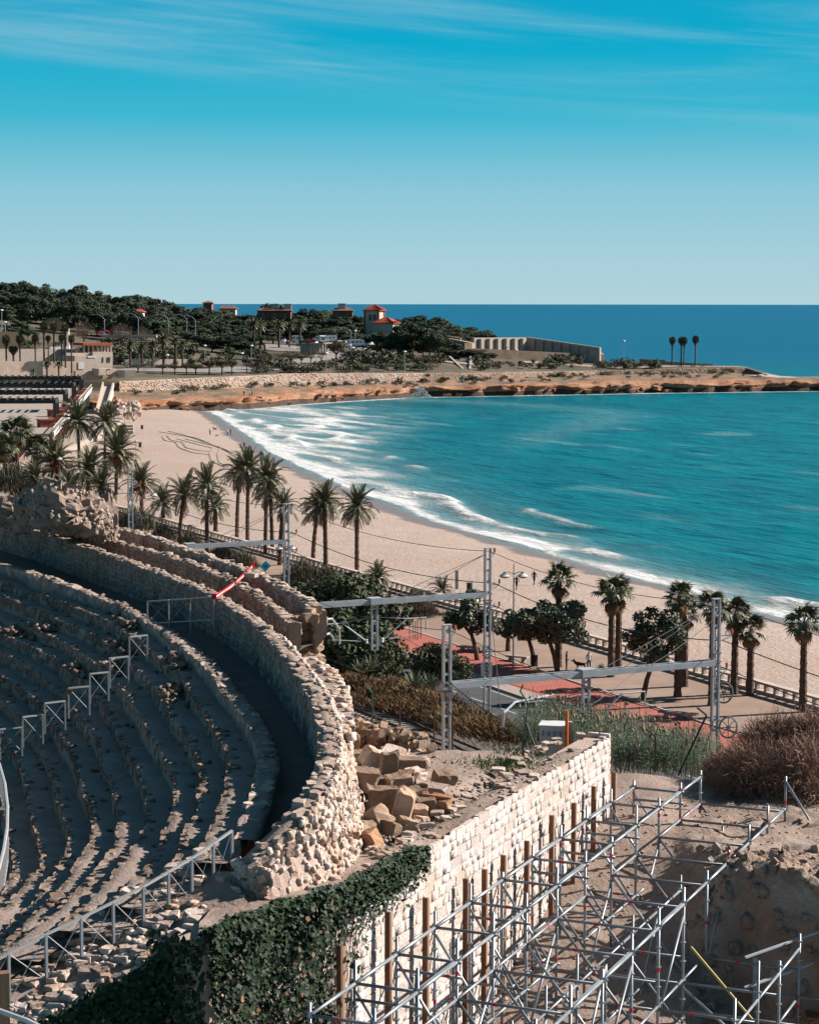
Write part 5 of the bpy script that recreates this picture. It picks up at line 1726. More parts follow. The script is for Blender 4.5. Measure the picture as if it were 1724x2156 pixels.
# number plate 0 / 5 on the tall mast
def plate05():
 c = st(S_R, T_M[2]) + Vector((-.05, -.35, 0)); c.z = at(1029, 1408, y=c.y).z
 b = thing('number_plate', 'white plate with the figures 0 and 5 on the tall mast', 'sign', c)
 part('plate', MB().box(c, (.80, .03, 1.0), rz=0.1), MATS['white_paint'], b)
 def seg(mb, x0, z0, x1, z1): mb.bar(c + Vector((x0, -.03 + x0 * .1, z0)), c + Vector((x1, -.03 + x1 * .1, z1)), .03, .065)
 def ring(mb, cx, cz, rx, rz, a0, a1, n=14):
  pr = None
  for k in range(n + 1):
   a = a0 + (a1 - a0) * k / n
   q = (cx + rx * math.cos(a), cz + rz * math.sin(a))
   if pr: seg(mb, *pr, *q)
   pr = q
 d0 = MB(); ring(d0, 0, .23, .11, .17, 0, 2 * math.pi); part('figure', d0, MATS['black_metal'], b)
 d5 = MB(); seg(d5, .10, -.06, -.09, -.06); seg(d5, -.09, -.06, -.09, -.20); ring(d5, -.01, -.28, .12, .11, 2.4, -2.5, 12); part('figure', d5, MATS['black_metal'], b)
plate05()

# ------------------------------------------------------------------ cross beams with drop posts and cantilevers
def beam(label, t, z, s0, s1, drop_s=61.6, drop=3.4, canti=True, dz_end=0.0):
 a = st(s0, t, z); b = st(s1, t, z)
 base = thing('cross_beam', label, 'beam', a, 'railway cross beams')
 n_ = Vector((NX, NY, 0)); t_ = Vector((TX, TY, 0))
 for sg in (-1, 1):
  part('chord', MB().bar(a + t_ * .25 * sg, b + t_ * .25 * sg, .09, .34), MATS['mast_grey'], base)
 L = (b - a).length; k = 0
 while k * 1.1 < L:
  p = a + n_ * (k * 1.1)
  part('strut', MB().bar(p - t_ * .25 + Vector((0, 0, .12)), p + n_ * .55 + t_ * .25 + Vector((0, 0, .12)), .07, .07), MATS['mast_grey'], base)
  k += 1
 p = st(drop_s, t, z)
 part('joint_plate', MB().box(p + Vector((0, 0, .06)), (.9, .8, .44), rz=RZ_N), MATS['mast_grey'], base)
 for sg in (-1, 1):
  part('drop_post', MB().box(p + n_ * (.2 * sg) + Vector((0, 0, -drop / 2)), (.11, .2, drop), rz=RZ_N), MATS['mast_grey'], base)
 for k in range(4):
  part('batten', MB().box(p + Vector((0, 0, -.5 - k * .85)), (.4, .18, .14), rz=RZ_N), MATS['mast_grey'], base)
 if canti:
  for sg in (-1, 1):
   q = p + n_ * (.25 * sg)
   lo = q + Vector((0, 0, -3.0)); e = q + n_ * (2.2 * sg) + Vector((0, 0, -1.35)); f = e + n_ * (1.5 * sg)
   part('cantilever', MB().tube([lo, e, f, f + Vector((0, 0, -.9))], .055, 6), MATS['mast_grey'], base)
   part('cantilever_stay', MB().tube([q + Vector((0, 0, -1.1)), e + Vector((0, 0, .02))], .03, 5), MATS['mast_grey'], base)
   part('registration_arm', MB().tube([lo + n_ * (.8 * sg) + Vector((0, 0, .3)), lo + n_ * (3.0 * sg) + Vector((0, 0, .55))], .03, 5), MATS['mast_grey'], base)
   i_ = MB().lathe(lo + n_ * (.35 * sg) + Vector((0, 0, .1)), [(.05, 0), (.12, .05), (.05, .1), (.12, .16), (.05, .22), (.12, .28), (.04, .34)], 8)
   part('insulator', i_, MATS['white_tape'], base)
 # guy rods from the mast head
 top = st(s1, t, MAST_TOP - .4)
 part('stay', MB().tube([top, st(s1 - 6, t, z + .2)], .022, 4).tube([top, st(s1 - 7.5, t, z + .2)], .022, 4), MATS['galv'], base)
 for j in range(2):
  q = st(s0 + .8, t, z)
 return base
beam('long grey cross beam reaching from the nearest mast to the mast at the right', T_M[3], 11.95, S_L + .2, S_R - .2)
beam('middle grey cross beam between the pier of the ruin and the tall mast', T_M[2], 12.45, S_L + .2, S_R - .2)
beam('far grey cross beam above the outer wall, left of the blue diamond sign', T_M[1], 12.45, S_L + .2, S_R - .2)
# standalone bent pipe cantilevers reaching from behind the pier and the reeds
for (lb, P_) in (('bent pipe bracket reaching out from behind the stone pier', [at(676, 1305, y=112), at(700, 1303, y=113), at(716, 1325, y=114), at(716, 1356, y=114)]),
                 ('short bent pipe bracket low behind the stone pier', [at(672, 1342, y=112), at(694, 1334, y=113), at(702, 1342, y=113), at(702, 1350, y=113)]),
                 ('bent pipe bracket in front of the reeds', [at(1060, 1530, y=104), at(1062, 1500, y=104), at(1085, 1478, y=105), at(1165, 1462, y=108)])):
 single('pipe_bracket', MB().tube(P_, .06, 6), MATS['mast_grey'], lb, 'bracket')

# ------------------------------------------------------------------ wires
def wire(label, pts, r=.02, sag=.25, group='overhead railway wires'):
 out = []
 for a, b in zip(pts[:-1], pts[1:]):
  for k in range(12):
   q = k / 12
   p = Vector(a).lerp(Vector(b), q); p.z -= sag * 4 * q * (1 - q)
   out.append(p)
 out.append(Vector(pts[-1]))
 single('overhead_wire', MB().tube(out, r, 4), MATS['wire'], label, 'wire', group)
TS = [-330, -250] + T_M + [-66, -30]
for i, (s, z, lb, sg, r) in enumerate(((70.95, 13.2, 'upper feeder cable on the seaward mast brackets', .9, .032), (70.95, 11.6, 'lower feeder cable on the seaward mast brackets', .9, .032), (70.6, 15.5, 'earth wire along the tops of the seaward masts', .8, .022),
                              (52.9, 15.0, 'earth wire along the tops of the landward masts', .8, .02),
                              (58.4, 9.9, 'messenger wire over the landward track', .8, .018), (58.4, 8.6, 'contact wire over the landward track', .04, .018), (63.6, 9.9, 'messenger wire over the seaward track', .8, .018), (63.6, 8.6, 'contact wire over the seaward track', .04, .018))):
 wire(lb, [st(s, t, z) for t in TS], r, sg)
for k, (s, nm) in enumerate(((58.4, 'landward'), (63.6, 'seaward'))):
 mb = MB()
 for j in range(40):
  t = -215 + j * 4.4
  mb.tube([st(s, t, 8.6), st(s, t, 9.55)], .012, 3)
 single('dropper_wires', mb, MATS['wire'], 'row of thin hanging droppers between the two wires over the ' + nm + ' track', 'wire', 'overhead railway wires', kind='stuff')
# slanting anchor wires
wire('slanting anchor wire from the right-hand mast down across the platform', [at(1517, 1290, y=124), at(1330, 1420, y=118), at(1130, 1545, y=110)], .02, .3)
wire('long slanting guy wire from the tall mast head into the reeds', [st(S_R, T_M[2], 14.2) , at(1060, 1545, y=104)], .022, .2)
wire('slanting anchor wire crossing in front of the road to the white box', [at(945, 1435, y=116), at(1060, 1520, y=108), at(1150, 1580, y=100)], .03, .1)
wire('low slanting wire over the reeds at the right', [at(1160, 1515, y=100), at(1320, 1550, y=96), at(1480, 1590, y=92)], .02, .2)

# ------------------------------------------------------------------ fence poles, white box, cable post
fp = [(785, 1453, 1562, 'green bent-top fence pole beside the ballast, leftmost'), (843, 1470, 1560, 'brown bent-top fence pole second from the left'), (915, 1480, 1592, 'brown bent-top fence pole half hidden by the nearest mast'), (783 + 170, 1500, 1590, 'short bent-top fence pole right of the nearest mast')]
for i, (u, v0, v1, lb) in enumerate(fp):
 y = 92 + i
 a = at(u, v1 + 25, y=y); b = at(u, v0 + 5, y=y); c = at(u - 14, v0 - 8, y=y)
 b_ = thing('fence_pole', lb, 'pole', a, 'bent-top fence poles')
 part('pole', MB().tube([a, b], .045, 6), MATS['pole_green' if i == 0 else 'rust'] if 'pole_green' in MATS or i else mat('pole_green', (.03, .10, .085), rough=.6), b_)
 part('bent_top', MB().tube([b, c], .04, 6), MATS['pole_green' if i == 0 else 'rust'], b_)
 if i == 0:
  part('brace', MB().tube([b - Vector((0, 0, .6)), at(u + 24, v1 + 10, y=y - .5)], .03, 5), MATS['rust'], b_)
p0 = at(1100, 1588, y=63.5)
b_ = thing('fence_pole', 'dark green bent-top fence pole with a brace beside the white box', 'pole', p0, 'bent-top fence poles')
t1 = at(1114, 1478, y=63.5); t2 = at(1096, 1455, y=63.5); t3 = at(1102, 1441, y=63.5)
part('pole', MB().tube([p0, at(1112, 1480, y=63.5)], .03, 6), MATS['pole_green'], b_)
part('bent_top', MB().tube([at(1112, 1480, y=63.5), t2, t3], .028, 6), MATS['pole_green'], b_)
part('brace', MB().tube([at(1108, 1520, y=63.5), at(1132, 1582, y=63.3)], .022, 5), MATS['pole_green'], b_)
b_ = thing('fence_pole', 'brown bent fence pole right of the orange pipe', 'pole', at(1178, 1560, y=65), 'bent-top fence poles')
part('pole', MB().tube([at(1178, 1565, y=65), at(1178, 1500, y=65)], .03, 6), MATS['rust'], b_)
part('bent_top', MB().tube([at(1178, 1500, y=65), at(1160, 1472, y=65)], .03, 6), MATS['rust'], b_)
for i, (u, v0, v1) in enumerate(((1380, 1540, 1625), (1488, 1495, 1632))):
 b_ = thing('fence_pole', ['leaning dark fence pole in the reeds at the edge of the dig', 'dark slanting fence pole between the reeds and the dry bush'][i], 'pole', at(u, v1, y=70), 'bent-top fence poles')
 part('pole', MB().tube([at(u - (60 if i else 0), v1, y=70), at(u - 0, v0 + 10, y=70)], .035, 6), MATS['black_metal'], b_)
 part('bent_top', MB().tube([at(u, v0 + 10, y=70), at(u - 20, v0 - 6, y=70)], .035, 6), MATS['black_metal'], b_)
pb_ = at(1172, 1588, y=64.2)
b_ = thing('utility_box', 'white masonry utility box with a row of vents at the platform edge', 'box', pb_)
part('body', MB().box(pb_ + Vector((-.05, .3, .42)), (.80, .75, .85), rz=-.2), MATS['white_paint'], b_)
part('lid', MB().box(pb_ + Vector((-.05, .3, .88)), (.88, .82, .06), rz=-.2), MATS['white_paint'], b_)
for k in range(5):
 part('vent', MB().box(pb_ + Vector((-.42 + .17 * k, -.115 - .034 * (k - 2), .66)), (.06, .03, .15), rz=-.2), MATS['concrete'], b_)
po = at(1198, 1592, y=64.0)
b_ = thing('marker_post', 'concrete marker post with an orange pipe beside the white box', 'post', po)
part('post', MB().box(po + Vector((0, .0, .5)), (.22, .2, 1.15)), MATS['concrete'], b_)
part('pipe', MB().tube([po + Vector((-.08, -.16, -.1)), po + Vector((-.08, -.16, 1.45))], .05, 8), MATS['orange'], b_)

# ------------------------------------------------------------------ signs
def cross_sign():
 p = at(816, 1366, 2.65)
 b = thing('crossing_sign', 'blue square pedestrian crossing sign on a thin grey post', 'sign', p)
 top = at(810, 1283, y=p.y)
 part('post', MB().tube([p, Vector((p.x, p.y, top.z))], .045, 6), MATS['galv'], b)
 c = Vector((p.x - .05, p.y - .1, at(813, 1293, y=p.y).z))
 part('plate', MB().box(c, (.62, .03, .62)), MATS['blue_sign'], b)
 def tri(mb, pts, off): mb.add([c + Vector((x, off, z)) for x, z in pts], [(0, 1, 2)])
 tm = MB(); tri(tm, [(-.24, -.22), (.24, -.22), (0, .25)], -.02); part('triangle', tm, MATS['white_tape'], b)
 f = MB()
 f.box(c + Vector((.02, -.03, .09)), (.06, .01, .06)).bar(c + Vector((.01, -.03, .05)), c + Vector((-.01, -.03, -.06)), .012, .06).bar(c + Vector((-.01, -.03, -.06)), c + Vector((-.07, -.03, -.17)), .012, .035).bar(c + Vector((-.01, -.03, -.06)), c + Vector((.07, -.03, -.17)), .012, .035)
 part('walking_figure', f, MATS['black_metal'], b)
cross_sign()
c = at(560, 1193, y=92.5)
b = thing('diamond_sign', 'pale blue diamond board on the outer wall near the red tape', 'sign', c)
D_ = MB(); h = .25
D_.add([c + Vector((-h, 0, 0)), c + Vector((-.02, 0, -h)), c + Vector((h * .95, .06, .02)), c + Vector((.02, .04, h)), c + Vector((-h, .03, 0)), c + Vector((-.02, .03, -h)), c + Vector((h * .95, .09, .02)), c + Vector((.02, .07, h))], [(0, 1, 2, 3), (7, 6, 5, 4), (0, 4, 5, 1), (1, 5, 6, 2), (2, 6, 7, 3), (3, 7, 4, 0)])
part('board', D_, MATS['blue_pale'], b)
part('inner_panel', MB().add([c + Vector((-h * .45, -.012, 0)), c + Vector((0, -.012, -h * .45)), c + Vector((h * .45, -.0, 0)), c + Vector((0, -.004, h * .45))], [(0, 1, 2, 3)]), MATS['blue_sign'], b)
part('post', MB().tube([c + Vector((.02, .06, -h)), c + Vector((.02, .06, -1.0))], .025, 6), MATS['galv'], b)
# pale block lying on the outer wall
c = at(530, 1211, 22.3)
single('coping_block', MB().box(c, (.5, .3, .16), rz=-.5), MATS['stone_pale'], 'pale squared block lying on the outer wall under the blue diamond', 'stone block')

# ================================================================== foliage helpers
def leaf_cloud(P, size, rr, up=.3, jitter=1.0, nrm=None):
 """quads at the points P (n,3) -> V, F arrays; random facing, biased upwards or along nrm"""
 n = len(P)
 N_ = rr.normal(size=(n, 3)) * jitter
 if nrm is not None: N_ += nrm * 1.3
 N_[:, 2] += up
 N_ /= np.linalg.norm(N_, axis=1)[:, None] + 1e-9
 A = np.cross(N_, rr.normal(size=(n, 3))); A /= np.linalg.norm(A, axis=1)[:, None] + 1e-9
 B = np.cross(N_, A)
 s = size * rr.uniform(.6, 1.4, (n, 1)); l = s * rr.uniform(.9, 1.9, (n, 1))
 V = np.stack([P - A * s * .5, P + B * l * .35 - A * s * .0 - B * l * .85, P + A * s * .5, P + B * l * .6], 1)
 F_ = np.arange(4 * n).reshape(n, 4)
 return V.reshape(-1, 3), F_
def blob_points(rr, blobs, per, shell=.45):
 Ps = []; Ns = []
 for (c, r) in blobs:
  n = int(per * r[0] * r[1]) + 8
  d = rr.normal(size=(n, 3)); d /= np.linalg.norm(d, axis=1)[:, None]
  k = (1 - shell * rr.random(n) ** 1.6)[:, None]
  Ps.append(np.array(c) + d * k * np.array(r)); Ns.append(d)
 return np.concatenate(Ps), np.concatenate(Ns)
def crown_mesh(name, blobs, per, size, seed, up=.3, shell=.45):
 rr = np.random.default_rng(seed)
 P_, N_ = blob_points(rr, blobs, per, shell)
 keep = P_[:, 2] > -.2
 V, F_ = leaf_cloud(P_[keep], size, rr, up, .8, N_[keep])
 return np_mesh(name, V, F_)
def lumpy(seed, R_, Hc, base, n, rmin=.3, rmax=.55, flat=.75):
 r_ = random.Random(seed); out = []
 for _ in range(n):
  a = r_.uniform(0, 6.28); q = math.sqrt(r_.random()) * R_ * .72
  zz = base + Hc * (r_.random() ** .8) * (1 - .35 * q / R_)
  rr = R_ * r_.uniform(rmin, rmax)
  out.append(((q * math.cos(a), q * math.sin(a), zz), (rr, rr, rr * flat)))
 return out

def bush_mesh(seed, R_, H_, n=9, per=260, size=.10, up=.3):
 return crown_mesh('foliage', lumpy(seed, R_, H_ * .6, H_ * .25, n, .3, .5, .8), per, size, seed, up)
def bush(name, mesh, mname, p, s, label, group, rz=0.0, cat='bush', twig=True):
 o = thing(name, label, cat, p, group, world=False)
 o.scale = (s, s, s) if isinstance(s, (int, float)) else s
 o.rotation_euler = (0, 0, rz)
 if twig:
  link('stem', TWIG, MATS['trunk'], o)
 me = mesh
 c = bpy.data.objects.new('foliage', me); COL.objects.link(c); c.parent = o
 if len(me.materials) == 0: me.materials.append(MATS[mname])
 return o
_tw = MB()
for k in range(5):
 a = k * 1.3
 _tw.tube([(0, 0, -.2), (.15 * math.cos(a), .15 * math.sin(a), .35), (.4 * math.cos(a), .4 * math.sin(a), .8)], [.05, .035, .015], 5)
TWIG = _tw.mesh('stem')
def needle_bush_mesh(seed, R_, H_, n, L=.5, w=.03):
 """upright, feathery stems"""
 rr = np.random.default_rng(seed)
 x = rr.normal(0, R_ * .45, n); y = rr.normal(0, R_ * .45, n)
 h = H_ * np.clip(1 - (np.hypot(x, y) / (R_ * 1.15)) ** 2, .12, 1) * rr.uniform(.6, 1.1, n)
 z0 = h * rr.uniform(.0, .75, n)
 a = rr.uniform(0, 6.28, n); lean = rr.normal(0, .32, (n, 2)) + np.stack([x, y], 1) / R_ * .3
 l = L * rr.uniform(.5, 1.2, n)
 b = np.stack([x, y, z0], 1); t_ = b + np.stack([lean[:, 0] * l, lean[:, 1] * l, l], 1)
 s = np.stack([np.cos(a), np.sin(a), np.zeros(n)], 1) * w
 V = np.stack([b - s * .5, b + s * .5, (b + t_) / 2 + s, t_, (b + t_) / 2 - s], 1).reshape(-1, 3)
 F_ = (np.arange(n)[:, None] * 5 + np.array([0, 1, 2, 4])[None]); F2 = (np.arange(n)[:, None] * 5 + np.array([4, 2, 3, 3])[None])
 m = bpy.data.meshes.new('foliage')
 fs = [tuple(q) for q in F_] + [tuple(q[:3]) for q in F2]
 m.from_pydata([tuple(v) for v in V], [], fs)
 return m
# brown bushes along the railway
BB = [needle_bush_mesh(i, 1.5, 1.7, 2600, .55, .022) for i in range(3)]
brown = [(760, 1440, 2.0), (800, 1452, 1.8), (835, 1440, 1.9), (872, 1455, 2.0), (900, 1470, 1.9), (745, 1462, 1.1), (815, 1468, 1.2), (865, 1478, 1.3), (900, 1488, 1.2), (950, 1498, 1.6), (985, 1505, 1.7), (1010, 1525, 1.8), (1050, 1535, 1.9), (1090, 1545, 1.8), (1120, 1530, 1.4), (740, 1420, 1.2), (935, 1475, 1.5), (880, 1430, 1.4)]
spot = ['behind the broad wall shoulder', 'left of the fence poles', 'between the dark agave and the ballast', 'beside the agave', 'left of the nearest mast', 'low over the ballast on the left', 'between two fence poles', 'at the foot of the fence poles', 'touching the nearest mast', 'right behind the nearest mast', 'right of the nearest mast', 'below the grey road', 'in the middle below the road', 'largest, left of the white box', 'just behind the white box', 'at the foot of the dark trees', 'behind the nearest mast', 'under the dark round shrub']
for i, (u, v, s) in enumerate(brown):
 z = 4.0 if v < 1500 else 5.2
 p = at(u, v + 18, z)
 bush('brown_bush', BB[i % 3], 'brown_bush', p, (s * .75, s * .75, s * .43), 'feathery golden brown bush ' + spot[i], 'brown bushes by the railway', i * 1.1)
# green trees/shrubs by the pier
GB = [bush_mesh(20 + i, 2.2, 3.4, 12, 330, .17) for i in range(3)]
gl = [(690, 1320, 1.9, 178), (728, 1318, 2.0, 177), (765, 1345, 1.9, 175), (792, 1378, 1.3, 172), (715, 1290, 1.6, 182), (815, 1392, 1.0, 170), (765, 1385, 1.3, 169), (690, 1370, 1.5, 172), (735, 1370, 1.6, 172), (650, 1285, 1.6, 186), (790, 1405, .9, 168)]
for i, (u, v, s, y) in enumerate(gl):
 p = at(u, v + 58, y=y)
 bush('leafy_shrub', GB[i % 3], 'shrub', p, s * .98, 'dense dark green shrub tree ' + ['right behind the stone pier', 'below the middle cross beam', 'left of the crossing sign', 'at the right end of the dark thicket', 'behind the outer wall head', 'low at the right foot of the thicket', 'in front of the thicket over the brown bushes', 'at the foot of the stone pier', 'in the centre of the thicket', 'peeping over the outer wall', 'lowest at the corner of the thicket'][i], 'dark thicket by the pier', i * 2.1, 'shrub')
for i, (u, v, s, y, lb) in enumerate(((912, 1415, 1.15, 160, 'round dark green shrub beside the red paving'), (955, 1425, .9, 158, 'smaller dark green shrub left of the tall mast'))):
 bush('leafy_shrub', GB[i % 3], 'shrub', at(u, v + 22, y=y), s * .8, lb, 'shrubs by the paving', i)
# agaves
ag = MB()
for k in range(26):
 a = k * 2.4; e = .35 + .9 * (k / 26); L = .9
 d = Vector((math.cos(a) * math.cos(e), math.sin(a) * math.cos(e), math.sin(e))); sd = Vector((-math.sin(a), math.cos(a), 0)) * .07
 m1 = d * L * .5; tip = d * L + Vector((0, 0, -.12 * (1.2 - e)))
 ag.add([-sd * .6, sd * .6, m1 + sd, tip, m1 - sd, m1 - Vector((0, 0, .03))], [(0, 1, 2, 5), (0, 5, 4), (5, 2, 3), (5, 3, 4)])
agm = ag.mesh('leaf'); agm.materials.append(MATS['agave'])
for i, (u, v, y, s, lb) in enumerate(((765, 1410, 118, 1.1, 'spiky agave in front of the dark thicket'), (785, 1400, 118, 1.0, 'second agave right of the spiky one below the thicket'), (875, 1440, 135, 1.5, 'large agave with curled leaves beside the brown bushes'), (905, 1435, 136, 1.2, 'agave right of the curled one'), (1265, 1405, 175, .9, 'agave growing behind the stone bench wall'))):
 o = link('agave', agm, None, M=TRS(at(u, v + 8, y=y), i, s)); setp(o, lb, 'agave')

# reeds
def reed_patch(n, seed):
 rr = random.Random(seed); st_, lf, pl = MB(), MB(), MB()
 for _ in range(n):
  x = rr.gauss(0, 1.1); y = rr.gauss(0, .7); h = rr.uniform(2.2, 3.9)
  lx, ly = rr.gauss(0, .25), rr.gauss(0, .18)
  st_.tube([(x, y, -.5), (x + lx * .4, y + ly * .4, h * .55), (x + lx, y + ly, h)], [.02, .016, .01], 3, False)
  for j in range(9):
   q = .15 + .8 * j / 9; a = rr.uniform(0, 6.28); L = rr.uniform(.45, .85)
   b = Vector((x + lx * q, y + ly * q, h * q)); d = Vector((math.cos(a), math.sin(a), .5)) ; sd = Vector((-math.sin(a), math.cos(a), 0)) * .028
   m1 = b + d * L * .5; t_ = b + Vector((math.cos(a) * L * .95, math.sin(a) * L * .95, L * .12))
   lf.add([b, m1 + sd, t_, m1 - sd], [(0, 1, 2, 3)])
  if rr.random() < .16:
   p = Vector((x + lx, y + ly, h - .1)); hh = rr.uniform(.4, .65)
   pl.tube([p, p + Vector((.03, 0, hh * .3)), p + Vector((.06, .02, hh * .7)), p + Vector((.1, .03, hh))], [.03, .085, .07, .01], 5)
 return st_.mesh('stem'), lf.mesh('leaf'), pl.mesh('plume')
RP = [reed_patch(85, i) for i in range(3)]
for r_ in RP:
 r_[0].materials.append(MATS['reed']); r_[1].materials.append(MATS['reed']); r_[2].materials.append(MATS['reed_plume'])
reeds = [(1190, 1560, 92, .95), (1140, 1545, 98, .9), (1240, 1575, 88, .95), (1290, 1600, 80, .85), (1340, 1610, 78, .85), (1390, 1615, 77, .85), (1440, 1620, 76, .82), (1225, 1540, 100, 1.0), (1280, 1560, 95, 1.0), (1330, 1575, 92, 1.0), (1385, 1585, 90, .95), (1430, 1595, 88, .9), (1470, 1612, 80, .85), (1160, 1520, 105, .9), (1310, 1595, 85, .9), (1365, 1600, 84, .9), (1260, 1590, 84, .8), (1415, 1608, 82, .85)]
rspot = ['above the white box', 'left of the white box pole', 'above the far corner of the white wall', 'at the foot of the white wall corner', 'below the stone bench', 'in the middle of the front row', 'right of the middle in the front row', 'behind the slanting wire', 'under the long cross beam', 'under the drop post', 'in front of the stone bench', 'right below the stone bench', 'next to the dry bush', 'leftmost, beside the grey road', 'second row left of the middle', 'second row at the middle', 'tucked behind the wall corner', 'left of the dry bush']
for i, (u, v, y, s) in enumerate(reeds):
 o = thing('reed_clump', 'tall green reed clump with buff plumes ' + rspot[i], 'reeds', at(u, v, y=y), 'reed bed by the railway', world=False)
 o.scale = (s * .95, s * .8, s * .41); o.rotation_euler = (0, 0, i * .9)
 for nm, me in zip(('stem', 'leaf', 'plume'), RP[i % 3]):
  c = bpy.data.objects.new(nm, me); COL.objects.link(c); c.parent = o; c['kind'] = 'stuff'
# big dry bush at the right
def twig_bush(seed, R_, H_, n):
 rr = np.random.default_rng(seed)
 out = []
 d = rr.normal(size=(n, 3)); d[:, 2] = np.abs(d[:, 2]); d /= np.linalg.norm(d, axis=1)[:, None]
 k = rr.random(n) ** .45
 b = d * k[:, None] * np.array([R_, R_, H_]); b[:, :2] += .12 * rr.normal(size=(n, 2))
 dirs = d + rr.normal(size=(n, 3)) * .75; dirs[:, 2] += .15
 dirs /= np.linalg.norm(dirs, axis=1)[:, None]
 l = rr.uniform(.15, .6, n)[:, None]
 t_ = b + dirs * l; mid = (b + t_) / 2 + rr.normal(size=(n, 3)) * .07
 s = np.cross(dirs, rr.normal(size=(n, 3))); s /= np.linalg.norm(s, axis=1)[:, None]; s *= .008
 V = np.stack([b - s, b + s, mid + s, t_, mid - s], 1).reshape(-1, 3)
 F_ = np.concatenate([np.arange(n)[:, None] * 5 + np.array([0, 1, 2])[None], np.arange(n)[:, None] * 5 + np.array([0, 2, 4])[None], np.arange(n)[:, None] * 5 + np.array([4, 2, 3])[None]])
 return np_mesh('twigs', V, F_)
DB = [twig_bush(i, 1.35, 1.5, 7000) for i in range(2)]
for m in DB: m.materials.append(MATS['dry_bush'])
for i, (u, v, y, s, lb) in enumerate(((1600, 1672, 67, 1.1, 'big tangled brown dry bush at the right of the dig'), (1695, 1678, 67, 1.2, 'tangled dry bush cut by the right edge'), (1535, 1650, 68.5, .75, 'left shoulder of dry twigs beside the reeds'), (1640, 1612, 71, 1.1, 'pale dry bush behind the big one'), (1720, 1605, 71, 1.15, 'pale dry bush at the right edge behind the others'))):
 o = thing('dry_bush', lb, 'bush', at(u, v, y=y), 'dry bushes by the dig', world=False); o.scale = (s, s * .8, s); o.rotation_euler = (0, 0, i)
 c = bpy.data.objects.new('twigs', DB[i % 2]); COL.objects.link(c); c.parent = o
 link('stem', TWIG, MATS['trunk'], o)
# ================================================================== palms
def frond_mesh(e0, bend, L=2.9, nl=34, lw=.055, ll=.62, seed=0, dry=False):
 rr = random.Random(seed); mb = MB()
 pts = []; p = Vector((0, 0, 0)); e = e0
 seg = 9
 for i in range(seg + 1):
  pts.append(p.copy())
  p = p + Vector((math.cos(e), 0, math.sin(e))) * (L / seg)
  e -= bend / seg * (.6 + 1.2 * i / seg)
 mb.tube(pts, [.035 - .003 * i for i in range(seg + 1)], 3, False)
 for j in range(nl):
  q = .10 + .9 * j / (nl - 1); k = q * seg; i = min(int(k), seg - 1); b = pts[i].lerp(pts[i + 1], k - i)
  d = (pts[i + 1] - pts[i]).normalized()
  l = ll * (1 - .55 * abs(2 * q - .85) ** 1.5) * rr.uniform(.85, 1.15)
  for sg in (-1, 1):
   lift = rr.uniform(.1, .45) if not dry else rr.uniform(-.9, -.3)
   v = (Vector((0, sg, 0)) * .72 + d * .62 + Vector((0, 0, lift)) * .8).normalized()
   t_ = b + v * l + Vector((0, 0, -.10 * l - (0.25 * l if dry else 0)))
   w = d * lw
   m1 = b + v * l * .45
   mb.add([b - w * .4, m1 - w, t_, m1 + w], [(0, 1, 2, 3)])
 return mb.mesh('frond')
FR = []
for i, (e, b) in enumerate(((80, 20), (66, 45), (50, 65), (32, 75), (14, 70), (-5, 60), (-28, 45))):
 m = frond_mesh(R(e), R(b), seed=i); m.materials.append(MATS['frond']); FR.append(m)
FRD = [frond_mesh(R(-45), R(45), seed=20, dry=True, nl=22), frond_mesh(R(-62), R(25), seed=21, dry=True, nl=22)]
for m in FRD: m.materials.append(MATS['frond_dry'])
def date_bunch():
 rr = random.Random(4); mb = MB()
 for k in range(26):
  a = rr.uniform(0, 6.28); q = rr.random()
  p = Vector((.55 + rr.gauss(0, .13), rr.gauss(0, .14), -.05 + rr.gauss(0, .16)))
  mb.tube([(0, 0, .1), (.3, 0, .18), p, p + Vector((.05, rr.gauss(0, .03), -.32))], [.012, .012, .03, .012], 3)
 return mb.mesh('date_cluster')
DBM = date_bunch(); DBM.materials.append(MATS['date_orange'])
def palm_trunk(h, r0, r1, seed, n=9, lean=0.0):
 mb = MB(); pts = []; rs = []
 k = max(6, int(h / .35))
 for i in range(k + 1):
  q = i / k
  pts.append((lean * q * q, 0, -.2 + (h + .2) * q)); rs.append((r0 + (r1 - r0) * q) * (1.10 if i % 2 else .94) * (1.25 if q < .04 else 1))
 mb.tube(pts, rs, n)
 # boots: cut leaf bases below the crown
 rr = random.Random(seed)
 for i in range(int(h * 16)):
  z = rr.uniform(.2, h); a = rr.uniform(0, 6.28); q = z / h; r_ = r0 + (r1 - r0) * q; x = lean * q * q
  c = Vector((x + r_ * math.cos(a), r_ * math.sin(a), z)); o = Vector((math.cos(a), math.sin(a), 1.1)).normalized() * .15; s_ = Vector((-math.sin(a), math.cos(a), 0)) * .06
  mb.add([c - s_, c + s_, c + o], [(0, 1, 2)])
 return mb
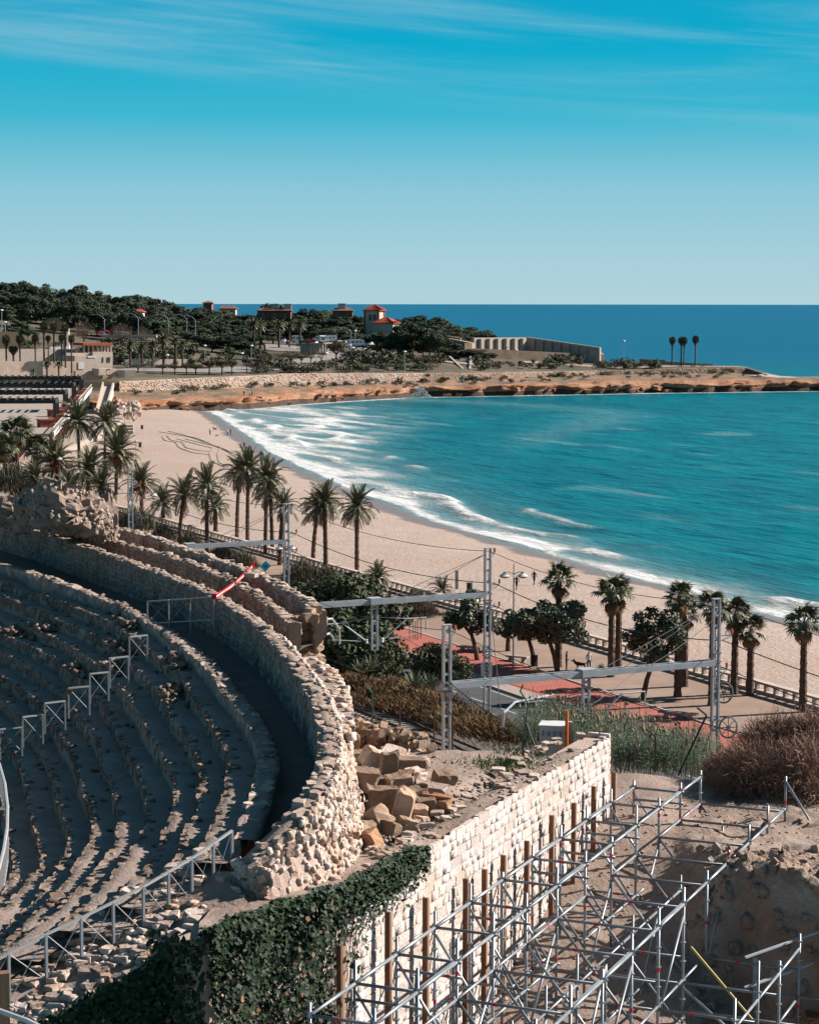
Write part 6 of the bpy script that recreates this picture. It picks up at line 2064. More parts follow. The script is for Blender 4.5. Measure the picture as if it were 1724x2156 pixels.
def place_palm(label, base, h, r, n=34, dry=7, dates=0, trunk_r=.22, seed=0, group='date palms', lean=0.0, az=0.0, name='date_palm', boss=True):
 rr = random.Random(seed)
 if h > 4 and not lean: lean = rr.uniform(-.7, .7)
 o = thing(name, label, 'palm', base, group, world=False)
 o.rotation_euler = (0, 0, az)
 if h > .3: part('trunk', palm_trunk(h, trunk_r * 1.05, trunk_r * .88, seed, lean=lean), MATS['palm_trunk'], o)
 top = Vector((lean, 0, h))
 if boss: part('crown_shaft', MB().lathe(top - Vector((0, 0, .55)), [(trunk_r * .9, 0), (trunk_r * 1.5, .3), (trunk_r * 1.2, .75), (.05, 1.0)], 9), MATS['palm_trunk'], o)
 k = r / 2.5
 n = int(n * rr.uniform(1.15, 1.6))
 for i in range(n):
  q = i / n
  j = min(6, int(q * 7 + rr.uniform(-.4, .4))); j = max(0, j)
  a = i * 2.39996 + rr.uniform(-.25, .25)
  c = bpy.data.objects.new('frond', FR[j]); COL.objects.link(c); c.parent = o
  s_ = k * rr.uniform(.88, 1.12)
  c.matrix_basis = TRS(top + Vector((0, 0, .15)), q=Quaternion((0, 0, 1), a) @ Quaternion((1, 0, 0), rr.uniform(-.25, .25)), s=(s_, s_, s_))
 for i in range(dry):
  c = bpy.data.objects.new('dry_frond', FRD[i % 2]); COL.objects.link(c); c.parent = o
  s_ = k * rr.uniform(.6, .85)
  c.matrix_basis = TRS(top - Vector((0, 0, .25)), q=Quaternion((0, 0, 1), i * 2.1 + rr.random()), s=(s_, s_, s_))
 for i in range(dates):
  c = bpy.data.objects.new('date_cluster', DBM); COL.objects.link(c); c.parent = o
  c.matrix_basis = TRS(top - Vector((0, 0, .1)), q=Quaternion((0, 0, 1), -1.9 + i * .8 - az), s=1.55 * k)
 return o
def palm_at(label, u, v_base, v_crown, r_px, z=2.5, **kw):
 b = at(u, v_base, z)
 top = at(u, v_crown, y=b.y)
 return place_palm(label, b, max(.3, top.z - z), r_px / F_PX * b.y, seed=int(u), **kw)
dp = [
 (380, 1142, 1048, 47, 26, 4, 0, 'short date palm leftmost of the promenade row, by the lamp'),
 (437, 1172, 1030, 46, 34, 6, 0, 'date palm second in the promenade row, left of the pair'),
 (500, 1132, 1000, 42, 32, 10, 0, 'date palm behind the thick clump with hanging dry fronds'),
 (522, 1150, 992, 44, 34, 8, 0, 'tall date palm of the clump left of the lattice mast'),
 (560, 1167, 1012, 48, 36, 8, 0, 'tallest date palm of the clump touching the lattice mast'),
 (574, 1160, 1040, 40, 28, 8, 0, 'date palm with drooping crown right behind the clump'),
 (590, 1190, 1068, 36, 24, 9, 0, 'small-crowned date palm directly behind the lattice mast'),
 (660, 1187, 1072, 42, 30, 8, 0, 'left date palm of the three standing against the beach'),
 (687, 1228, 1062, 46, 36, 9, 0, 'middle date palm of the three standing against the beach'),
 (752, 1207, 1072, 44, 34, 8, 0, 'right date palm of the three standing against the beach'),
]
for (u, vb, vc, r, n, dry, da, lb) in dp:
 palm_at(lb, u, vb, vc, r, n=n, dry=dry, dates=da, group='date palms on the promenade', az=u * .1, trunk_r=.25)
# low bushy palms
for (u, vb, vc, r, da, n, lb) in ((797, 1252, 1222, 34, 1, 26, 'low stemless palm by the balustrade, with an orange fruit bunch'), (932, 1262, 1246, 30, 0, 22, 'low palm beside the waste bin at the beach edge'), (455, 1120, 1072, 36, 0, 24, 'squat palm in the shade right of the second promenade palm')):
 palm_at(lb, u, vb, vc, r, n=n, dry=2, dates=da, group='low palms', trunk_r=.3, boss=False)
# grove at the left end
gr = [
 (168, 985, 890, 46, 34, 6, 0, 'tall feathery date palm left of the ramp'), (222, 985, 893, 42, 32, 4, 0, 'date palm right of the tall feathery one, by the ramp'),
 (246, 1040, 960, 54, 38, 5, 3, 'big date palm hung with orange fruit at the beach edge'), (122, 1052, 978, 50, 36, 5, 3, 'date palm with orange fruit behind the grey lamp'),
 (185, 1062, 995, 48, 34, 4, 0, 'dark date palm between the two fruiting palms'), (300, 1085, 1022, 44, 30, 4, 2, 'date palm with orange fruit behind the farthest mast'),
 (345, 1105, 1062, 38, 24, 2, 0, 'low date palm right of the farthest mast'), (75, 1075, 1010, 40, 28, 3, 0, 'dark date palm low at the left'), (215, 1085, 1030, 42, 30, 3, 0, 'dark date palm behind the ruined mound'), (150, 1090, 1035, 38, 26, 3, 0, 'dark low date palm above the ruined mound'),
]
for (u, vb, vc, r, n, dry, da, lb) in gr:
 palm_at(lb, u, vb, vc, r, n=n, dry=dry, dates=da, group='palm grove by the ramp', az=u * .2, trunk_r=.28)

# fan palms
def fan_leaf(seed, L=.72, R_=.66, droop=.15):
 rr = random.Random(seed); mb = MB()
 mb.tube([(0, 0, 0), (L * .6, 0, .05), (L, 0, .04)], [.022, .018, .014], 3, False)
 n = 17; c = Vector((L, 0, .04))
 for k in range(n):
  a = R(-118) + R(236) * k / (n - 1)
  l = R_ * (1 - .18 * abs(a) / 2) * rr.uniform(.85, 1.1)
  d = Vector((math.cos(a), math.sin(a), 0)); s_ = Vector((-math.sin(a), math.cos(a), 0)) * .055
  m1 = c + d * l * .55 + Vector((0, 0, .02)); t_ = c + d * l + Vector((0, 0, -droop * l * rr.uniform(.6, 1.6)))
  mb.add([c, m1 - s_, t_, m1 + s_], [(0, 1, 2, 3)])
 return mb.mesh('leaf')
FL = [fan_leaf(i, droop=.25 + .1 * i) for i in range(4)]
for m in FL: m.materials.append(MATS['fan'])
FLD = fan_leaf(9, droop=.9); FLD.materials.append(MATS['frond_dry'])
def fan_palm(label, base, h, r, trunk_r=.28, seed=0, group='fan palms', n=22, dry=8, name='fan_palm'):
 rr = random.Random(seed)
 o = thing(name, label, 'palm', base, group, world=False)
 part('trunk', palm_trunk(h, trunk_r * 1.1, trunk_r * .8, seed, 9), MATS['palm_trunk'], o)
 k = r / 1.22
 for i in range(n):
  q = i / n; e = R(82 - 112 * q + rr.uniform(-9, 9)); a = i * 2.39996 + rr.uniform(-.3, .3)
  c = bpy.data.objects.new('leaf', FL[i % 4]); COL.objects.link(c); c.parent = o
  c.matrix_basis = TRS((0, 0, h + .05 * rr.random()), q=Quaternion((0, 0, 1), a) @ Quaternion((0, 1, 0), -e) @ Quaternion((1, 0, 0), rr.uniform(-.4, .4)), s=k * rr.uniform(.85, 1.15))
 for i in range(dry):
  c = bpy.data.objects.new('dry_leaf', FLD); COL.objects.link(c); c.parent = o
  c.matrix_basis = TRS((0, 0, h - .15), q=Quaternion((0, 0, 1), i * 2.1 + rr.random()) @ Quaternion((0, 1, 0), R(rr.uniform(48, 80))), s=k * rr.uniform(.7, .95))
 return o
wp = [(1176, 1404, 1222, 40, 'fan palm rising behind the big leafy tree'), (1287, 1424, 1252, 42, 'left trunk of the twin fan palms'), (1302, 1406, 1246, 40, 'right trunk of the twin fan palms'), (1427, 1466, 1258, 38, 'tall fan palm right of the leafy tree, front trunk'), (1441, 1444, 1292, 36, 'shorter fan palm just behind the tall one by the leafy tree'),
      (1499, 1484, 1280, 42, 'fan palm directly left of the mast with wheels'), (1546, 1460, 1296, 40, 'fan palm right of the mast with wheels'), (1579, 1463, 1328, 38, 'fan palm with rusty hanging leaves right of the wheels'), (1690, 1498, 1312, 44, 'lone fan palm at the right edge by the balustrade')]
for i, (u, vb, vc, r, lb) in enumerate(wp):
 b = at(u, vb, 2.5); top = at(u, vc, y=b.y)
 fan_palm(lb, b, top.z - 2.5, r / F_PX * b.y, seed=40 + i, group='fan palms on the promenade')
for i, (u, vb, vc, r, lb) in enumerate(((38, 990, 915, 40, 'fan palm at the left edge below the pergola terrace'), (80, 1000, 948, 34, 'fan palm right of the leftmost one below the terrace'), (12, 1010, 945, 30, 'fan palm cut by the left edge'))):
 b = at(u, vb, 3.0); top = at(u, vc, y=b.y)
 fan_palm(lb, b, top.z - 3, r / F_PX * b.y, seed=60 + i, group='fan palms below the terrace', n=34)

# ------------------------------------------------------------------ broadleaf promenade trees
def broad_tree(label, base, h, R_, seed, lean=(0, 0), group='leafy promenade trees'):
 o = thing('leafy_tree', label, 'tree', base, group, world=False)
 tr = MB()
 top = Vector((lean[0], lean[1], h * .45))
 tr.tube([(0, 0, -.2), (lean[0] * .4, lean[1] * .4, h * .22), top], [.24, .19, .15], 8)
 r_ = random.Random(seed)
 for k in range(6):
  a = k * 1.05 + r_.random()
  e = top + Vector((math.cos(a) * R_ * .6, math.sin(a) * R_ * .6, h * r_.uniform(.15, .4)))
  tr.tube([top - Vector((0, 0, .2)), top.lerp(e, .5) + Vector((0, 0, .15)), e], [.11, .07, .03], 6)
 part('trunk', tr, MATS['trunk'], o)
 bl = []
 for k in range(26):
  a = r_.uniform(0, 6.28); q = math.sqrt(r_.random()) * R_ * .8; z = h * (.42 + .55 * r_.random() ** .9 * (1 - .45 * (q / R_) ** 2))
  rr = R_ * r_.uniform(.2, .36)
  bl.append(((lean[0] + q * math.cos(a), lean[1] + q * math.sin(a), z), (rr, rr, rr * .8)))
 link('crown', crown_mesh('crown', bl, 420, .17, seed, .35), MATS['broad'], o)
 return o
def bt(u, vb, vt, r_px, seed, label, lean=(0, 0)):
 b = at(u, vb, 2.5); t_ = at(u, vt, y=b.y)
 broad_tree(label, b, t_.z - 2.5, r_px / F_PX * b.y, seed, lean)
bt(1175, 1412, 1262, 88, 1, 'big leafy tree with spreading crown in front of the beach', (-.8, 0))
bt(1128, 1402, 1275, 52, 2, 'left leaning leafy tree joined to the big one', (-.6, 0))
bt(1007, 1392, 1258, 62, 3, 'leafy tree with a pale leaning trunk behind the tall mast', (-.6, 0))
bt(1352, 1472, 1282, 70, 4, 'round dark leafy tree between the twin palms and the wheels', (.9, 0))
bt(1070, 1370, 1285, 30, 5, 'small leafy tree half hidden behind the lamp post')
bt(742, 1268, 1225, 24, 6, 'small leafy tree at the foot of the right-hand date palm')
bt(1000, 1290, 1238, 24, 7, 'small round tree at the back edge by the waste bin')
# young staked tree and grey-green shrubs
def young():
 b = at(875, 1345, 2.6)
 o = thing('staked_tree', 'young feathery tree held by wooden stakes on the red paving', 'tree', b, world=False)
 part('trunk', MB().tube([(0, 0, 0), (.03, 0, 2.2), (0, 0, 3.6)], [.05, .045, .03], 6), MATS['trunk'], o)
 for k in range(4):
  a = .4 + k * 1.571
  part('stake', MB().tube([(.55 * math.cos(a), .55 * math.sin(a), 0), (.55 * math.cos(a), .55 * math.sin(a), 2.3)], .05, 6), MATS['wood'], o)
 part('cross_bar', MB().bar((.55 * math.cos(.4), .55 * math.sin(.4), 2.1), (-.55 * math.cos(.4), -.55 * math.sin(.4), 2.1), .05, .05), MATS['wood'], o)
 me = needle_bush_mesh(31, 1.3, 2.2, 1900, .5, .02); me.materials.append(MATS['grey_green'])
 c = bpy.data.objects.new('crown', me); COL.objects.link(c); c.parent = o; c.location = (0, 0, 2.7)
mat('grey_green', (.10, .105, .07), (.16, .14, .095), scale=1.2)
young()
TB = [needle_bush_mesh(40 + i, 1.5, 2.0, 2400, .6, .022) for i in range(2)]
for m in TB: m.materials.append(MATS['grey_green'])
for i, (u, v, z, s, lb) in enumerate(((640, 1225, 2.8, 1.6, 'wide grey brown tamarisk bush beside the lattice mast'), (690, 1225, 2.8, 1.2, 'grey brown tamarisk bush under the three date palms'), (290, 1110, 3, 1.8, 'grey tamarisk bush behind the farthest mast'), (255, 1105, 3, 1.3, 'grey tamarisk bush left of the farthest mast'), (400, 1140, 2.6, 1.0, 'small grey bush by the promenade posts'), (345, 1130, 2.6, 1.1, 'small grey bush right of the brown posts'), (470, 1185, 2.6, 1.5, 'wide grey bush under the far cross beam'), (510, 1190, 2.6, 1.2, 'grey bush left of the blue diamond sign'), (25, 1030, 4, 2.6, 'big grey green bush at the left edge below the fan palms'), (70, 1040, 4, 1.8, 'grey green bush right of the big one at the left edge'), (895, 1290, 2.5, .9, 'grey bush beside the balustrade left of the leafy trees'))):
 bush('tamarisk', TB[i % 2], 'grey_green', at(u, v + 8, z), s, lb, 'grey feathery bushes on the promenade', i * 1.3)

# ------------------------------------------------------------------ balustrade
PIER = MB().prism([(-.14, -.16), (.14, -.16), (.16, 0), (.14, .16), (-.14, .16), (-.16, 0)], 0, .52).mesh('baluster'); PIER.materials.append(MATS['cream'])
for k, (t0, t1, lb) in enumerate(((-330, -212, 'far stretch of the low stone balustrade behind the promenade date palms'), (-211.6, -150, 'middle stretch of the low stone balustrade beside the low palms'), (-149.6, -45, 'near stretch of the low stone balustrade beyond the fan palms'))):
 a = st(97.2, t0, 2.5)
 o = thing('balustrade', lb, 'balustrade', a, 'balustrade between promenade and beach')
 part('plinth', MB().bar(st(97.2, t0, 2.6), st(97.2, t1, 2.6), .45, .24), MATS['cream'], o)
 part('coping', MB().bar(st(97.2, t0, 3.33), st(97.2, t1, 3.33), .62, .17), MATS['cream'], o)
 t = t0 + .6
 while t < t1 - .2:
  link('baluster', PIER, None, o, TRS(st(97.2, t, 2.72), RZ_N))
  t += 1.25
# ------------------------------------------------------------------ street furniture
def lamp(label, base, h, double=True, group='promenade lamps', r=.06):
 o = thing('street_lamp', label, 'lamp', base, group, world=False)
 part('post', MB().tube([(0, 0, 0), (0, 0, 1.0), (0, 0, h)], [r * 1.5, r, r * .8], 7), MATS['galv'], o)
 for sg in ((-1, 1) if double else (0,)):
  x = .75 * sg
  if sg: part('arm', MB().tube([(0, 0, h - .9), (x * .6, 0, h - .7), (x, 0, h - .75)], .035, 5), MATS['galv'], o)
  z = h - .95 if sg else h
  hd = part('lamp_head', MB().lathe((x, 0, z - .12), [(.10, -.18), (.34, -.12), (.46, .02), (.30, .16), (.08, .26)], 10), MATS['white_paint'], o)
  link('lamp_cap', MB().lathe((x, 0, z + .12), [(.16, 0), (.12, .1), (.03, .16)], 8).mesh(), MATS['galv_dark'], hd)
def lamp_at(label, u, vb, vt, z=2.5, double=True, **k):
 b = at(u, vb, z); lamp(label, b, at(u, vt, y=b.y).z - z, double, **k)
lamp_at('tall double-headed lamp post in front of the big leafy tree', 1081, 1408, 1186)
lamp_at('lamp post behind the lattice mast with the far cross beam', 603, 1200, 1136)
lamp_at('lamp post left of the short date palm', 326, 1132, 1042, double=False)
lamp_at('lamp post in front of the fruiting date palm at the left', 128, 1062, 966, double=False)
lamp_at('thin lamp post on the beach edge right of the fruiting palm', 288, 1000, 930, double=False)
def bench(label, u, v, rz, z=2.6, L=2.0):
 b = at(u, v, z)
 o = thing('stone_bench', label, 'bench', b, 'stone benches')
 M3 = Matrix.Rotation(rz, 3, 'Z')
 part('seat', MB().box(b + Vector((0, 0, .42)), (L, .55, .14), rz=rz), MATS['concrete'], o)
 for sg in (-1, 1): part('leg', MB().box(b + M3 @ Vector((sg * L * .3, 0, .17)), (.3, .4, .36), rz=rz), MATS['concrete'], o)
bench('pale stone bench on the red paving under the fan palms', 1428, 1512, -.45, L=3.0)
bench('pale bench slab beside the red paving behind the leafy tree', 990, 1372, -.5, L=2.4)
bench('stone bench near the tall mast behind the leafy tree', 1090, 1392, -.5)
bench('stone bench by the crossing sign', 850, 1312, -.5, L=2.6)
def litter_bin(label, u, v, z, h=1.0, pole=0.0):
 b = at(u, v, z)
 o = thing('waste_bin', label, 'bin', b, 'waste bins')
 for sg in (-1, 1): part('post', MB().box(b + Vector((sg * .27, 0, h / 2)), (.05, .05, h)), MATS['black_metal'], o)
 part('bucket', MB().lathe(b + Vector((0, 0, h * .3)), [(.2, 0), (.25, .1), (.26, h * .62), (.22, h * .64)], 10), MATS['black_metal'], o)
litter_bin('black waste bin on the beach edge right of the low palm', 989, 1252, 2.4, 1.35)
litter_bin('black waste bin standing on the earth by the leaning trunk', 1125, 1412, 2.5, 1.4)
litter_bin('black bin on the sand left, upper one', 300, 908, 2.0, 1.5)
litter_bin('black bin on the sand left, beside the fruiting palm', 296, 947, 2.0, 1.5)
for i, (u, v, lb) in enumerate(((332, 1135, 'left brown wooden post by the promenade lamp'), (340, 1135, 'right brown wooden post by the promenade lamp'))):
 single('wooden_post', MB().tube([at(u, v, 2.5), at(u, v, 2.5) + Vector((0, 0, 1.9))], .1, 7), MATS['orange_wood'], lb, 'post', 'brown posts')
single('beach_shower', MB().box(at(962, 1240, 2.3) + Vector((0, 0, 1.0)), (.35, .35, 2.0)), MATS['galv'], 'slim grey shower column at the beach edge', 'shower')
single('low_wall', MB().bar(at(865, 1258, 2.3) + Vector((0, 0, .4)), at(930, 1262, 2.3) + Vector((0, 0, .4)), .4, .9), MATS['fort'], 'low dark stone wall at the back of the beach beside the low palm', 'wall')
# ------------------------------------------------------------------ people
def body_mesh(pose):
 H_ = 1.72
 if pose == 'walk':
  legs = [[(.09, 0, .92), (.10, -.16, .50), (.10, -.22, .09), (.10, -.09, .035)], [(-.09, 0, .92), (-.10, .14, .50), (-.10, .32, .12), (-.10, .42, .05)]]
  arms = [[(.17, 0, 1.40), (.25, .16, 1.13), (.24, .10, .90), (.24, .06, .80)], [(-.17, 0, 1.40), (-.25, -.12, 1.13), (-.24, -.22, .92), (-.24, -.26, .82)]]
 else:
  legs = [[(.09, 0, .92), (.11, -.01, .50), (.11, 0, .09), (.12, -.13, .035)], [(-.09, 0, .92), (-.11, -.01, .50), (-.11, .02, .09), (-.12, -.11, .035)]]
  arms = [[(.17, 0, 1.40), (.26, .03, 1.13), (.26, -.03, .88), (.25, -.06, .78)], [(-.17, 0, 1.40), (-.26, .03, 1.13), (-.20, -.18, 1.0), (-.08, -.26, 1.04)]]
 vs = [(0, 0, .95), (0, 0, 1.12), (0, -.0, 1.30), (0, .01, 1.44), (0, .0, 1.51), (0, -.02, 1.60), (0, -.01, 1.70)]
 rs = [(.15, .11), (.135, .10), (.165, .11), (.09, .08), (.055, .055), (.085, .10), (.06, .07)]
 es = [(i, i + 1) for i in range(6)]
 for L in legs:
  p = 0
  for i, q in enumerate(L):
   vs.append(q); rs.append(((.095, .095), (.065, .07), (.045, .05), (.04, .04))[i]); es.append((p, len(vs) - 1)); p = len(vs) - 1
 for L in arms:
  p = 3
  for i, q in enumerate(L):
   vs.append(q); rs.append(((.06, .06), (.045, .045), (.035, .035), (.03, .035))[i]); es.append((p, len(vs) - 1)); p = len(vs) - 1
 m = bpy.data.meshes.new('person'); m.from_pydata(vs, es, [])
 o = bpy.data.objects.new('tmp', m); COL.objects.link(o)
 o.modifiers.new('skin', 'SKIN'); o.modifiers.new('sub', 'SUBSURF').levels = 1
 for i, sv in enumerate(m.skin_vertices[0].data):
  sv.radius = rs[i]; sv.use_root = (i == 0)
 dg = bpy.context.evaluated_depsgraph_get()
 me = bpy.data.meshes.new_from_object(o.evaluated_get(dg))
 bpy.data.objects.remove(o)
 return me
BODY = {k: body_mesh(k) for k in ('walk', 'stand')}
def person(label, p, pose, rz, top, legs, hair='hair', h=1.0):
 me = BODY[pose].copy(); me.name = 'person'
 me.materials.clear()
 for k in (legs, top, 'skin', hair, 'tyre'): me.materials.append(MATS[k])
 for f in me.polygons:
  c = f.center
  i = 0
  if c.z < .09: i = 4
  elif c.z < .96 and abs(c.x) < .2: i = 0
  elif c.z < 1.47: i = 1 if not (abs(c.x) > .19 and c.z < .9) else 2
  elif c.z > 1.66 or (c.z > 1.55 and c.y > .01): i = 3
  else: i = 2
  f.material_index = i; f.use_smooth = True
 o = link('person', me, None, M=TRS(p, rz, h))
 return setp(o, label, 'person')
def P_beach(u, v):
 p = at(u, v, 1.6)
 for _ in range(4): p = at(u, v, bz(p.x, p.y))
 return p
person('person in dark jacket and blue jeans walking on the sand by the water', P_beach(1125, 1232), 'walk', 2.6, 'cloth_dark', 'cloth_blue')
person('person in dark red top walking a step behind on the sand', P_beach(1088, 1242), 'walk', 2.6, 'cloth_red', 'cloth_dark', h=.95)
person('person in dark red top standing alone near the waterline', P_beach(515, 946), 'stand', .5, 'cloth_red', 'cloth_dark')
person('person in black at the waterline, right of a pair', P_beach(486, 917), 'stand', 2.0, 'cloth_dark', 'cloth_dark')
person('person in white top beside the one in black at the waterline', P_beach(480, 917), 'stand', 1.0, 'cloth_white', 'cloth_blue', h=.93)
person('person in white top on the open sand with two dogs', P_beach(443, 917), 'stand', .2, 'cloth_white', 'cloth_dark')
pz = 2.5
person('person in a light jacket and dark trousers on the promenade', at(1240, 1413, 2.5), 'stand', .3, 'cloth_white', 'cloth_blue')
person('person in brown standing by the palm trunk on the promenade', at(1193, 1413, 2.5), 'stand', 1.4, 'cloth_brown', 'cloth_brown')
for i, (u, v, tp_, lg) in enumerate(((514, 834, 'cloth_dark', 'cloth_dark'), (526, 835, 'cloth_white', 'cloth_blue'), (531, 835, 'cloth_dark', 'cloth_dark'))):
 p = at(u, v, 4.2)
 person(['person in dark clothes sitting apart at the left on the orange rocks', 'person in a white top on the orange rocks', 'person in dark clothes at the right on the orange rocks'][i], Vector((p.x, p.y, p.z)), 'stand', i, tp_, lg)
def dog(label, p, rz, s=1.0):
 b = MB()
 b.tube([(-.32, 0, .42), (-.1, 0, .40), (.18, 0, .44), (.34, 0, .5), (.46, 0, .66), (.62, 0, .62)], [.08, .12, .14, .10, .085, .04], 8)
 for (x, y, k) in ((-.28, .08, -.06), (-.28, -.08, .05), (.22, .08, .05), (.22, -.08, -.05)):
  b.tube([(x, y, .40), (x - .05, y, .24), (x + k, y, .12), (x + k + .03, y, .0)], [.07, .045, .03, .03], 6)
 b.tube([(-.34, 0, .45), (-.5, 0, .55), (-.6, 0, .72)], [.04, .03, .015], 5)
 for y in (-.06, .06): b.tube([(.44, y, .72), (.42, y * 1.4, .82)], [.035, .01], 4)
 o = single('dog', b, MATS['dog'], label, 'dog', 'dogs on the beach', True); o.matrix_basis = TRS(p, rz, s)
dog('dark dog standing on the sand above the person in white', P_beach(453, 907), 2.8, 1.2)
dog('small brown dog lying lower on the sand near the person in white', P_beach(457, 920), .3, .8)
dog('pale brown dog beside the people on the promenade', at(1222, 1410, 2.5), 3.0, 1.2)
# ------------------------------------------------------------------ tyre tracks pressed in the sand
def track(label, px, w=.2):
 P_ = [P_beach(u, v) for u, v in px]
 C = smooth_curve([tuple(p) for p in P_], step=1.0)
 t_, n_ = normals(C)
 mb = MB(); vs = []
 prof = ((-1.6, .02), (-.9, .07), (-.3, .02), (.3, .02), (.9, .07), (1.6, .02))
 for i in range(len(C)):
  for (o_, dz) in prof:
   x, y = C[i, :2] + n_[i] * o_ * w * .6
   vs.append((x, y, bz(x, y) + dz + rng.uniform(0, .03)))
 k = len(prof)
 mb.add(vs, [(i * k + j, i * k + j + 1, (i + 1) * k + j + 1, (i + 1) * k + j) for i in range(len(C) - 1) for j in range(k - 1)])
 o = single('tyre_track', mb, MATS['track_sand'], label, 'tyre track', 'tyre tracks on the beach'); return o
mat('track_sand', (.38, .295, .245), (.32, .245, .20), scale=.8, bump=.6, bscale=3)
track('long straight tyre track from the bin towards the water', [(335, 910), (400, 921), (470, 945), (520, 968)])
track('second straight tyre track beside the long one', [(355, 909), (420, 925), (480, 952), (505, 969)])
track('curling left tyre track swinging down to the palms', [(372, 925), (420, 938), (448, 944), (441, 956), (446, 972), (475, 985)])
track('curling right tyre track swinging down to the palms', [(390, 925), (430, 935), (465, 942), (458, 958), (462, 975), (482, 984)])
track('wavy short tyre track on the open sand', [(342, 920), (347, 929), (370, 932), (378, 944), (410, 955), (440, 958)])
track('another wavy tyre track on the open sand', [(352, 918), (360, 928), (384, 932), (392, 944), (420, 950), (448, 952)])
# ================================================================== far shore
def at_y(u, v, y): return at(u, v, y=y)
# ------------------------------------------------------------------ sea walls
def sea_wall(label, u0, u1, n, vt, m='far_wall', th=1.3, cat='wall', top_u=None, base_drop=1.0):
 us = np.linspace(u0, u1, n)
 mb = MB(); vs = []
 for u in us:
  y = float(np.interp(u, *WF)); x = (u - 862) / F_PX * y
  zt = at(u, float(np.interp(u, vt[0], vt[1])), y=y).z
  x = at(u, 800, y=y).x
  vs += [(x, y - .1, 3.0), (x, y + .15, zt), (x, y + th, zt), (x, y + th, 3.0)]
 mb.add(vs, [(i * 4 + k, i * 4 + k + 1, i * 4 + 4 + k + 1, i * 4 + 4 + k) for i in range(n - 1) for k in range(3)])
 e = (n - 1) * 4
 mb.add([vs[0], vs[1], vs[2], vs[3]], [(0, 1, 2, 3)]); mb.add([vs[e], vs[e + 1], vs[e + 2], vs[e + 3]], [(3, 2, 1, 0)])
 o = single('sea_wall', mb, MATS[m], label, cat, 'sea walls of the headland')
 # facing stones, the larger ones set proud
 items = []
 for k in range(int((u1 - u0) * 2.2)):
  u = rng.uniform(u0, u1); y = float(np.interp(u, *WF)); zt = at(u, float(np.interp(u, vt[0], vt[1])), y=y).z; x = at(u, 800, y=y).x
  z = rng.uniform(4.6, zt - .1); w = rng.uniform(.3, .8)
  items.append(TRS((x, y - .05 + .25 * (z - 3) / max(zt - 3, .1) * .9, z), rz=.3, s=(w, .2, w * .6)))
 put_stones(items, 'far_wall' if m == 'far_wall' else 'fort', o, 0)
 return o
TOPV = ([250, 297, 583, 584, 830, 1006, 1303, 1568], [804, 802, 789, 787, 786, 785, 779, 772])
sea_wall('long sunlit pale stone sea wall above the orange rocks', 252, 583, 40, TOPV)
sea_wall('middle stretch of pale stone sea wall below the scrub, with a scrawl', 583.5, 890, 36, TOPV)
sea_wall('grey stretch of sea wall with blue and red graffiti below the fort', 890.5, 1280, 36, TOPV, 'fort')
sea_wall('low grey sea wall out towards the point', 1280.5, 1568, 30, TOPV, 'fort')
def graff(label, u0, u1, v0, v1, strokes, m):
 y = float(np.interp((u0 + u1) / 2, *WF)) - .45
 a = at(u0, v0, y=y); b = at(u1, v1, y=y - .0)
 mb = MB()
 for (x0, z0, x1, z1) in strokes:
  f = lambda x, z: Vector((a.x + (b.x - a.x) * x, y + (b.x - a.x) * x * .18, b.z + (a.z - b.z) * z))
  mb.bar(f(x0, z0), f(x1, z1), .05, .5)
 single('graffiti', mb, MATS[m], label, 'graffiti')
graff('blue graffiti tag on the grey sea wall', 967, 978, 790, 799, [(0, 0, .1, 1), (.1, 1, .5, .4), (.5, .4, .9, 1), (.9, 1, 1, 0), (.3, .1, .7, .7), (.2, .5, .8, .2)], 'blue_pale')
graff('red graffiti letters right of the blue tag', 980, 996, 790, 799, [(0, 1, .1, 0), (.1, 0, .18, .7), (.18, .7, .28, 0), (.28, 0, .36, 1), (.42, .1, .42, .9), (.42, .9, .62, .9), (.62, .9, .62, .1), (.62, .1, .42, .1), (.72, 0, .72, 1), (.72, .5, 1, 1), (.72, .5, 1, 0)], 'cloth_red2' if 'cloth_red2' in MATS else (mat('graf_red', (.42, .04, .05)) and 'graf_red'))
graff('red scrawl on the sea wall left of the blue tag', 894, 905, 787, 793, [(0, 0, .3, 1), (.3, 1, .5, 0), (.5, 0, .8, 1), (.8, 1, 1, .2)], 'graf_red')
graff('black and white scrawl on the pale sea wall', 830, 848, 792, 801, [(0, 0, .1, 1), (.2, .2, .35, .9), (.35, .9, .5, .1), (.6, 0, .6, 1), (.8, .1, 1, .9)], 'rail_grey')

# ------------------------------------------------------------------ roads on the headland
def ribbon(name, px, w_m, m, z_off=.15, n=40):
 """px: (u, y, half width in m)"""
 us = [p[0] for p in px]; ys = [p[1] for p in px]
 q = np.linspace(0, len(px) - 1, n)
 U = np.interp(q, range(len(px)), us); Y = np.interp(q, range(len(px)), ys)
 X = (U - 862) / F_PX * Y * 1.0
 d = np.gradient(np.stack([X, Y], 1), axis=0); d /= np.linalg.norm(d, axis=1)[:, None]
 nn = np.stack([-d[:, 1], d[:, 0]], 1)
 V = []
 for sgn in np.linspace(-1, 1, 5):
  x = X + nn[:, 0] * w_m / 2 * sgn; y = Y + nn[:, 1] * w_m / 2 * sgn
  V.append(np.stack([x, y, [land_z(862 + F_PX * a / b, b) + z_off + .1 for a, b in zip(x, y)]], 1))
 me = np_mesh(name, np.concatenate(V), grid_faces(5, n))
 if me.polygons[3].normal.z < 0: me.flip_normals()
 struct(name, me, MATS[m])
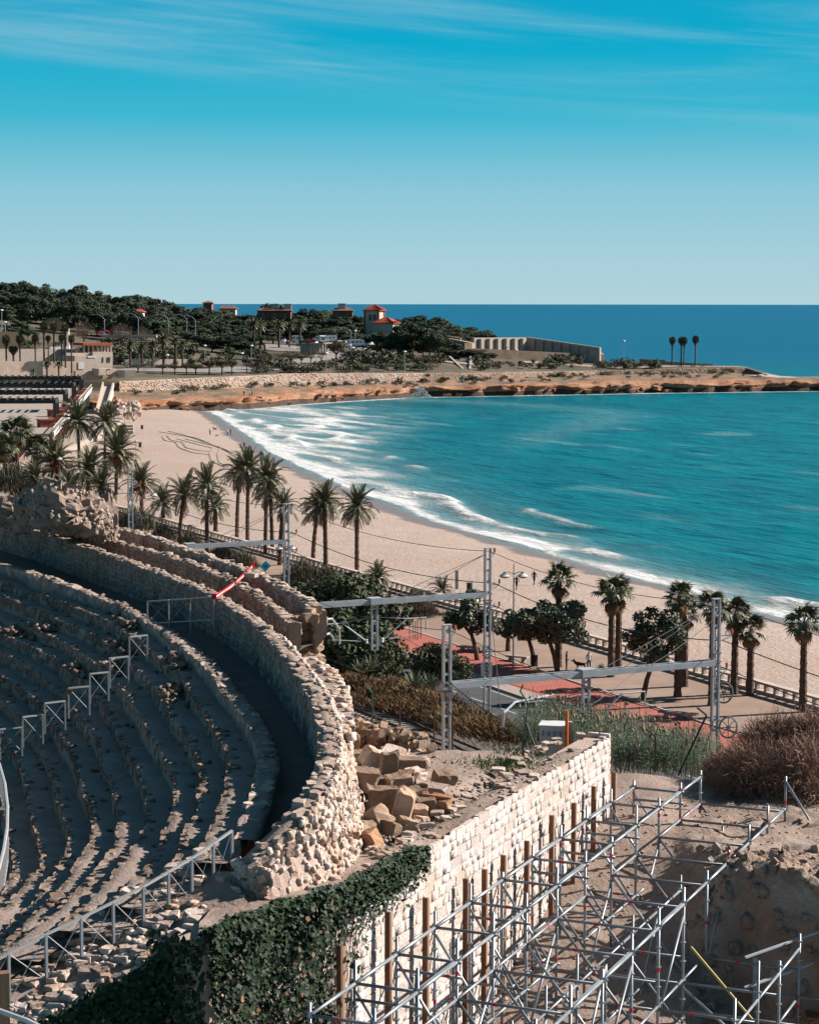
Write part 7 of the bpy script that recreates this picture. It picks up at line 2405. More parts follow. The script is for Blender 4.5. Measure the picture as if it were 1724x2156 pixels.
ribbon('coast_road', [(120, 690), (230, 704), (300, 710), (450, 716), (600, 748), (690, 795), (715, 830), (760, 845)], 14, 'far_road' if 'far_road' in MATS else (mat('far_road', (.30, .27, .25), (.24, .22, .20), scale=.1) and 'far_road'))
ribbon('parking_area', [(560, 850), (700, 852), (840, 858)], 46, 'far_road', .3)
ribbon('fort_path', [(860, 815), (930, 815), (1000, 808)], 6, 'paving', .2)
ribbon('point_path', [(1100, 838), (1300, 850), (1420, 868), (1560, 872)], 7, 'sand', .1)
ribbon('pier_path', [(1590, 846), (1660, 826), (1724, 826), (2000, 832)], 6, 'cream', .0)

# ------------------------------------------------------------------ trees on the headland
def pine_proto(seed, spread=.42):
 r_ = random.Random(seed); H_ = 10.0
 tr = MB(); tr.tube([(0, 0, -1.5), (.15, .1, 3.5), (.3, 0, 6.5)], [.28, .2, .1], 6)
 for k in range(5):
  a = k * 1.3 + seed; tr.tube([(.2, .05, 4 + k * .4), (.2 + 1.6 * math.cos(a), 1.6 * math.sin(a), 6 + k * .35)], [.09, .04], 4)
 bl = []
 zb0 = 4.4 if seed in (2, 4) else 1.6
 for k in range(22 if seed in (2, 4) else 34):
  a = r_.uniform(0, 6.28); q = math.sqrt(r_.random()) * H_ * spread * .78
  z = zb0 + (9.1 - zb0) * r_.random() ** .8 * (1 - .45 * (q / (H_ * spread)) ** 2)
  rr = r_.uniform(.85, 1.7)
  bl.append(((q * math.cos(a), q * math.sin(a), z), (rr, rr, rr * .68)))
 cm = crown_mesh('crown', bl, 75, .36, seed, .35, .5); cm.materials.append(MATS['pine'])
 tm = tr.mesh('trunk'); tm.materials.append(MATS['trunk'])
 return tm, cm
PINES = [pine_proto(i, (.36, .46, .55, .42, .6)[i]) for i in range(5)]
def far_tree(name, label, u, y, v_top, r_px=None, proto=0, group=None, cat='tree', protos=None, hmin=3.0):
 z = land_z(u, y) + .2
 p = at(u, 700, y=y); p.z = z
 zt = at(u, v_top, y=y).z
 h = max(hmin, zt - z) / 10.0
 o = thing(name, label, cat, p, group, world=False)
 tm, cm = (protos or PINES)[proto % len(protos or PINES)]
 w = h if r_px is None else (r_px / F_PX * y) / 4.6
 o.scale = (w, w, h); o.rotation_euler = (0, 0, u * .37)
 for nm, me in (('trunk', tm), ('crown', cm)):
  c = bpy.data.objects.new(nm, me); COL.objects.link(c); c.parent = o
 return o
CANOPY = ([-20, 20, 45, 75, 100, 140, 168, 195, 215, 235, 258, 285, 305, 335, 362, 395, 440, 470, 500, 520, 600, 640, 690, 730, 770, 800, 835, 865, 900, 930, 960, 1000, 1035],
          [606, 600, 582, 592, 622, 602, 594, 603, 616, 630, 622, 613, 630, 620, 641, 641, 642, 648, 656, 660, 660, 648, 652, 650, 668, 672, 668, 656, 664, 672, 684, 690, 694])
def sector(u):
 return 'behind the playground' if u < 250 else ('left of the long brown roof' if u < 520 else ('between long roof and red tower' if u < 760 else ('right of the red-roofed tower' if u < 880 else 'behind the fort gate')))
pc = 0
for ri, (y, dv, stp, nm) in enumerate(((985, 0, 22, 'back'), (930, 13, 25, 'second'), (880, 28, 26, 'third'), (838, 44, 27, 'front'), (800, 58, 27, 'lowest'))):
 u = -16.0 + ri * 7
 while u < 1034:
  ok = True
  vt = float(np.interp(u, *CANOPY)) + dv + rng.uniform(-3, 6)
  if u > 905 and y > land_rows(np.array([u]))[7][0][0] - 5: y_ = land_rows(np.array([u]))[7][0][0] - 12 - 22 * ri
  else: y_ = y
  if ri == 3 and (540 < u < 800): ok = False
  if ri == 4 and not (395 < u < 530): ok = False
  if ri == 3 and u < 140: ok = False
  if ri >= 2 and u < 330: y_ = y + 30; vt -= 4
  if ri == 2 and 640 < u < 790: vt += 4
  if 765 < u < 800 and ri < 2: ok = False
  if 538 < u < 610 and ri == 0: ok = False
  if 800 <= u < 838 and ri == 0: ok = False
  if ok:
   far_tree('pine_tree', 'dark pine in the ' + nm + ' rank of the wood ' + sector(u), u, y_ + rng.uniform(-12, 12), vt, rng.uniform(28, 44), pc, 'pine wood on the headland')
   pc += 1
  u += stp * rng.uniform(.8, 1.2)
# lower left slope trees
for i, (u, y, vt, r) in enumerate(((15, 860, 640, 30), (60, 850, 632, 30), (95, 850, 645, 28), (130, 850, 638, 30), (165, 845, 640, 28), (205, 850, 645, 30), (245, 840, 655, 28), (275, 835, 650, 26), (40, 800, 672, 26), (110, 860, 628, 26), (300, 830, 658, 28), (20, 790, 690, 22), (60, 780, 692, 20))):
 far_tree('pine_tree', 'broad dark pine on the left slope ' + ['at the left edge', 'above the left palms', 'behind the bare tree, left', 'above the palm row', 'left of the first bare tree', 'above the playground slide', 'behind the second bare tree', 'right of the second bare tree', 'low at the left edge', 'on the skyline left', 'next to the small red-roofed house', 'lowest by the left road', 'right of the lowest one'][i], u, y, vt, r, i, 'pines on the left slope')
# named trees
far_tree('pine_tree', 'round dark pine rising alone above the long brown roof', 562, 950, 629, 26, 1, 'single pines')
far_tree('pine_tree', 'second round pine right of the one above the long roof', 585, 945, 636, 20, 2, 'single pines')
for i, (u, y, vt, r) in enumerate(((868, 818, 672, 46), (905, 815, 690, 36), (840, 822, 680, 36), (925, 812, 700, 28), (800, 830, 694, 26))):
 far_tree('eucalyptus', 'tall grey green eucalyptus ' + ['with the widest crown left of the fort gate', 'right of the widest one', 'left of the widest one', 'next to the fort gate', 'beside the campers'][i], u, y, vt, r, i + 1, 'eucalyptus trees by the fort')
# small pollard trees along the coast road
def pollard(seed, leafy):
 r_ = random.Random(seed); tr = MB(); tr.tube([(0, 0, -.5), (.2, 0, 2.5), (.1, .1, 4.6)], [.45, .36, .3], 6)
 for k in range(8):
  a = k * .8; tr.tube([(.1, .1, 4.2), (2.2 * math.cos(a), 2.2 * math.sin(a), 6.8), (3.6 * math.cos(a + .2), 3.6 * math.sin(a + .2), 8.8)], [.22, .13, .05], 4)
 bl = [((2.6 * math.cos(k * .9), 2.6 * math.sin(k * .9), 7.0 + r_.uniform(-.8, 1.6)), (1.6, 1.6, 1.3)) for k in range(9)] + [((0, 0, 8), (2, 2, 1.6))]
 cm = crown_mesh('crown', bl, 60 if leafy else 26, .34 if leafy else .25, seed, .3, .6); cm.materials.append(MATS['pollard'])
 tm = tr.mesh('trunk'); tm.materials.append(MATS['trunk'])
 return tm, cm
mat('pollard', (.075, .068, .040), (.125, .10, .062), scale=.6, rnd=.2)
POL = [pollard(i, True) for i in range(2)] + [pollard(5, False)]
pol = [(290, 698, 778, 20, 0), (342, 700, 770, 18, 0), (368, 700, 772, 14, 0), (392, 701, 765, 15, 0), (412, 701, 766, 18, 1), (440, 703, 757, 18, 0), (468, 704, 757, 19, 1), (488, 706, 756, 15, 0), (520, 716, 752, 14, 0), (560, 730, 741, 19, 2), (590, 738, 740, 20, 2), (612, 742, 737, 20, 2), (635, 748, 740, 16, 2), (655, 756, 736, 16, 2), (676, 762, 738, 15, 2), (708, 770, 718, 26, 1)]
for i, (u, y, vt, r, k) in enumerate(pol):
 far_tree('pollard_tree', ['low', 'second', 'third', 'fourth', 'fifth', 'sixth', 'seventh', 'eighth', 'ninth', 'tenth', 'eleventh', 'twelfth', 'thirteenth', 'fourteenth', 'fifteenth', 'last and fullest'][i] + ' pollarded tree along the coast road counted from the left', u, y, vt, r, k, 'pollarded trees along the coast road', protos=POL)
# leafless round trees by the playground
bt_ = twig_bush(77, 4.2, 3.6, 6000)
for v_ in bt_.vertices: v_.co.z += 5.0
bt_.materials.append(MATS['bare_tree'])
_tm = MB().tube([(0, 0, -1), (.1, 0, 3), (0, 0, 6)], [.3, .24, .15], 6)
for k in range(7): _tm.tube([(0, 0, 3.2), (2.6 * math.cos(k), 2.6 * math.sin(k), 7)], [.14, .04], 4)
_tm = _tm.mesh('trunk'); _tm.materials.append(MATS['bare_tree'])
# thicker twigs for distance
_me = bt_
for i, (u, y, vt, r) in enumerate(((178, 770, 668, 30), (255, 775, 672, 28), (115, 790, 662, 30), (300, 790, 680, 18), (350, 790, 682, 16))):
 far_tree('bare_tree', 'leafless round brown tree ' + ['left of the playground', 'right of the playground', 'behind the palm row, palest', 'between the street lights', 'under the third street light'][i], u, y, vt, r, 0, 'leafless trees by the playground', protos=[(_tm, _me)])
# ------------------------------------------------------------------ far palms
def crown_palm_proto(kind, seed):
 rr = random.Random(seed); mb = MB(); H_ = 10.0
 if kind == 'date':
  for i in range(30):
   e = R(78 - 100 * i / 30); a = i * 2.4; L = 3.6
   d = Vector((math.cos(a), math.sin(a), 0)); s_ = Vector((-math.sin(a), math.cos(a), 0)) * .35
   p = Vector((0, 0, H_ - 2.2)); pts = [p]
   for k in range(5):
    p = p + (d * math.cos(e) + Vector((0, 0, math.sin(e)))) * (L / 5); e -= .24; pts.append(p)
   for k in range(5):
    w0 = (.5, 1, 1, .9, .6, .1)[k]; w1 = (.5, 1, 1, .9, .6, .1)[k + 1]
    mb.add([pts[k] - s_ * w0 - Vector((0, 0, .15 * w0)), pts[k], pts[k + 1], pts[k + 1] - s_ * w1 - Vector((0, 0, .15 * w1))], [(0, 1, 2, 3)])
    mb.add([pts[k] + s_ * w0 - Vector((0, 0, .15 * w0)), pts[k], pts[k + 1], pts[k + 1] + s_ * w1 - Vector((0, 0, .15 * w1))], [(3, 2, 1, 0)])
 else:
  for i in range(46):
   a = i * 2.4; e = R(80 - 150 * i / 46)
   d = Vector((math.cos(a) * math.cos(e), math.sin(a) * math.cos(e), math.sin(e)))
   c = Vector((0, 0, H_ - 1.0)) + d * .6; s_ = d.cross(Vector((0, 0, 1.0)) if abs(d.z) < .9 else Vector((1, 0, 0))).normalized()
   up = s_.cross(d)
   for k in range(6):
    b = R(-75 + 30 * k); v = d * math.cos(b) + s_ * math.sin(b)
    mb.add([c, c + v * .5 + up * .1, c + v * 1.0 - Vector((0, 0, .15)), c + v * .55 - up * .12], [(0, 1, 2, 3)])
 cm = mb.mesh('crown'); cm.materials.append(MATS['frond' if kind == 'date' else 'fan'])
 tr = MB().tube([(0, 0, -.6), (0, 0, 4), (0, 0, H_ - 1.2)], [.36, .27, .3] if kind == 'fan' else [.45, .4, .5], 7)
 if kind == 'fan': tr.tube([(0, 0, H_ - 3.2), (0, 0, H_ - 2.2), (0, 0, H_ - 1.0)], [.3, .72, .6], 8)
 tm = tr.mesh('trunk'); tm.materials.append(MATS['palm_trunk'])
 return tm, cm
FPD = [crown_palm_proto('date', 1), crown_palm_proto('date', 2)]; FPF = [crown_palm_proto('fan', 3), crown_palm_proto('fan', 4)]
def far_palm(label, u, vb, vt, y, kind, group, k=0, wide=1.0, z=None):
 p = at(u, vb, y=y); h = (at(u, vt, y=y).z - p.z) / 10.0
 o = thing('palm_tree', label, 'palm', p, group, world=False); o.scale = (h * wide, h * wide, h); o.rotation_euler = (0, 0, u)
 for nm, me in zip(('trunk', 'crown'), (FPD if kind == 'date' else FPF)[k % 2]):
  c = bpy.data.objects.new(nm, me); COL.objects.link(c); c.parent = o
for i, (u, vb, vt, w) in enumerate(((15, 792, 707, .8), (30, 792, 730, 1.3), (44, 790, 706, .8), (76, 783, 706, .8), (94, 763, 680, .8), (103, 760, 708, .9), (115, 760, 680, .8), (131, 768, 706, .8), (139, 770, 682, .7), (152, 783, 706, .7), (277, 716, 690, 1.0))):
 far_palm('tall thin fan palm of the row above the pergola, ' + ['first from the left', 'short bushy one', 'third from the left', 'fourth from the left', 'fifth, taller, at the back', 'sixth, slender', 'seventh, tall at the back', 'eighth from the left', 'ninth, tall by the pale column', 'last, beside the white garage door', 'set apart by the playground'][i], u, vb, vt, 640, 'fan', 'fan palms above the pergola', i, w)
for i, (u, vb, vt, y, w) in enumerate(((275, 772, 716, 700, 1.0), (300, 770, 722, 705, 1.0), (322, 770, 716, 715, 1.0), (345, 766, 702, 720, 1.1), (370, 764, 708, 725, 1.1), (385, 766, 716, 722, 1.0), (100, 800, 758, 610, 1.2), (125, 800, 760, 612, 1.2), (72, 800, 776, 605, 1.2), (535, 735, 668, 830, .8), (548, 735, 672, 835, .8), (588, 728, 672, 830, 1.1), (632, 725, 672, 838, 1.0), (610, 728, 678, 850, .9))):
 far_palm('bushy date palm ' + ['leftmost in the garden beside the stone building', 'second in the garden beside the stone building', 'third in the garden', 'tallest in the garden', 'fifth in the garden', 'rightmost in the garden by the rocks', 'low and wide behind the pergola', 'right of the low wide one behind the pergola', 'smallest, left behind the pergola', 'on the left above the coast road', 'beside the one above the coast road', 'spreading above the portico', 'right of the portico above the cars', 'between the two above the portico'][i], u, vb, vt, y, 'date', 'date palms on the headland', i, w)
for i, (u, vb, vt) in enumerate(((1414, 772, 709), (1433, 772, 709), (1439, 771, 710), (1463, 772, 707))):
 far_palm(['leftmost of the four palms on the point', 'second palm on the point, left of the close pair', 'third palm on the point, right of the close pair', 'rightmost palm on the point'][i], u, vb, vt, 872, 'fan', 'palms on the point', i, .85)

# ------------------------------------------------------------------ scrub
SB = [bush_mesh(80 + i, 1.6, 1.7, 7, 60, .22) for i in range(3)]
SB2 = [bush_mesh(90 + i, 1.6, 1.7, 7, 60, .22) for i in range(2)]
for m in SB: m.materials.append(MATS['grey_scrub'])
for m in SB2: m.materials.append(MATS['shrub'])
def place_far(u):
 for lim, s_ in ((330, 'next to the ramp'), (430, 'under the first pollards'), (500, 'near the seated people'), (560, 'under the ninth pollard'), (620, 'left of the portico'), (690, 'below the portico'), (750, 'below the car park'), (810, 'below the parked cars'), (870, 'below the eucalyptus'), (950, 'left of the stone stairs'), (1010, 'by the stone stairs'), (1090, 'below the buttressed wall'), (1180, 'below the middle of the fort'), (1270, 'below the fort end'), (1340, 'right of the fort'), (1410, 'left of the four palms'), (1480, 'below the four palms')):
  if u < lim: return s_
 return 'at the tip of the point'
def scrub(u, y, s, dark, label, group):
 z = land_z(u, y) - .1
 p = at(u, 780, y=y); p.z = z
 o = thing('scrub_bush', label, 'bush', p, group, world=False); o.scale = (s * 1.2, s, s); o.rotation_euler = (0, 0, u)
 me = (SB2 if dark else SB)[int(u) % (2 if dark else 3)]
 c = bpy.data.objects.new('foliage', me); COL.objects.link(c); c.parent = o
for i in range(75):
 u = rng.uniform(535, 930); q = rng.random()
 y = float(np.interp(u, *WF)) + 3 + q * (28 if u < 700 else 45)
 scrub(u, y, rng.uniform(1.0, 2.1) * (1.5 if 730 < u < 860 and q > .4 else 1), rng.random() < .3, 'round grey green scrub bush above the sea wall ' + place_far(u), 'scrub above the sea wall')
for i in range(60):
 u = rng.uniform(1000, 1400); q = rng.random()
 y = float(np.interp(u, *WF)) + 3 + q * np.interp(u, [1000, 1280, 1400], [50, 30, 12])
 scrub(u, y, rng.uniform(.8, 1.8) * (1.4 if rng.random() < .2 else 1), rng.random() < .55, 'scrub bush on the bank ' + place_far(u), 'scrub below the fort')
for i in range(85):
 u = rng.uniform(260, 1600); f = float(np.interp(u, *FOOT)); w = float(np.interp(u, *WF))
 y = w - 1.5 - (w - f) * rng.random() ** 2 * .5
 scrub(u, y, rng.uniform(.5, 1.3), rng.random() < .2, 'low grey scrub at the foot of the sea wall ' + place_far(u), 'scrub on the rocks')
for i in range(50):
 u = rng.uniform(215, 560); y = rng.uniform(728, 800)
 scrub(u, y, rng.uniform(1.2, 2.8), rng.random() < .75, 'dark garden shrub behind the pollards ' + place_far(u), 'garden shrubs on the headland')
for i in range(25):
 u = rng.uniform(0, 330); y = rng.uniform(720, 800)
 scrub(u, y, rng.uniform(1.0, 2.2), rng.random() < .6, 'dark scrub on the terraced slope behind the left palms', 'scrub on the left slope')

# ------------------------------------------------------------------ fort
def wall_seg(mb, a, b, zb, th=1.0):
 a = Vector(a); b = Vector(b); d = (b - a); d.z = 0; d.normalize(); n = Vector((-d.y, d.x, 0)) * th
 za, zbb = a.z, b.z
 mb.add([(a.x, a.y, zb), (b.x, b.y, zb), (b.x + n.x, b.y + n.y, zb), (a.x + n.x, a.y + n.y, zb), (a.x, a.y, za), (b.x, b.y, zbb), (b.x + n.x, b.y + n.y, zbb), (a.x + n.x, a.y + n.y, za)], [(0, 1, 5, 4), (1, 2, 6, 5), (2, 3, 7, 6), (3, 0, 4, 7), (4, 5, 6, 7), (3, 2, 1, 0)])
ft = thing('fort', 'ruined stone fort with buttressed walls on the headland', 'fort', at(1100, 750, y=850))
mb = MB(); wall_seg(mb, at(993, 733, y=845), at(1272, 746, y=872), 6, 2.0); part('outer_wall', mb, MATS['fort'], ft)
mb = MB(); wall_seg(mb, at(1272, 746, y=872), at(1262, 738, y=905), 6, 1.0); part('outer_wall', mb, MATS['fort'], ft)
mb = MB(); wall_seg(mb, at(998, 711, y=858), at(1108, 710, y=880), 8, 1.5); part('curtain_wall', mb, MATS['fort_pale'] if 'fort_pale' in MATS else mat('fort_pale', (.48, .40, .34), (.40, .32, .26), scale=.4, bump=.4, bscale=1), ft)
for k in range(6):
 q = .1 + k * .16
 a = at(998, 711, y=858).lerp(at(1108, 710, y=880), q)
 part('buttress', MB().box((a.x, a.y - .4, a.z - 3.4), (1.1, 1.2, 6.0), rz=.3), MATS['fort_pale'], ft)
mb = MB(); wall_seg(mb, at(1108, 709, y=882), at(1262, 731, y=862), 7, 1.2); part('curtain_wall', mb, MATS['fort_pale'], ft)
for k in range(7):
 q = .1 + k * .12
 a = at(1108, 709, y=882).lerp(at(1262, 731, y=862), q)
 part('buttress', MB().box((a.x, a.y - .5, a.z - 2.8), (.8, 1.0, 4.4), rz=-.4), MATS['fort_pale'], ft)
mb = MB(); wall_seg(mb, at(938, 711, y=850), at(992, 722, y=846), 6, 4); part('gate_block', mb, MATS['fort'], ft)
part('corner_tower', MB().prism([at(978, 720, y=841).to_2d(), at(994, 720, y=843).to_2d(), at(998, 720, y=852).to_2d(), at(980, 720, y=852).to_2d()], 6, [at(978, 722, y=841).z, at(986, 722, y=843).z, at(995, 724, y=852).z, at(980, 722, y=852).z]), MATS['fort'], ft)
c = at(966, 738, y=844.8)
ar = MB(); pts = [(-.9, -2.4), (.9, -2.4), (.9, 1.2)] + [(.9 * math.cos(a), 1.2 + .9 * math.sin(a)) for a in np.linspace(.3, 2.84, 6)] + [(-.9, 1.2)]
ar.add([c + Vector((x, -.2, z)) for x, z in pts], [tuple(range(len(pts)))])
part('gate_arch', ar, MATS['window'], ft)
mb = MB(); wall_seg(mb, at(938, 706, y=852), at(970, 712, y=851), 8, 2); part('parapet', mb, MATS['fort'], ft)
# stairs below the gate
sr_ = thing('stone_stairs', 'broad stone stairs climbing to the fort gate', 'stairs', at(975, 780, y=790))
for k in range(12):
 q = k / 11
 a = at(968 + 6 * (1 - q), 783 - 31 * q, y=788 + 46 * q); b = at(990 + 5 * (1 - q) * 0, 783 - 31 * q, y=788 + 46 * q)
 part('step', MB().box(((a.x + b.x) / 2, (a.y + b.y) / 2 + 2, a.z - .4), (b.x - a.x, 4.4, .8)), MATS['cream'], sr_)
for (u0, u1) in ((944, 975), (992, 989)):
 part('side_wall', MB().bar(at(u0, 751, y=836), at(u1, 780, y=788), .8, 1.4), MATS['fort_pale'], sr_)
# parapets on the point
pr = MB(); wall_seg(pr, at(1345, 755, y=885), at(1400, 757, y=884), 6, .6); single('parapet', pr, MATS['fort'], 'low dark parapet on the point left of the four palms', 'wall', 'parapets on the point')
pr = MB(); wall_seg(pr, at(1400, 760, y=884), at(1480, 765, y=884), 6, .6); wall_seg(pr, at(1480, 764, y=884), at(1500, 766, y=884), 6, .6); single('parapet', pr, MATS['fort'], 'low parapet running behind the four palms', 'wall', 'parapets on the point')
pr = MB(); wall_seg(pr, at(1500, 768, y=883), at(1568, 771, y=880), 6, .6); single('parapet', pr, MATS['fort'], 'low parapet at the tip of the point', 'wall', 'parapets on the point')
for i, (u, v) in enumerate(((1432, 772), (1458, 772), (1478, 772))):
 p = at(u, v, y=866); single('point_bench', MB().box(p + Vector((0, 0, .45)), (1.8, .6, .15)).box(p + Vector((-.6, 0, .2)), (.25, .5, .4)).box(p + Vector((.6, 0, .2)), (.25, .5, .4)), MATS['concrete'], ['left', 'middle', 'right'][i] + ' pale bench under the palms on the point', 'bench', 'benches on the point')

# ------------------------------------------------------------------ houses
def hip_roof(mb, c, w, d, h, over=.6, rz=0.0, ridge=0.0):
 M3 = Matrix.Rotation(rz, 3, 'Z'); c = Vector(c)
 w2, d2 = w / 2 + over, d / 2 + over
 ps = [(-w2, -d2, 0), (w2, -d2, 0), (w2, d2, 0), (-w2, d2, 0), (-ridge, 0, h), (ridge, 0, h), (-w2, -d2, -.25), (w2, -d2, -.25), (w2, d2, -.25), (-w2, d2, -.25)]
 mb.add([c + M3 @ Vector(p) for p in ps], [(0, 1, 5, 4), (1, 2, 5), (2, 3, 4, 5), (3, 0, 4), (0, 6, 7, 1), (1, 7, 8, 2), (2, 8, 9, 3), (3, 9, 6, 0), (6, 9, 8, 7)])
 return mb
def tile_rows(parent, c, w, d, h, over, rz, n):
 M3 = Matrix.Rotation(rz, 3, 'Z'); c = Vector(c)
 mb = MB(); w2, d2 = w / 2 + over, d / 2 + over
 for k in range(n):
  x = -w2 + 2 * w2 * (k + .5) / n
  mb.tube([c + M3 @ Vector((x, -d2, .06)), c + M3 @ Vector((x * .12, -.08 * d2, h * .92 + .06))], .12, 4)
  y = -d2 + 2 * d2 * (k + .5) / n
  mb.tube([c + M3 @ Vector((w2, y, .06)), c + M3 @ Vector((.08 * w2, y * .12, h * .92 + .06))], .12, 4)
 o = link('roof_tiles', mb.mesh(), MATS['roof_red'], parent); o['kind'] = 'stuff'
def arch_window(mb, c, w, h, rz, off):
 M3 = Matrix.Rotation(rz, 3, 'Z')
 pts = [(-w / 2, 0), (w / 2, 0), (w / 2, h - w / 2)] + [(w / 2 * math.cos(a), h - w / 2 + w / 2 * math.sin(a)) for a in np.linspace(.3, 2.84, 6)] + [(-w / 2, h - w / 2)]
 mb.add([c + M3 @ Vector((x, -off, z)) for x, z in pts], [tuple(range(len(pts)))])
yh = 900
tc = at(788, 690, y=yh); zr = at(788, 653, y=yh).z; zt = at(788, 641, y=yh).z
tw = thing('tower_house', 'pale house with a red tiled pyramid roof tower and arched windows', 'house', tc)
rzh = -.35
W_ = 6.2
part('tower', MB().box((tc.x, tc.y, (zr + 14) / 2), (W_, W_, zr - 14), rz=rzh), MATS['cream'], tw)
rf = part('tower_roof', hip_roof(MB(), (tc.x, tc.y, zr), W_, W_, zt - zr, .9, rzh), MATS['roof_red'], tw)
tile_rows(rf, (tc.x, tc.y, zr), W_, W_, zt - zr, .9, rzh, 12)
M3 = Matrix.Rotation(rzh, 3, 'Z')
for k in (-1, 1):
 wm = MB(); arch_window(wm, Vector((tc.x, tc.y, zr - 4.3)) + M3 @ Vector((k * 1.0 + .4, 0, 0)), 1.5, 2.6, rzh, W_ / 2 + .05)
 part('window', wm, MATS['window'], tw)
wm = MB().box(Vector((tc.x, tc.y, zr - 3)) + M3 @ Vector((-W_ / 2 - .03, 0, 0)), (.05, .8, 1.8), rz=rzh); part('window', wm, MATS['window'], tw)
for (sx, sy) in ((-1, -1), (1, -1), (-1, 1), (1, 1)):
 part('corner_quoin', MB().box(Vector((tc.x, tc.y, (zr + 14) / 2)) + M3 @ Vector((sx * W_ / 2, sy * W_ / 2, 0)), (.7, .7, zr - 14.2), rz=rzh), MATS['brick_red'], tw)
wc = at(813, 690, y=yh - 8); zr2 = at(813, 680, y=yh - 8).z; zt2 = at(813, 668, y=yh - 8).z
part('wing', MB().box((wc.x, wc.y, (zr2 + 13) / 2), (8.6, 7, zr2 - 13), rz=rzh), MATS['cream'], tw)
rf = part('wing_roof', hip_roof(MB(), (wc.x, wc.y, zr2), 8.6, 7, zt2 - zr2, .8, rzh, 1.0), MATS['roof_red'], tw)
tile_rows(rf, (wc.x, wc.y, zr2), 8.6, 7, zt2 - zr2, .8, rzh, 14)
def long_house(label, u0, u1, v_eave, v_ridge, v_base, y, roof, wallm, chims=(), name='building'):
 a = at(u0, v_eave, y=y); b = at(u1, v_eave, y=y); zb = at(u0, v_base, y=y).z; zr = at(u0, v_ridge, y=y).z
 t_ = thing(name, label, 'house', ((a.x + b.x) / 2, y, zb))
 w = b.x - a.x; c = Vector(((a.x + b.x) / 2, y + 4, 0))
 part('wall', MB().box((c.x, c.y, (a.z + zb) / 2), (w, 8, a.z - zb)), MATS[wallm], t_)
 rf = part('roof', hip_roof(MB(), (c.x, c.y, a.z), w, 8, zr - a.z, .7, 0, w / 2 - 1.5), MATS[roof], t_)
 for u in chims:
  p = at(u, v_ridge, y=y + 3); link('chimney', MB().box((p.x, p.y, zr + .3), (3.2, 1.6, 2.6)).box((p.x, p.y, zr + 1.7), (3.8, 2.2, .3)).mesh(), MATS['cream'], rf)
 n = max(2, int(w / 4.5))
 for k in range(n):
  x = a.x + w * (k + .5) / n
  wd = part('window', MB().box((x, y - .03, a.z - 2.0), (1.3, .08, 1.6)), MATS['window'], t_)
  link('sill', MB().box((x, y - .1, a.z - 2.9), (1.6, .2, .15)).mesh(), MATS['cream'], wd)
 return t_
long_house('long building with a low brown tiled roof among the pines', 543, 612, 654, 649, 672, 940, 'roof_brown', 'brick_wall' if 'brick_wall' in MATS else (mat('brick_wall', (.22, .10, .07), (.17, .08, .055), scale=.5) and 'brick_wall'), (580, 606))
long_house('smaller brown-roofed building left of the red-roofed tower', 700, 742, 654, 648, 668, 945, 'roof_brown', 'brick_wall', (720,))
long_house('small white house with a red roof among the left pines', 282, 300, 657, 651, 672, 880, 'roof_red', 'white_paint')
long_house('reddish block with a pale roof line on the left skyline', 428, 446, 638, 634, 662, 1010, 'roof_brown', 'brick_red')
long_house('low pale roofed house right of the reddish block', 462, 496, 650, 644, 668, 1010, 'roof_brown', 'cream')

# ------------------------------------------------------------------ vehicles
def car(label, u, v, y, col, rz, group='cars parked on the headland', kind='car'):
 p = at(u, v, y=y)
 o = thing('parked_car', label, 'car', p, group, world=False); o.rotation_euler = (0, 0, rz)
 body = MB()
 prof = [(-2.1, .35), (-2.15, .75), (-1.95, .95), (-1.5, 1.0), (-1.0, 1.42), (.45, 1.45), (1.15, 1.0), (1.9, .88), (2.15, .65), (2.1, .35)]
 n = len(prof)
 for sg in (-1, 1): body.v += [(x, sg * (.85 if z < 1.1 else .68), z) for x, z in prof]
 body.f += [tuple(range(n)), tuple(range(n, 2 * n))[::-1]] + [(i, n + i, n + (i + 1) % n, (i + 1) % n) for i in range(n)]
 part('body', body, MATS[col], o)
 part('windows', MB().add([(-.95, -.83, 1.02), (1.0, -.83, 1.02), (.42, -.71, 1.38), (-.85, -.71, 1.38)], [(0, 1, 2, 3)]).add([(-.95, .83, 1.02), (1.0, .83, 1.02), (.42, .71, 1.38), (-.85, .71, 1.38)], [(3, 2, 1, 0)]).add([(1.17, -.72, 1.03), (1.17, .72, 1.03), (.5, .62, 1.44), (.5, -.62, 1.44)], [(0, 1, 2, 3)]), MATS['glass_dark'], o)
 for x in (-1.3, 1.35):
  for sg in (-1, 1):
   w = MB()
   ring = [(x + .33 * math.cos(a), sg * .88, .33 + .33 * math.sin(a)) for a in np.linspace(0, 6.283, 11)[:-1]]
   ring2 = [(q[0], sg * .68, q[2]) for q in ring]
   w.add(ring + ring2, [tuple(range(10)), tuple(range(10, 20))[::-1]] + [(i, (i + 1) % 10, 10 + (i + 1) % 10, 10 + i) for i in range(10)])
   part('wheel', w, MATS['tyre'], o)
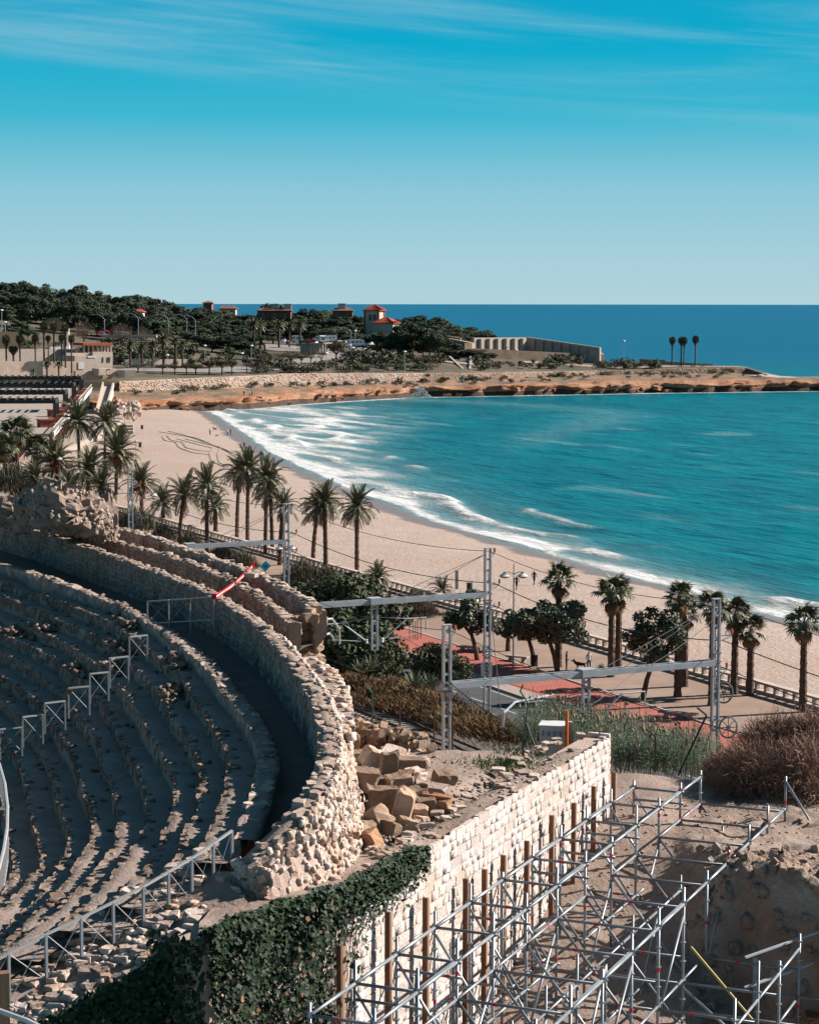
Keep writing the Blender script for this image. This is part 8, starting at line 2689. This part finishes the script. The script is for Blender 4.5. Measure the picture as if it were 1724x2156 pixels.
def camper(label, u, v, y, rz, L=6.8, cab=True, dark=False):
 p = at(u, v, y=y)
 o = thing('camper_van' if cab else 'caravan', label, 'camper' if cab else 'caravan', p, 'campers on the headland', world=False); o.rotation_euler = (0, 0, rz)
 b = MB()
 prof = [(-L / 2, .5), (-L / 2, 2.8), (L / 2 - 1.6, 2.95), (L / 2 - .7, 2.6), (L / 2 - .9, 2.0), (L / 2, 1.1), (L / 2, .5)] if cab else [(-L / 2, .5), (-L / 2 + .05, 2.2), (-L / 2 + .5, 2.75), (L / 2 - .3, 2.75), (L / 2, 1.9), (L / 2 - .2, .5)]
 n = len(prof)
 for sg in (-1, 1): b.v += [(x, sg * 1.12, z) for x, z in prof]
 b.f += [tuple(range(n)), tuple(range(n, 2 * n))[::-1]] + [(i, n + i, n + (i + 1) % n, (i + 1) % n) for i in range(n)]
 part('body', b, MATS['car_white'], o)
 for sg in (-1, 1):
  for (x, z, w, h) in ((-1.9, 1.85, 1.2, .6), (-.2, 1.85, .9, .6), (1.2, 1.85, .7, .5)):
   part('window', MB().box((x, sg * 1.13, z), (w, .04, h)), MATS['glass_dark'], o)
 if cab: part('windscreen', MB().add([(L / 2 - .85, -1.0, 1.95), (L / 2 - .85, 1.0, 1.95), (L / 2 - .02, .95, 1.2), (L / 2 - .02, -.95, 1.2)], [(3, 2, 1, 0)]), MATS['glass_dark'], o)
 else: part('rear_window', MB().box((-L / 2 + .02, 0, 1.9), (.06, 1.4, .6)), MATS['glass_dark'], o)
 for x in ((-1.7, 1.9) if cab else (0.1,)):
  for sg in (-1, 1):
   ring = [(x + .36 * math.cos(a), sg * 1.14, .36 + .36 * math.sin(a)) for a in np.linspace(0, 6.283, 11)[:-1]]
   ring2 = [(q[0], sg * .9, q[2]) for q in ring]
   part('wheel', MB().add(ring + ring2, [tuple(range(10)), tuple(range(10, 20))[::-1]] + [(i, (i + 1) % 10, 10 + (i + 1) % 10, 10 + i) for i in range(10)]), MATS['tyre'], o)
camper('white camper van seen side on in the middle of the car park', 752, 730, 845, .15, 7.0)
camper('white camper van facing the viewer behind the portico', 676, 722, 848, -1.2, 6.5)
camper('boxy white caravan right of the facing camper', 695, 721, 852, .2, 5.6, False)
camper('small white van half hidden behind the date palms', 628, 722, 848, .1, 5.0)
camper('white trailer caravan at the right end of the car park', 837, 743, 836, .3, 5.0, False)
cars = [(652, 722, 'car_red', 'red car left of the facing camper'), (714, 724, 'car_dark', 'dark car right of the caravan'), (728, 724, 'car_silver', 'silver car left of the side-on camper'), (760, 734, 'car_red', 'red car below the side-on camper'), (744, 738, 'car_silver', 'silver car in the front row, left'), (757, 740, 'car_white', 'white car in the front row, right'), (780, 735, 'car_dark', 'black car right of the red one'), (793, 738, 'car_dark', 'dark car by the trees'), (803, 741, 'car_blue', 'blue car near the trailer caravan'), (817, 742, 'car_silver', 'grey car beside the trailer caravan'), (733, 749, 'car_silver', 'silver car turning at the road end'), (600, 722, 'car_white', 'white car far left of the car park'), (640, 724, 'car_dark', 'dark car behind the palms'), (770, 741, 'car_white', 'white car at the right of the front row'), (738, 731, 'car_white', 'white car just left of the side-on camper'), (722, 733, 'car_white', 'white car at the left of the front row'), (785, 728, 'car_white', 'white car behind the black one'), (664, 727, 'car_white', 'white car in front of the facing camper')]
for i, (u, v, c, lb) in enumerate(cars): car(lb, u, v, 838 + (i % 4) * 3, c, .2 + (i % 3) * .5)
car('white car driving along the coast road behind the trees', 553, 774, 758, 'car_white', .3)
car('blue car following on the coast road', 545, 773, 760, 'car_blue', .3)
# ------------------------------------------------------------------ far lamps
for i, (u, vb, vt, y) in enumerate(((510, 789, 745, 720), (687, 786, 744, 735), (852, 786, 741, 742), (739, 751, 698, 838), (530, 772, 729, 750), (326, 772, 738, 720), (353, 796, 749, 712), (432, 759, 729, 745), (1086, 780, 737, 800), (1312, 759, 718, 850), (394, 702, 672, 800), (221, 706, 672, 780), (292, 706, 670, 785), (355, 704, 672, 790), (412, 706, 674, 800), (5, 702, 655, 760), (12, 702, 680, 762), (748, 712, 697, 860))):
 b = at(u, vb, y=y); h = at(u, vt, y=y).z - b.z
 o = thing('street_lamp', 'thin grey street lamp ' + ['in front of the pale sea wall, left', 'in front of the scrub, middle', 'in front of the scrub, right', 'with a curved arm at the car park', 'on the coast road among the pollards', 'beside the palm garden', 'at the start of the coast road', 'behind the first pollards', 'below the fort', 'on the point left of the palms', 'curved, fourth on the upper road', 'curved, above the bare tree', 'curved, by the playground', 'curved, third on the upper road', 'curved, last on the upper road', 'at the left edge', 'shorter, right of the left edge', 'far behind the side-on camper'][i], 'lamp', b, 'lamps on the headland', world=False)
 part('post', MB().tube([(0, 0, 0), (0, 0, h)], .1, 5), MATS['mast_grey'], o)
 if 10 <= i <= 14 or i == 3:
  part('arm', MB().tube([(0, 0, h - .2), (-1.0, 0, h + .9), (-2.6, 0, h + 1.6), (-4.2, 0, h + 1.5)], .08, 5), MATS['mast_grey'], o)
  part('lamp_head', MB().box((-4.5, 0, h + 1.45), (1.0, .4, .2)), MATS['white_paint'], o)
 else:
  part('lamp_head', MB().lathe((0, 0, h), [(.15, -.1), (.75, .0), (.5, .35), (.1, .45)], 8), MATS['white_paint'], o)
# portico
pt = thing('portico', 'curved open portico of pale columns with a flat roof by the coast road', 'portico', at(660, 745, y=800))
for k in range(9):
 u = 637 + k * 6.0; p = at(u, 744 - .3 * k, y=802 - k * .8)
 part('column', MB().lathe(p, [(.42, -.2), (.36, .3), (.34, 3.4)], 8), MATS['cream'], pt)
a = at(632, 725, y=803); b = at(690, 723, y=796)
part('roof', MB().bar(a + Vector((0, 2, 0)), b + Vector((0, 2, 0)), 5.5, .5), MATS['concrete'], pt)
part('back_wall', MB().bar(a + Vector((0, 4, -2)), b + Vector((0, 4, -2)), .4, 4), MATS['cream'], pt)

# ------------------------------------------------------------------ left: terrace with black pergola, ramp, building
ZT = 7.5
da, db = at(113, 914, ZT), at(194, 818, ZT)
dd = (db - da); dd.z = 0; dd.normalize(); nl = Vector((-dd.y, dd.x, 0))      # nl points to the left
slab_ = MB().prism([da, db, db + nl * 130, da + nl * 130], 6.9, ZT)
deck = struct('terrace', slab_.mesh('terrace'), MATS['paving'])
k = 0
L = (db - da).length
tl = link('paving_joint', (lambda m_: m_)(None) or MB().add([], []).mesh() if False else MB().box(da + dd * L / 2 + nl * 8 + Vector((0, 0, .01)), (.15, L, .02), rz=math.atan2(dd.y, dd.x) - math.pi / 2).mesh(), MATS['concrete'], deck)
sup = thing('terrace_wall', 'orange brick wall and columns carrying the edge of the terrace', 'wall', da)
part('wall', MB().bar(da + nl * 7 + Vector((0, 0, -2.8)), db + nl * 7 + Vector((0, 0, -2.8)), .5, 4.6), MATS['brick_red'], sup)
for k in range(14):
 p = da + dd * (L * (k + .5) / 14) + nl * .8
 part('column', MB().box(p + Vector((0, 0, -2.9)), (.6, .6, 4.6), rz=.4), MATS['brick_red'] if k < 7 else MATS['white_paint'], sup)
part('fascia', MB().bar(da + Vector((0, 0, -.2)), db + Vector((0, 0, -.2)), .5, 1.0), MATS['white_paint'], sup)
gr_ = thing('terrace_railing', 'pale slatted railing along the edge of the terrace', 'railing', da)
part('top_rail', MB().bar(da + Vector((0, 0, 1.15)), db + Vector((0, 0, 1.15)), .18, .12), MATS['cream'], gr_)
nb = 75
bm_ = MB().box((0, 0, .55), (.5, .14, 1.1), rz=math.atan2(dd.y, dd.x)).mesh('slat'); bm_.materials.append(MATS['cream'])
for k in range(nb):
 link('slat', bm_, None, gr_, Matrix.Translation(da + dd * (L * k / nb)))
# four pergola bays
bays = [(164, 783, 895, 'farthest'), (152, 795, 0, 'third'), (140, 808, 0, 'second'), (126, 822, 0, 'nearest')]
for i, (u, v, _, nm) in enumerate(bays):
 q = (.80, .58, .37, .17)[i]
 base = da + dd * (L * q) + nl * 1.6
 hp = 4.4
 t_ = thing('pergola', nm + ' black pergola bay with slanting slats on the terrace', 'pergola', base, 'black pergolas on the terrace')
 Wd = 26.0; D_ = 13.0
 lx = Vector((-1, 0, 0)) if False else (nl * .98 + dd * -.0)
 for (a_, b_) in ((0, 0), (0, D_), (Wd, 0), (Wd, D_)):
  p = base + lx * a_ + dd * b_
  part('post', MB().box(p + Vector((0, 0, hp / 2)), (.55, .55, hp), rz=.4), MATS['black_metal'], t_)
  if a_ == 0: part('planter', MB().box(p + Vector((0, 0, .55)), (2.2, 2.2, 1.2), rz=.4), MATS['brick_red'], t_)
 for b_ in (0, D_):
  part('beam', MB().bar(base + dd * b_ + Vector((0, 0, hp)), base + lx * Wd + dd * b_ + Vector((0, 0, hp)), .45, .6), MATS['black_metal'], t_)
 for a_ in (0, Wd):
  part('side_beam', MB().bar(base + lx * a_ + Vector((0, 0, hp)), base + lx * a_ + dd * D_ + Vector((0, 0, hp)), .5, .9), MATS['black_metal'], t_)
 for s_ in range(14):
  a_ = Wd * (s_ + .5) / 14
  part('slat', MB().bar(base + lx * (a_ - .0) + dd * (-.6) + Vector((0, 0, hp + .55)), base + lx * a_ + dd * (D_ + .6) + Vector((0, 0, hp + .55)), .22, .35), MATS['black_metal'], t_)
for i, (u, v) in enumerate(((98, 900), (118, 878))):
 p = at(u, v, ZT)
 single('brick_planter', MB().box(p + Vector((0, 0, .7)), (3.0, 3.0, 1.5), rz=.4).box(p + Vector((0, 0, 1.5)), (3.3, 3.3, .25), rz=.4), MATS['brick_red'], ['nearest', 'second'][i] + ' square brick planter on the terrace edge', 'planter', 'brick planters')
# ramp down to the beach
r0, r1 = at(205, 868, 3.6), at(224, 868, 3.6); q0, q1 = at(218, 812, 8.4), at(240, 812, 8.4)
rp_ = thing('ramp', 'pale pedestrian ramp with side walls leading down to the beach', 'ramp', r0)
part('deck', MB().add([r0, r1, q1, q0, r0 - Vector((0, 0, 1)), r1 - Vector((0, 0, 1)), q1 - Vector((0, 0, 3)), q0 - Vector((0, 0, 3))], [(0, 1, 2, 3), (4, 5, 1, 0), (5, 6, 2, 1), (7, 4, 0, 3)]), MATS['cream'], rp_)
for (a, b) in ((r0, q0), (r1, q1)): part('side_wall', MB().bar(a + Vector((0, 0, .45)), b + Vector((0, 0, .45)), .5, 1.1), MATS['cream'], rp_)
md0 = r0.lerp(r1, .62); md1 = q0.lerp(q1, .55)
part('handrail', MB().bar(md0 + Vector((0, 0, 1.0)), md1 + Vector((0, 0, 1.0)), .15, .12), MATS['black_metal'], rp_)
for k in range(8):
 p = md0.lerp(md1, k / 7); part('rail_post', MB().box(p + Vector((0, 0, .5)), (.12, .12, 1.0)), MATS['black_metal'], rp_)
lower = MB().prism([at(110, 960, 3.0), at(240, 900, 3.0), at(262, 880, 3.0), at(245, 866, 3.0), at(195, 866, 3.0), at(100, 930, 3.0)], .5, 3.05)
struct('lower_promenade', lower.mesh(), MATS['paving'])
person('walker in dark clothes coming down the ramp', at(229, 862, 4.2), 'walk', 0, 'cloth_dark', 'cloth_dark')
person('person in dark clothes at the foot of the ramp, left', at(236, 886, 3.05), 'walk', 0, 'cloth_dark', 'cloth_blue')
person('person in red at the foot of the ramp, right', at(241, 887, 3.05), 'walk', 0, 'cloth_red', 'cloth_dark')
for k in range(3):
 p = at(252, 898 + k * 6, 2.6 - .3 * k)
 single('beach_step', MB().box(p, (7, 1.6, .5)), MATS['concrete'], ['upper', 'middle', 'lower'][k] + ' concrete step down to the sand by the ramp', 'step', 'steps to the sand')
# pale rocks tumbled at the end of the beach
for k in range(60):
 u = rng.uniform(244, 292); v = rng.uniform(842, 882) - (292 - u) * .1
 p = at(u, v, 2.2 + rng.random() * 1.5); w = rng.uniform(1.0, 2.6)
 o = link('rock', stone_mesh(k % 10, 'stone_pale'), None, M=TRS(p, q=Quaternion((rng.random(), rng.random(), rng.random(), rng.random())).normalized(), s=(w, w * .8, w * .6)))
 setp(o, 'pale tumbled rock between the ramp and the cliff, ' + ('hard by the ramp' if u < 256 else 'in the middle of the heap' if u < 272 else 'out on the sand'), 'rock', 'pale rocks at the end of the beach')
# spurs of orange rock stepping down to the beach
for k in range(70):
 u = rng.uniform(262, 1560); f = float(np.interp(u, *FOOT)); p = at(u, 850, y=f + rng.uniform(0, 7)); w = rng.uniform(.8, 2.6)
 p.z = rng.uniform(.2, 3.0)
 o = link('rock', stone_mesh(k % 10, 'rock'), None, M=TRS(p, q=Quaternion((0, 0, 1), rng.uniform(0, 3)) @ Quaternion((1, 0, 0), rng.uniform(-.3, .3)), s=(w * 1.5, w, w * .55)))
 setp(o, 'orange rock spur on the low cliff ' + place_far(u), 'rock', 'orange rocks along the cliff')

# stone building with terrace kiosk
yb = 655
SKEW = .6
def bx(u0, u1, v0, v1, y, d):
 sk = lambda u: y + SKEW * (at(u, 780, y=y).x - at(200, 780, y=y).x) if u < 260 else y + SKEW * (at(u, 780, y=y).x - at(340, 780, y=y).x)
 a0, b0 = at(u0, v1, y=sk(u0)), at(u1, v1, y=sk(u1)); a1, b1 = at(u0, v0, y=sk(u0)), at(u1, v0, y=sk(u1))
 e = (b0 - a0); e.z = 0; e.normalize(); e = Vector((-e.y, e.x, 0)) * d
 return MB().add([a0, b0, b0 + e, a0 + e, a1, b1, b1 + e, a1 + e], [(0, 3, 2, 1), (4, 5, 6, 7), (0, 1, 5, 4), (1, 2, 6, 5), (2, 3, 7, 6), (3, 0, 4, 7)])
sb = thing('stone_building', 'cream stone building with white doors and a columned terrace kiosk on top', 'building', at(200, 785, y=yb))
part('wall', bx(158, 238, 750, 788, yb, 14), MATS['cream'], sb)
part('terrace_wall', bx(196, 238, 742, 750, yb + .3, 12), MATS['cream'], sb)
part('door', bx(166, 178, 764, 778, yb - .2, .3), MATS['white_paint'], sb)
part('garage_door', bx(107, 132, 731, 744, yb + 22, .4), MATS['white_paint'], sb)
part('door', bx(137, 145, 730, 742, yb + 20, .4), MATS['white_paint'], sb)
part('sign_band', bx(186, 203, 751, 754, yb - .2, .3), MATS['white_paint'], sb)
for u in (217, 227, 231): part('slit_window', bx(u, u + 1.6, 753, 764, yb - .15, .3), MATS['window'], sb)
for u in (178, 187, 196, 205, 213, 220, 227, 234): part('column', bx(u, u + 2.2, 728, 744, yb + 2, 1.0), MATS['cream'], sb)
part('kiosk_roof', bx(176, 238, 723, 728.5, yb + 1, 10), MATS['brick_red'], sb)
part('kiosk_back', bx(178, 236, 728, 744, yb + 9, .5), MATS['wood'], sb)
part('parapet', bx(140, 196, 744, 750, yb + 1.5, 1.0), MATS['cream'], sb)
for i, (u0, u1, v0, v1, y, m, lb) in enumerate(((0, 158, 736, 762, 668, 'cream', 'long cream retaining wall behind the palm row'), (0, 160, 762, 800, 648, 'far_wall', 'lower pale stone wall behind the pergola'), (160, 212, 782, 802, 645, 'far_wall', 'pale stone wall below the stone building'), (0, 40, 700, 738, 690, 'scrub_soil', 'bare earth bank at the left edge above the wall'), (265, 400, 757, 772, 722, 'cream', 'cream garden wall under the date palms'), (400, 480, 750, 764, 745, 'fort', 'brown stone wall among the pollards'), (215, 330, 706, 712, 775, 'cream', 'pale wall along the upper road by the playground'))):
 single('garden_wall', bx(u0, u1, v0, v1, y, 1.5), MATS[m], lb, 'wall', 'walls on the left slope')
cs = thing('letter_monument', 'stone block bearing a round letter C beside the road', 'monument', at(225, 800, y=640))
part('block', bx(209, 246, 777, 794, 640, 5), MATS['cream'], cs)
part('wing', bx(246, 264, 780, 796, 641, 3), MATS['cream'], cs)
part('plinth', bx(217, 236, 791, 799, 638, 2), MATS['fort'], cs)
c = at(229, 785, y=639.7); lt = MB(); pv = None
for a in np.linspace(.8, 2 * math.pi - .8, 14):
 q = c + Vector((.75 * math.cos(a), 0, .95 * math.sin(a)))
 if pv is not None: lt.bar(pv, q, .1, .3)
 pv = q
part('letter', lt, MATS['brick_red'], cs)
cl = at(142, 700, y=690); single('chimney_column', MB().lathe(at(142, 750, y=690), [(1.2, 0), (1.0, 5), (.9, at(142, 694, y=690).z - at(142, 750, y=690).z), (1.1, at(142, 692, y=690).z - at(142, 750, y=690).z)], 9), MATS['cream'], 'pale round column rising between the thin palms', 'column')
# playground
pg = thing('play_frame', 'yellow and red climbing frame of the playground under the bare trees', 'playground', at(178, 712, y=775))
part('slide', MB().bar(at(170, 706, y=775), at(190, 697, y=775), 1.4, .5), MATS['orange'], pg)
part('panel', bx(186, 190, 696, 706, 775, .4), MATS['yellow'], pg)
part('post', bx(176, 177.5, 698, 708, 775, .3), MATS['car_red'], pg)
pg = thing('play_frame', 'red and blue climbing frame right of the yellow one', 'playground', at(220, 712, y=775))
part('panel', bx(210, 213, 697, 708, 775, .4), MATS['car_red'], pg); part('panel', bx(216, 226, 703, 708, 775, .4), MATS['car_blue'], pg); part('roof', bx(222, 230, 696, 699, 775, 3), MATS['car_red'], pg); part('post', bx(229, 230.5, 698, 708, 775, .3), MATS['car_red'], pg)
# white rocks splash at the cliff
sp = MB()
rr = random.Random(3); P_ = at(885, 836, y=742)
V = []
for k in range(1700):
 x = rr.gauss(0, 2.8); h = 4.6 * math.exp(-(x / 2.6) ** 2) * rr.random() ** 1.4
 V.append((P_.x + x, P_.y + rr.gauss(0, .6), .1 + h))
pts = np.array(V); Vq, Fq = leaf_cloud(pts, .16, np.random.default_rng(5), 0, 1.0)
o = link('sea_spray', np_mesh('sea_spray', Vq, Fq), MATS['foam'] if 'foam' in MATS else mat('foam', (.75, .76, .76), rough=.9)); o['kind'] = 'stuff'
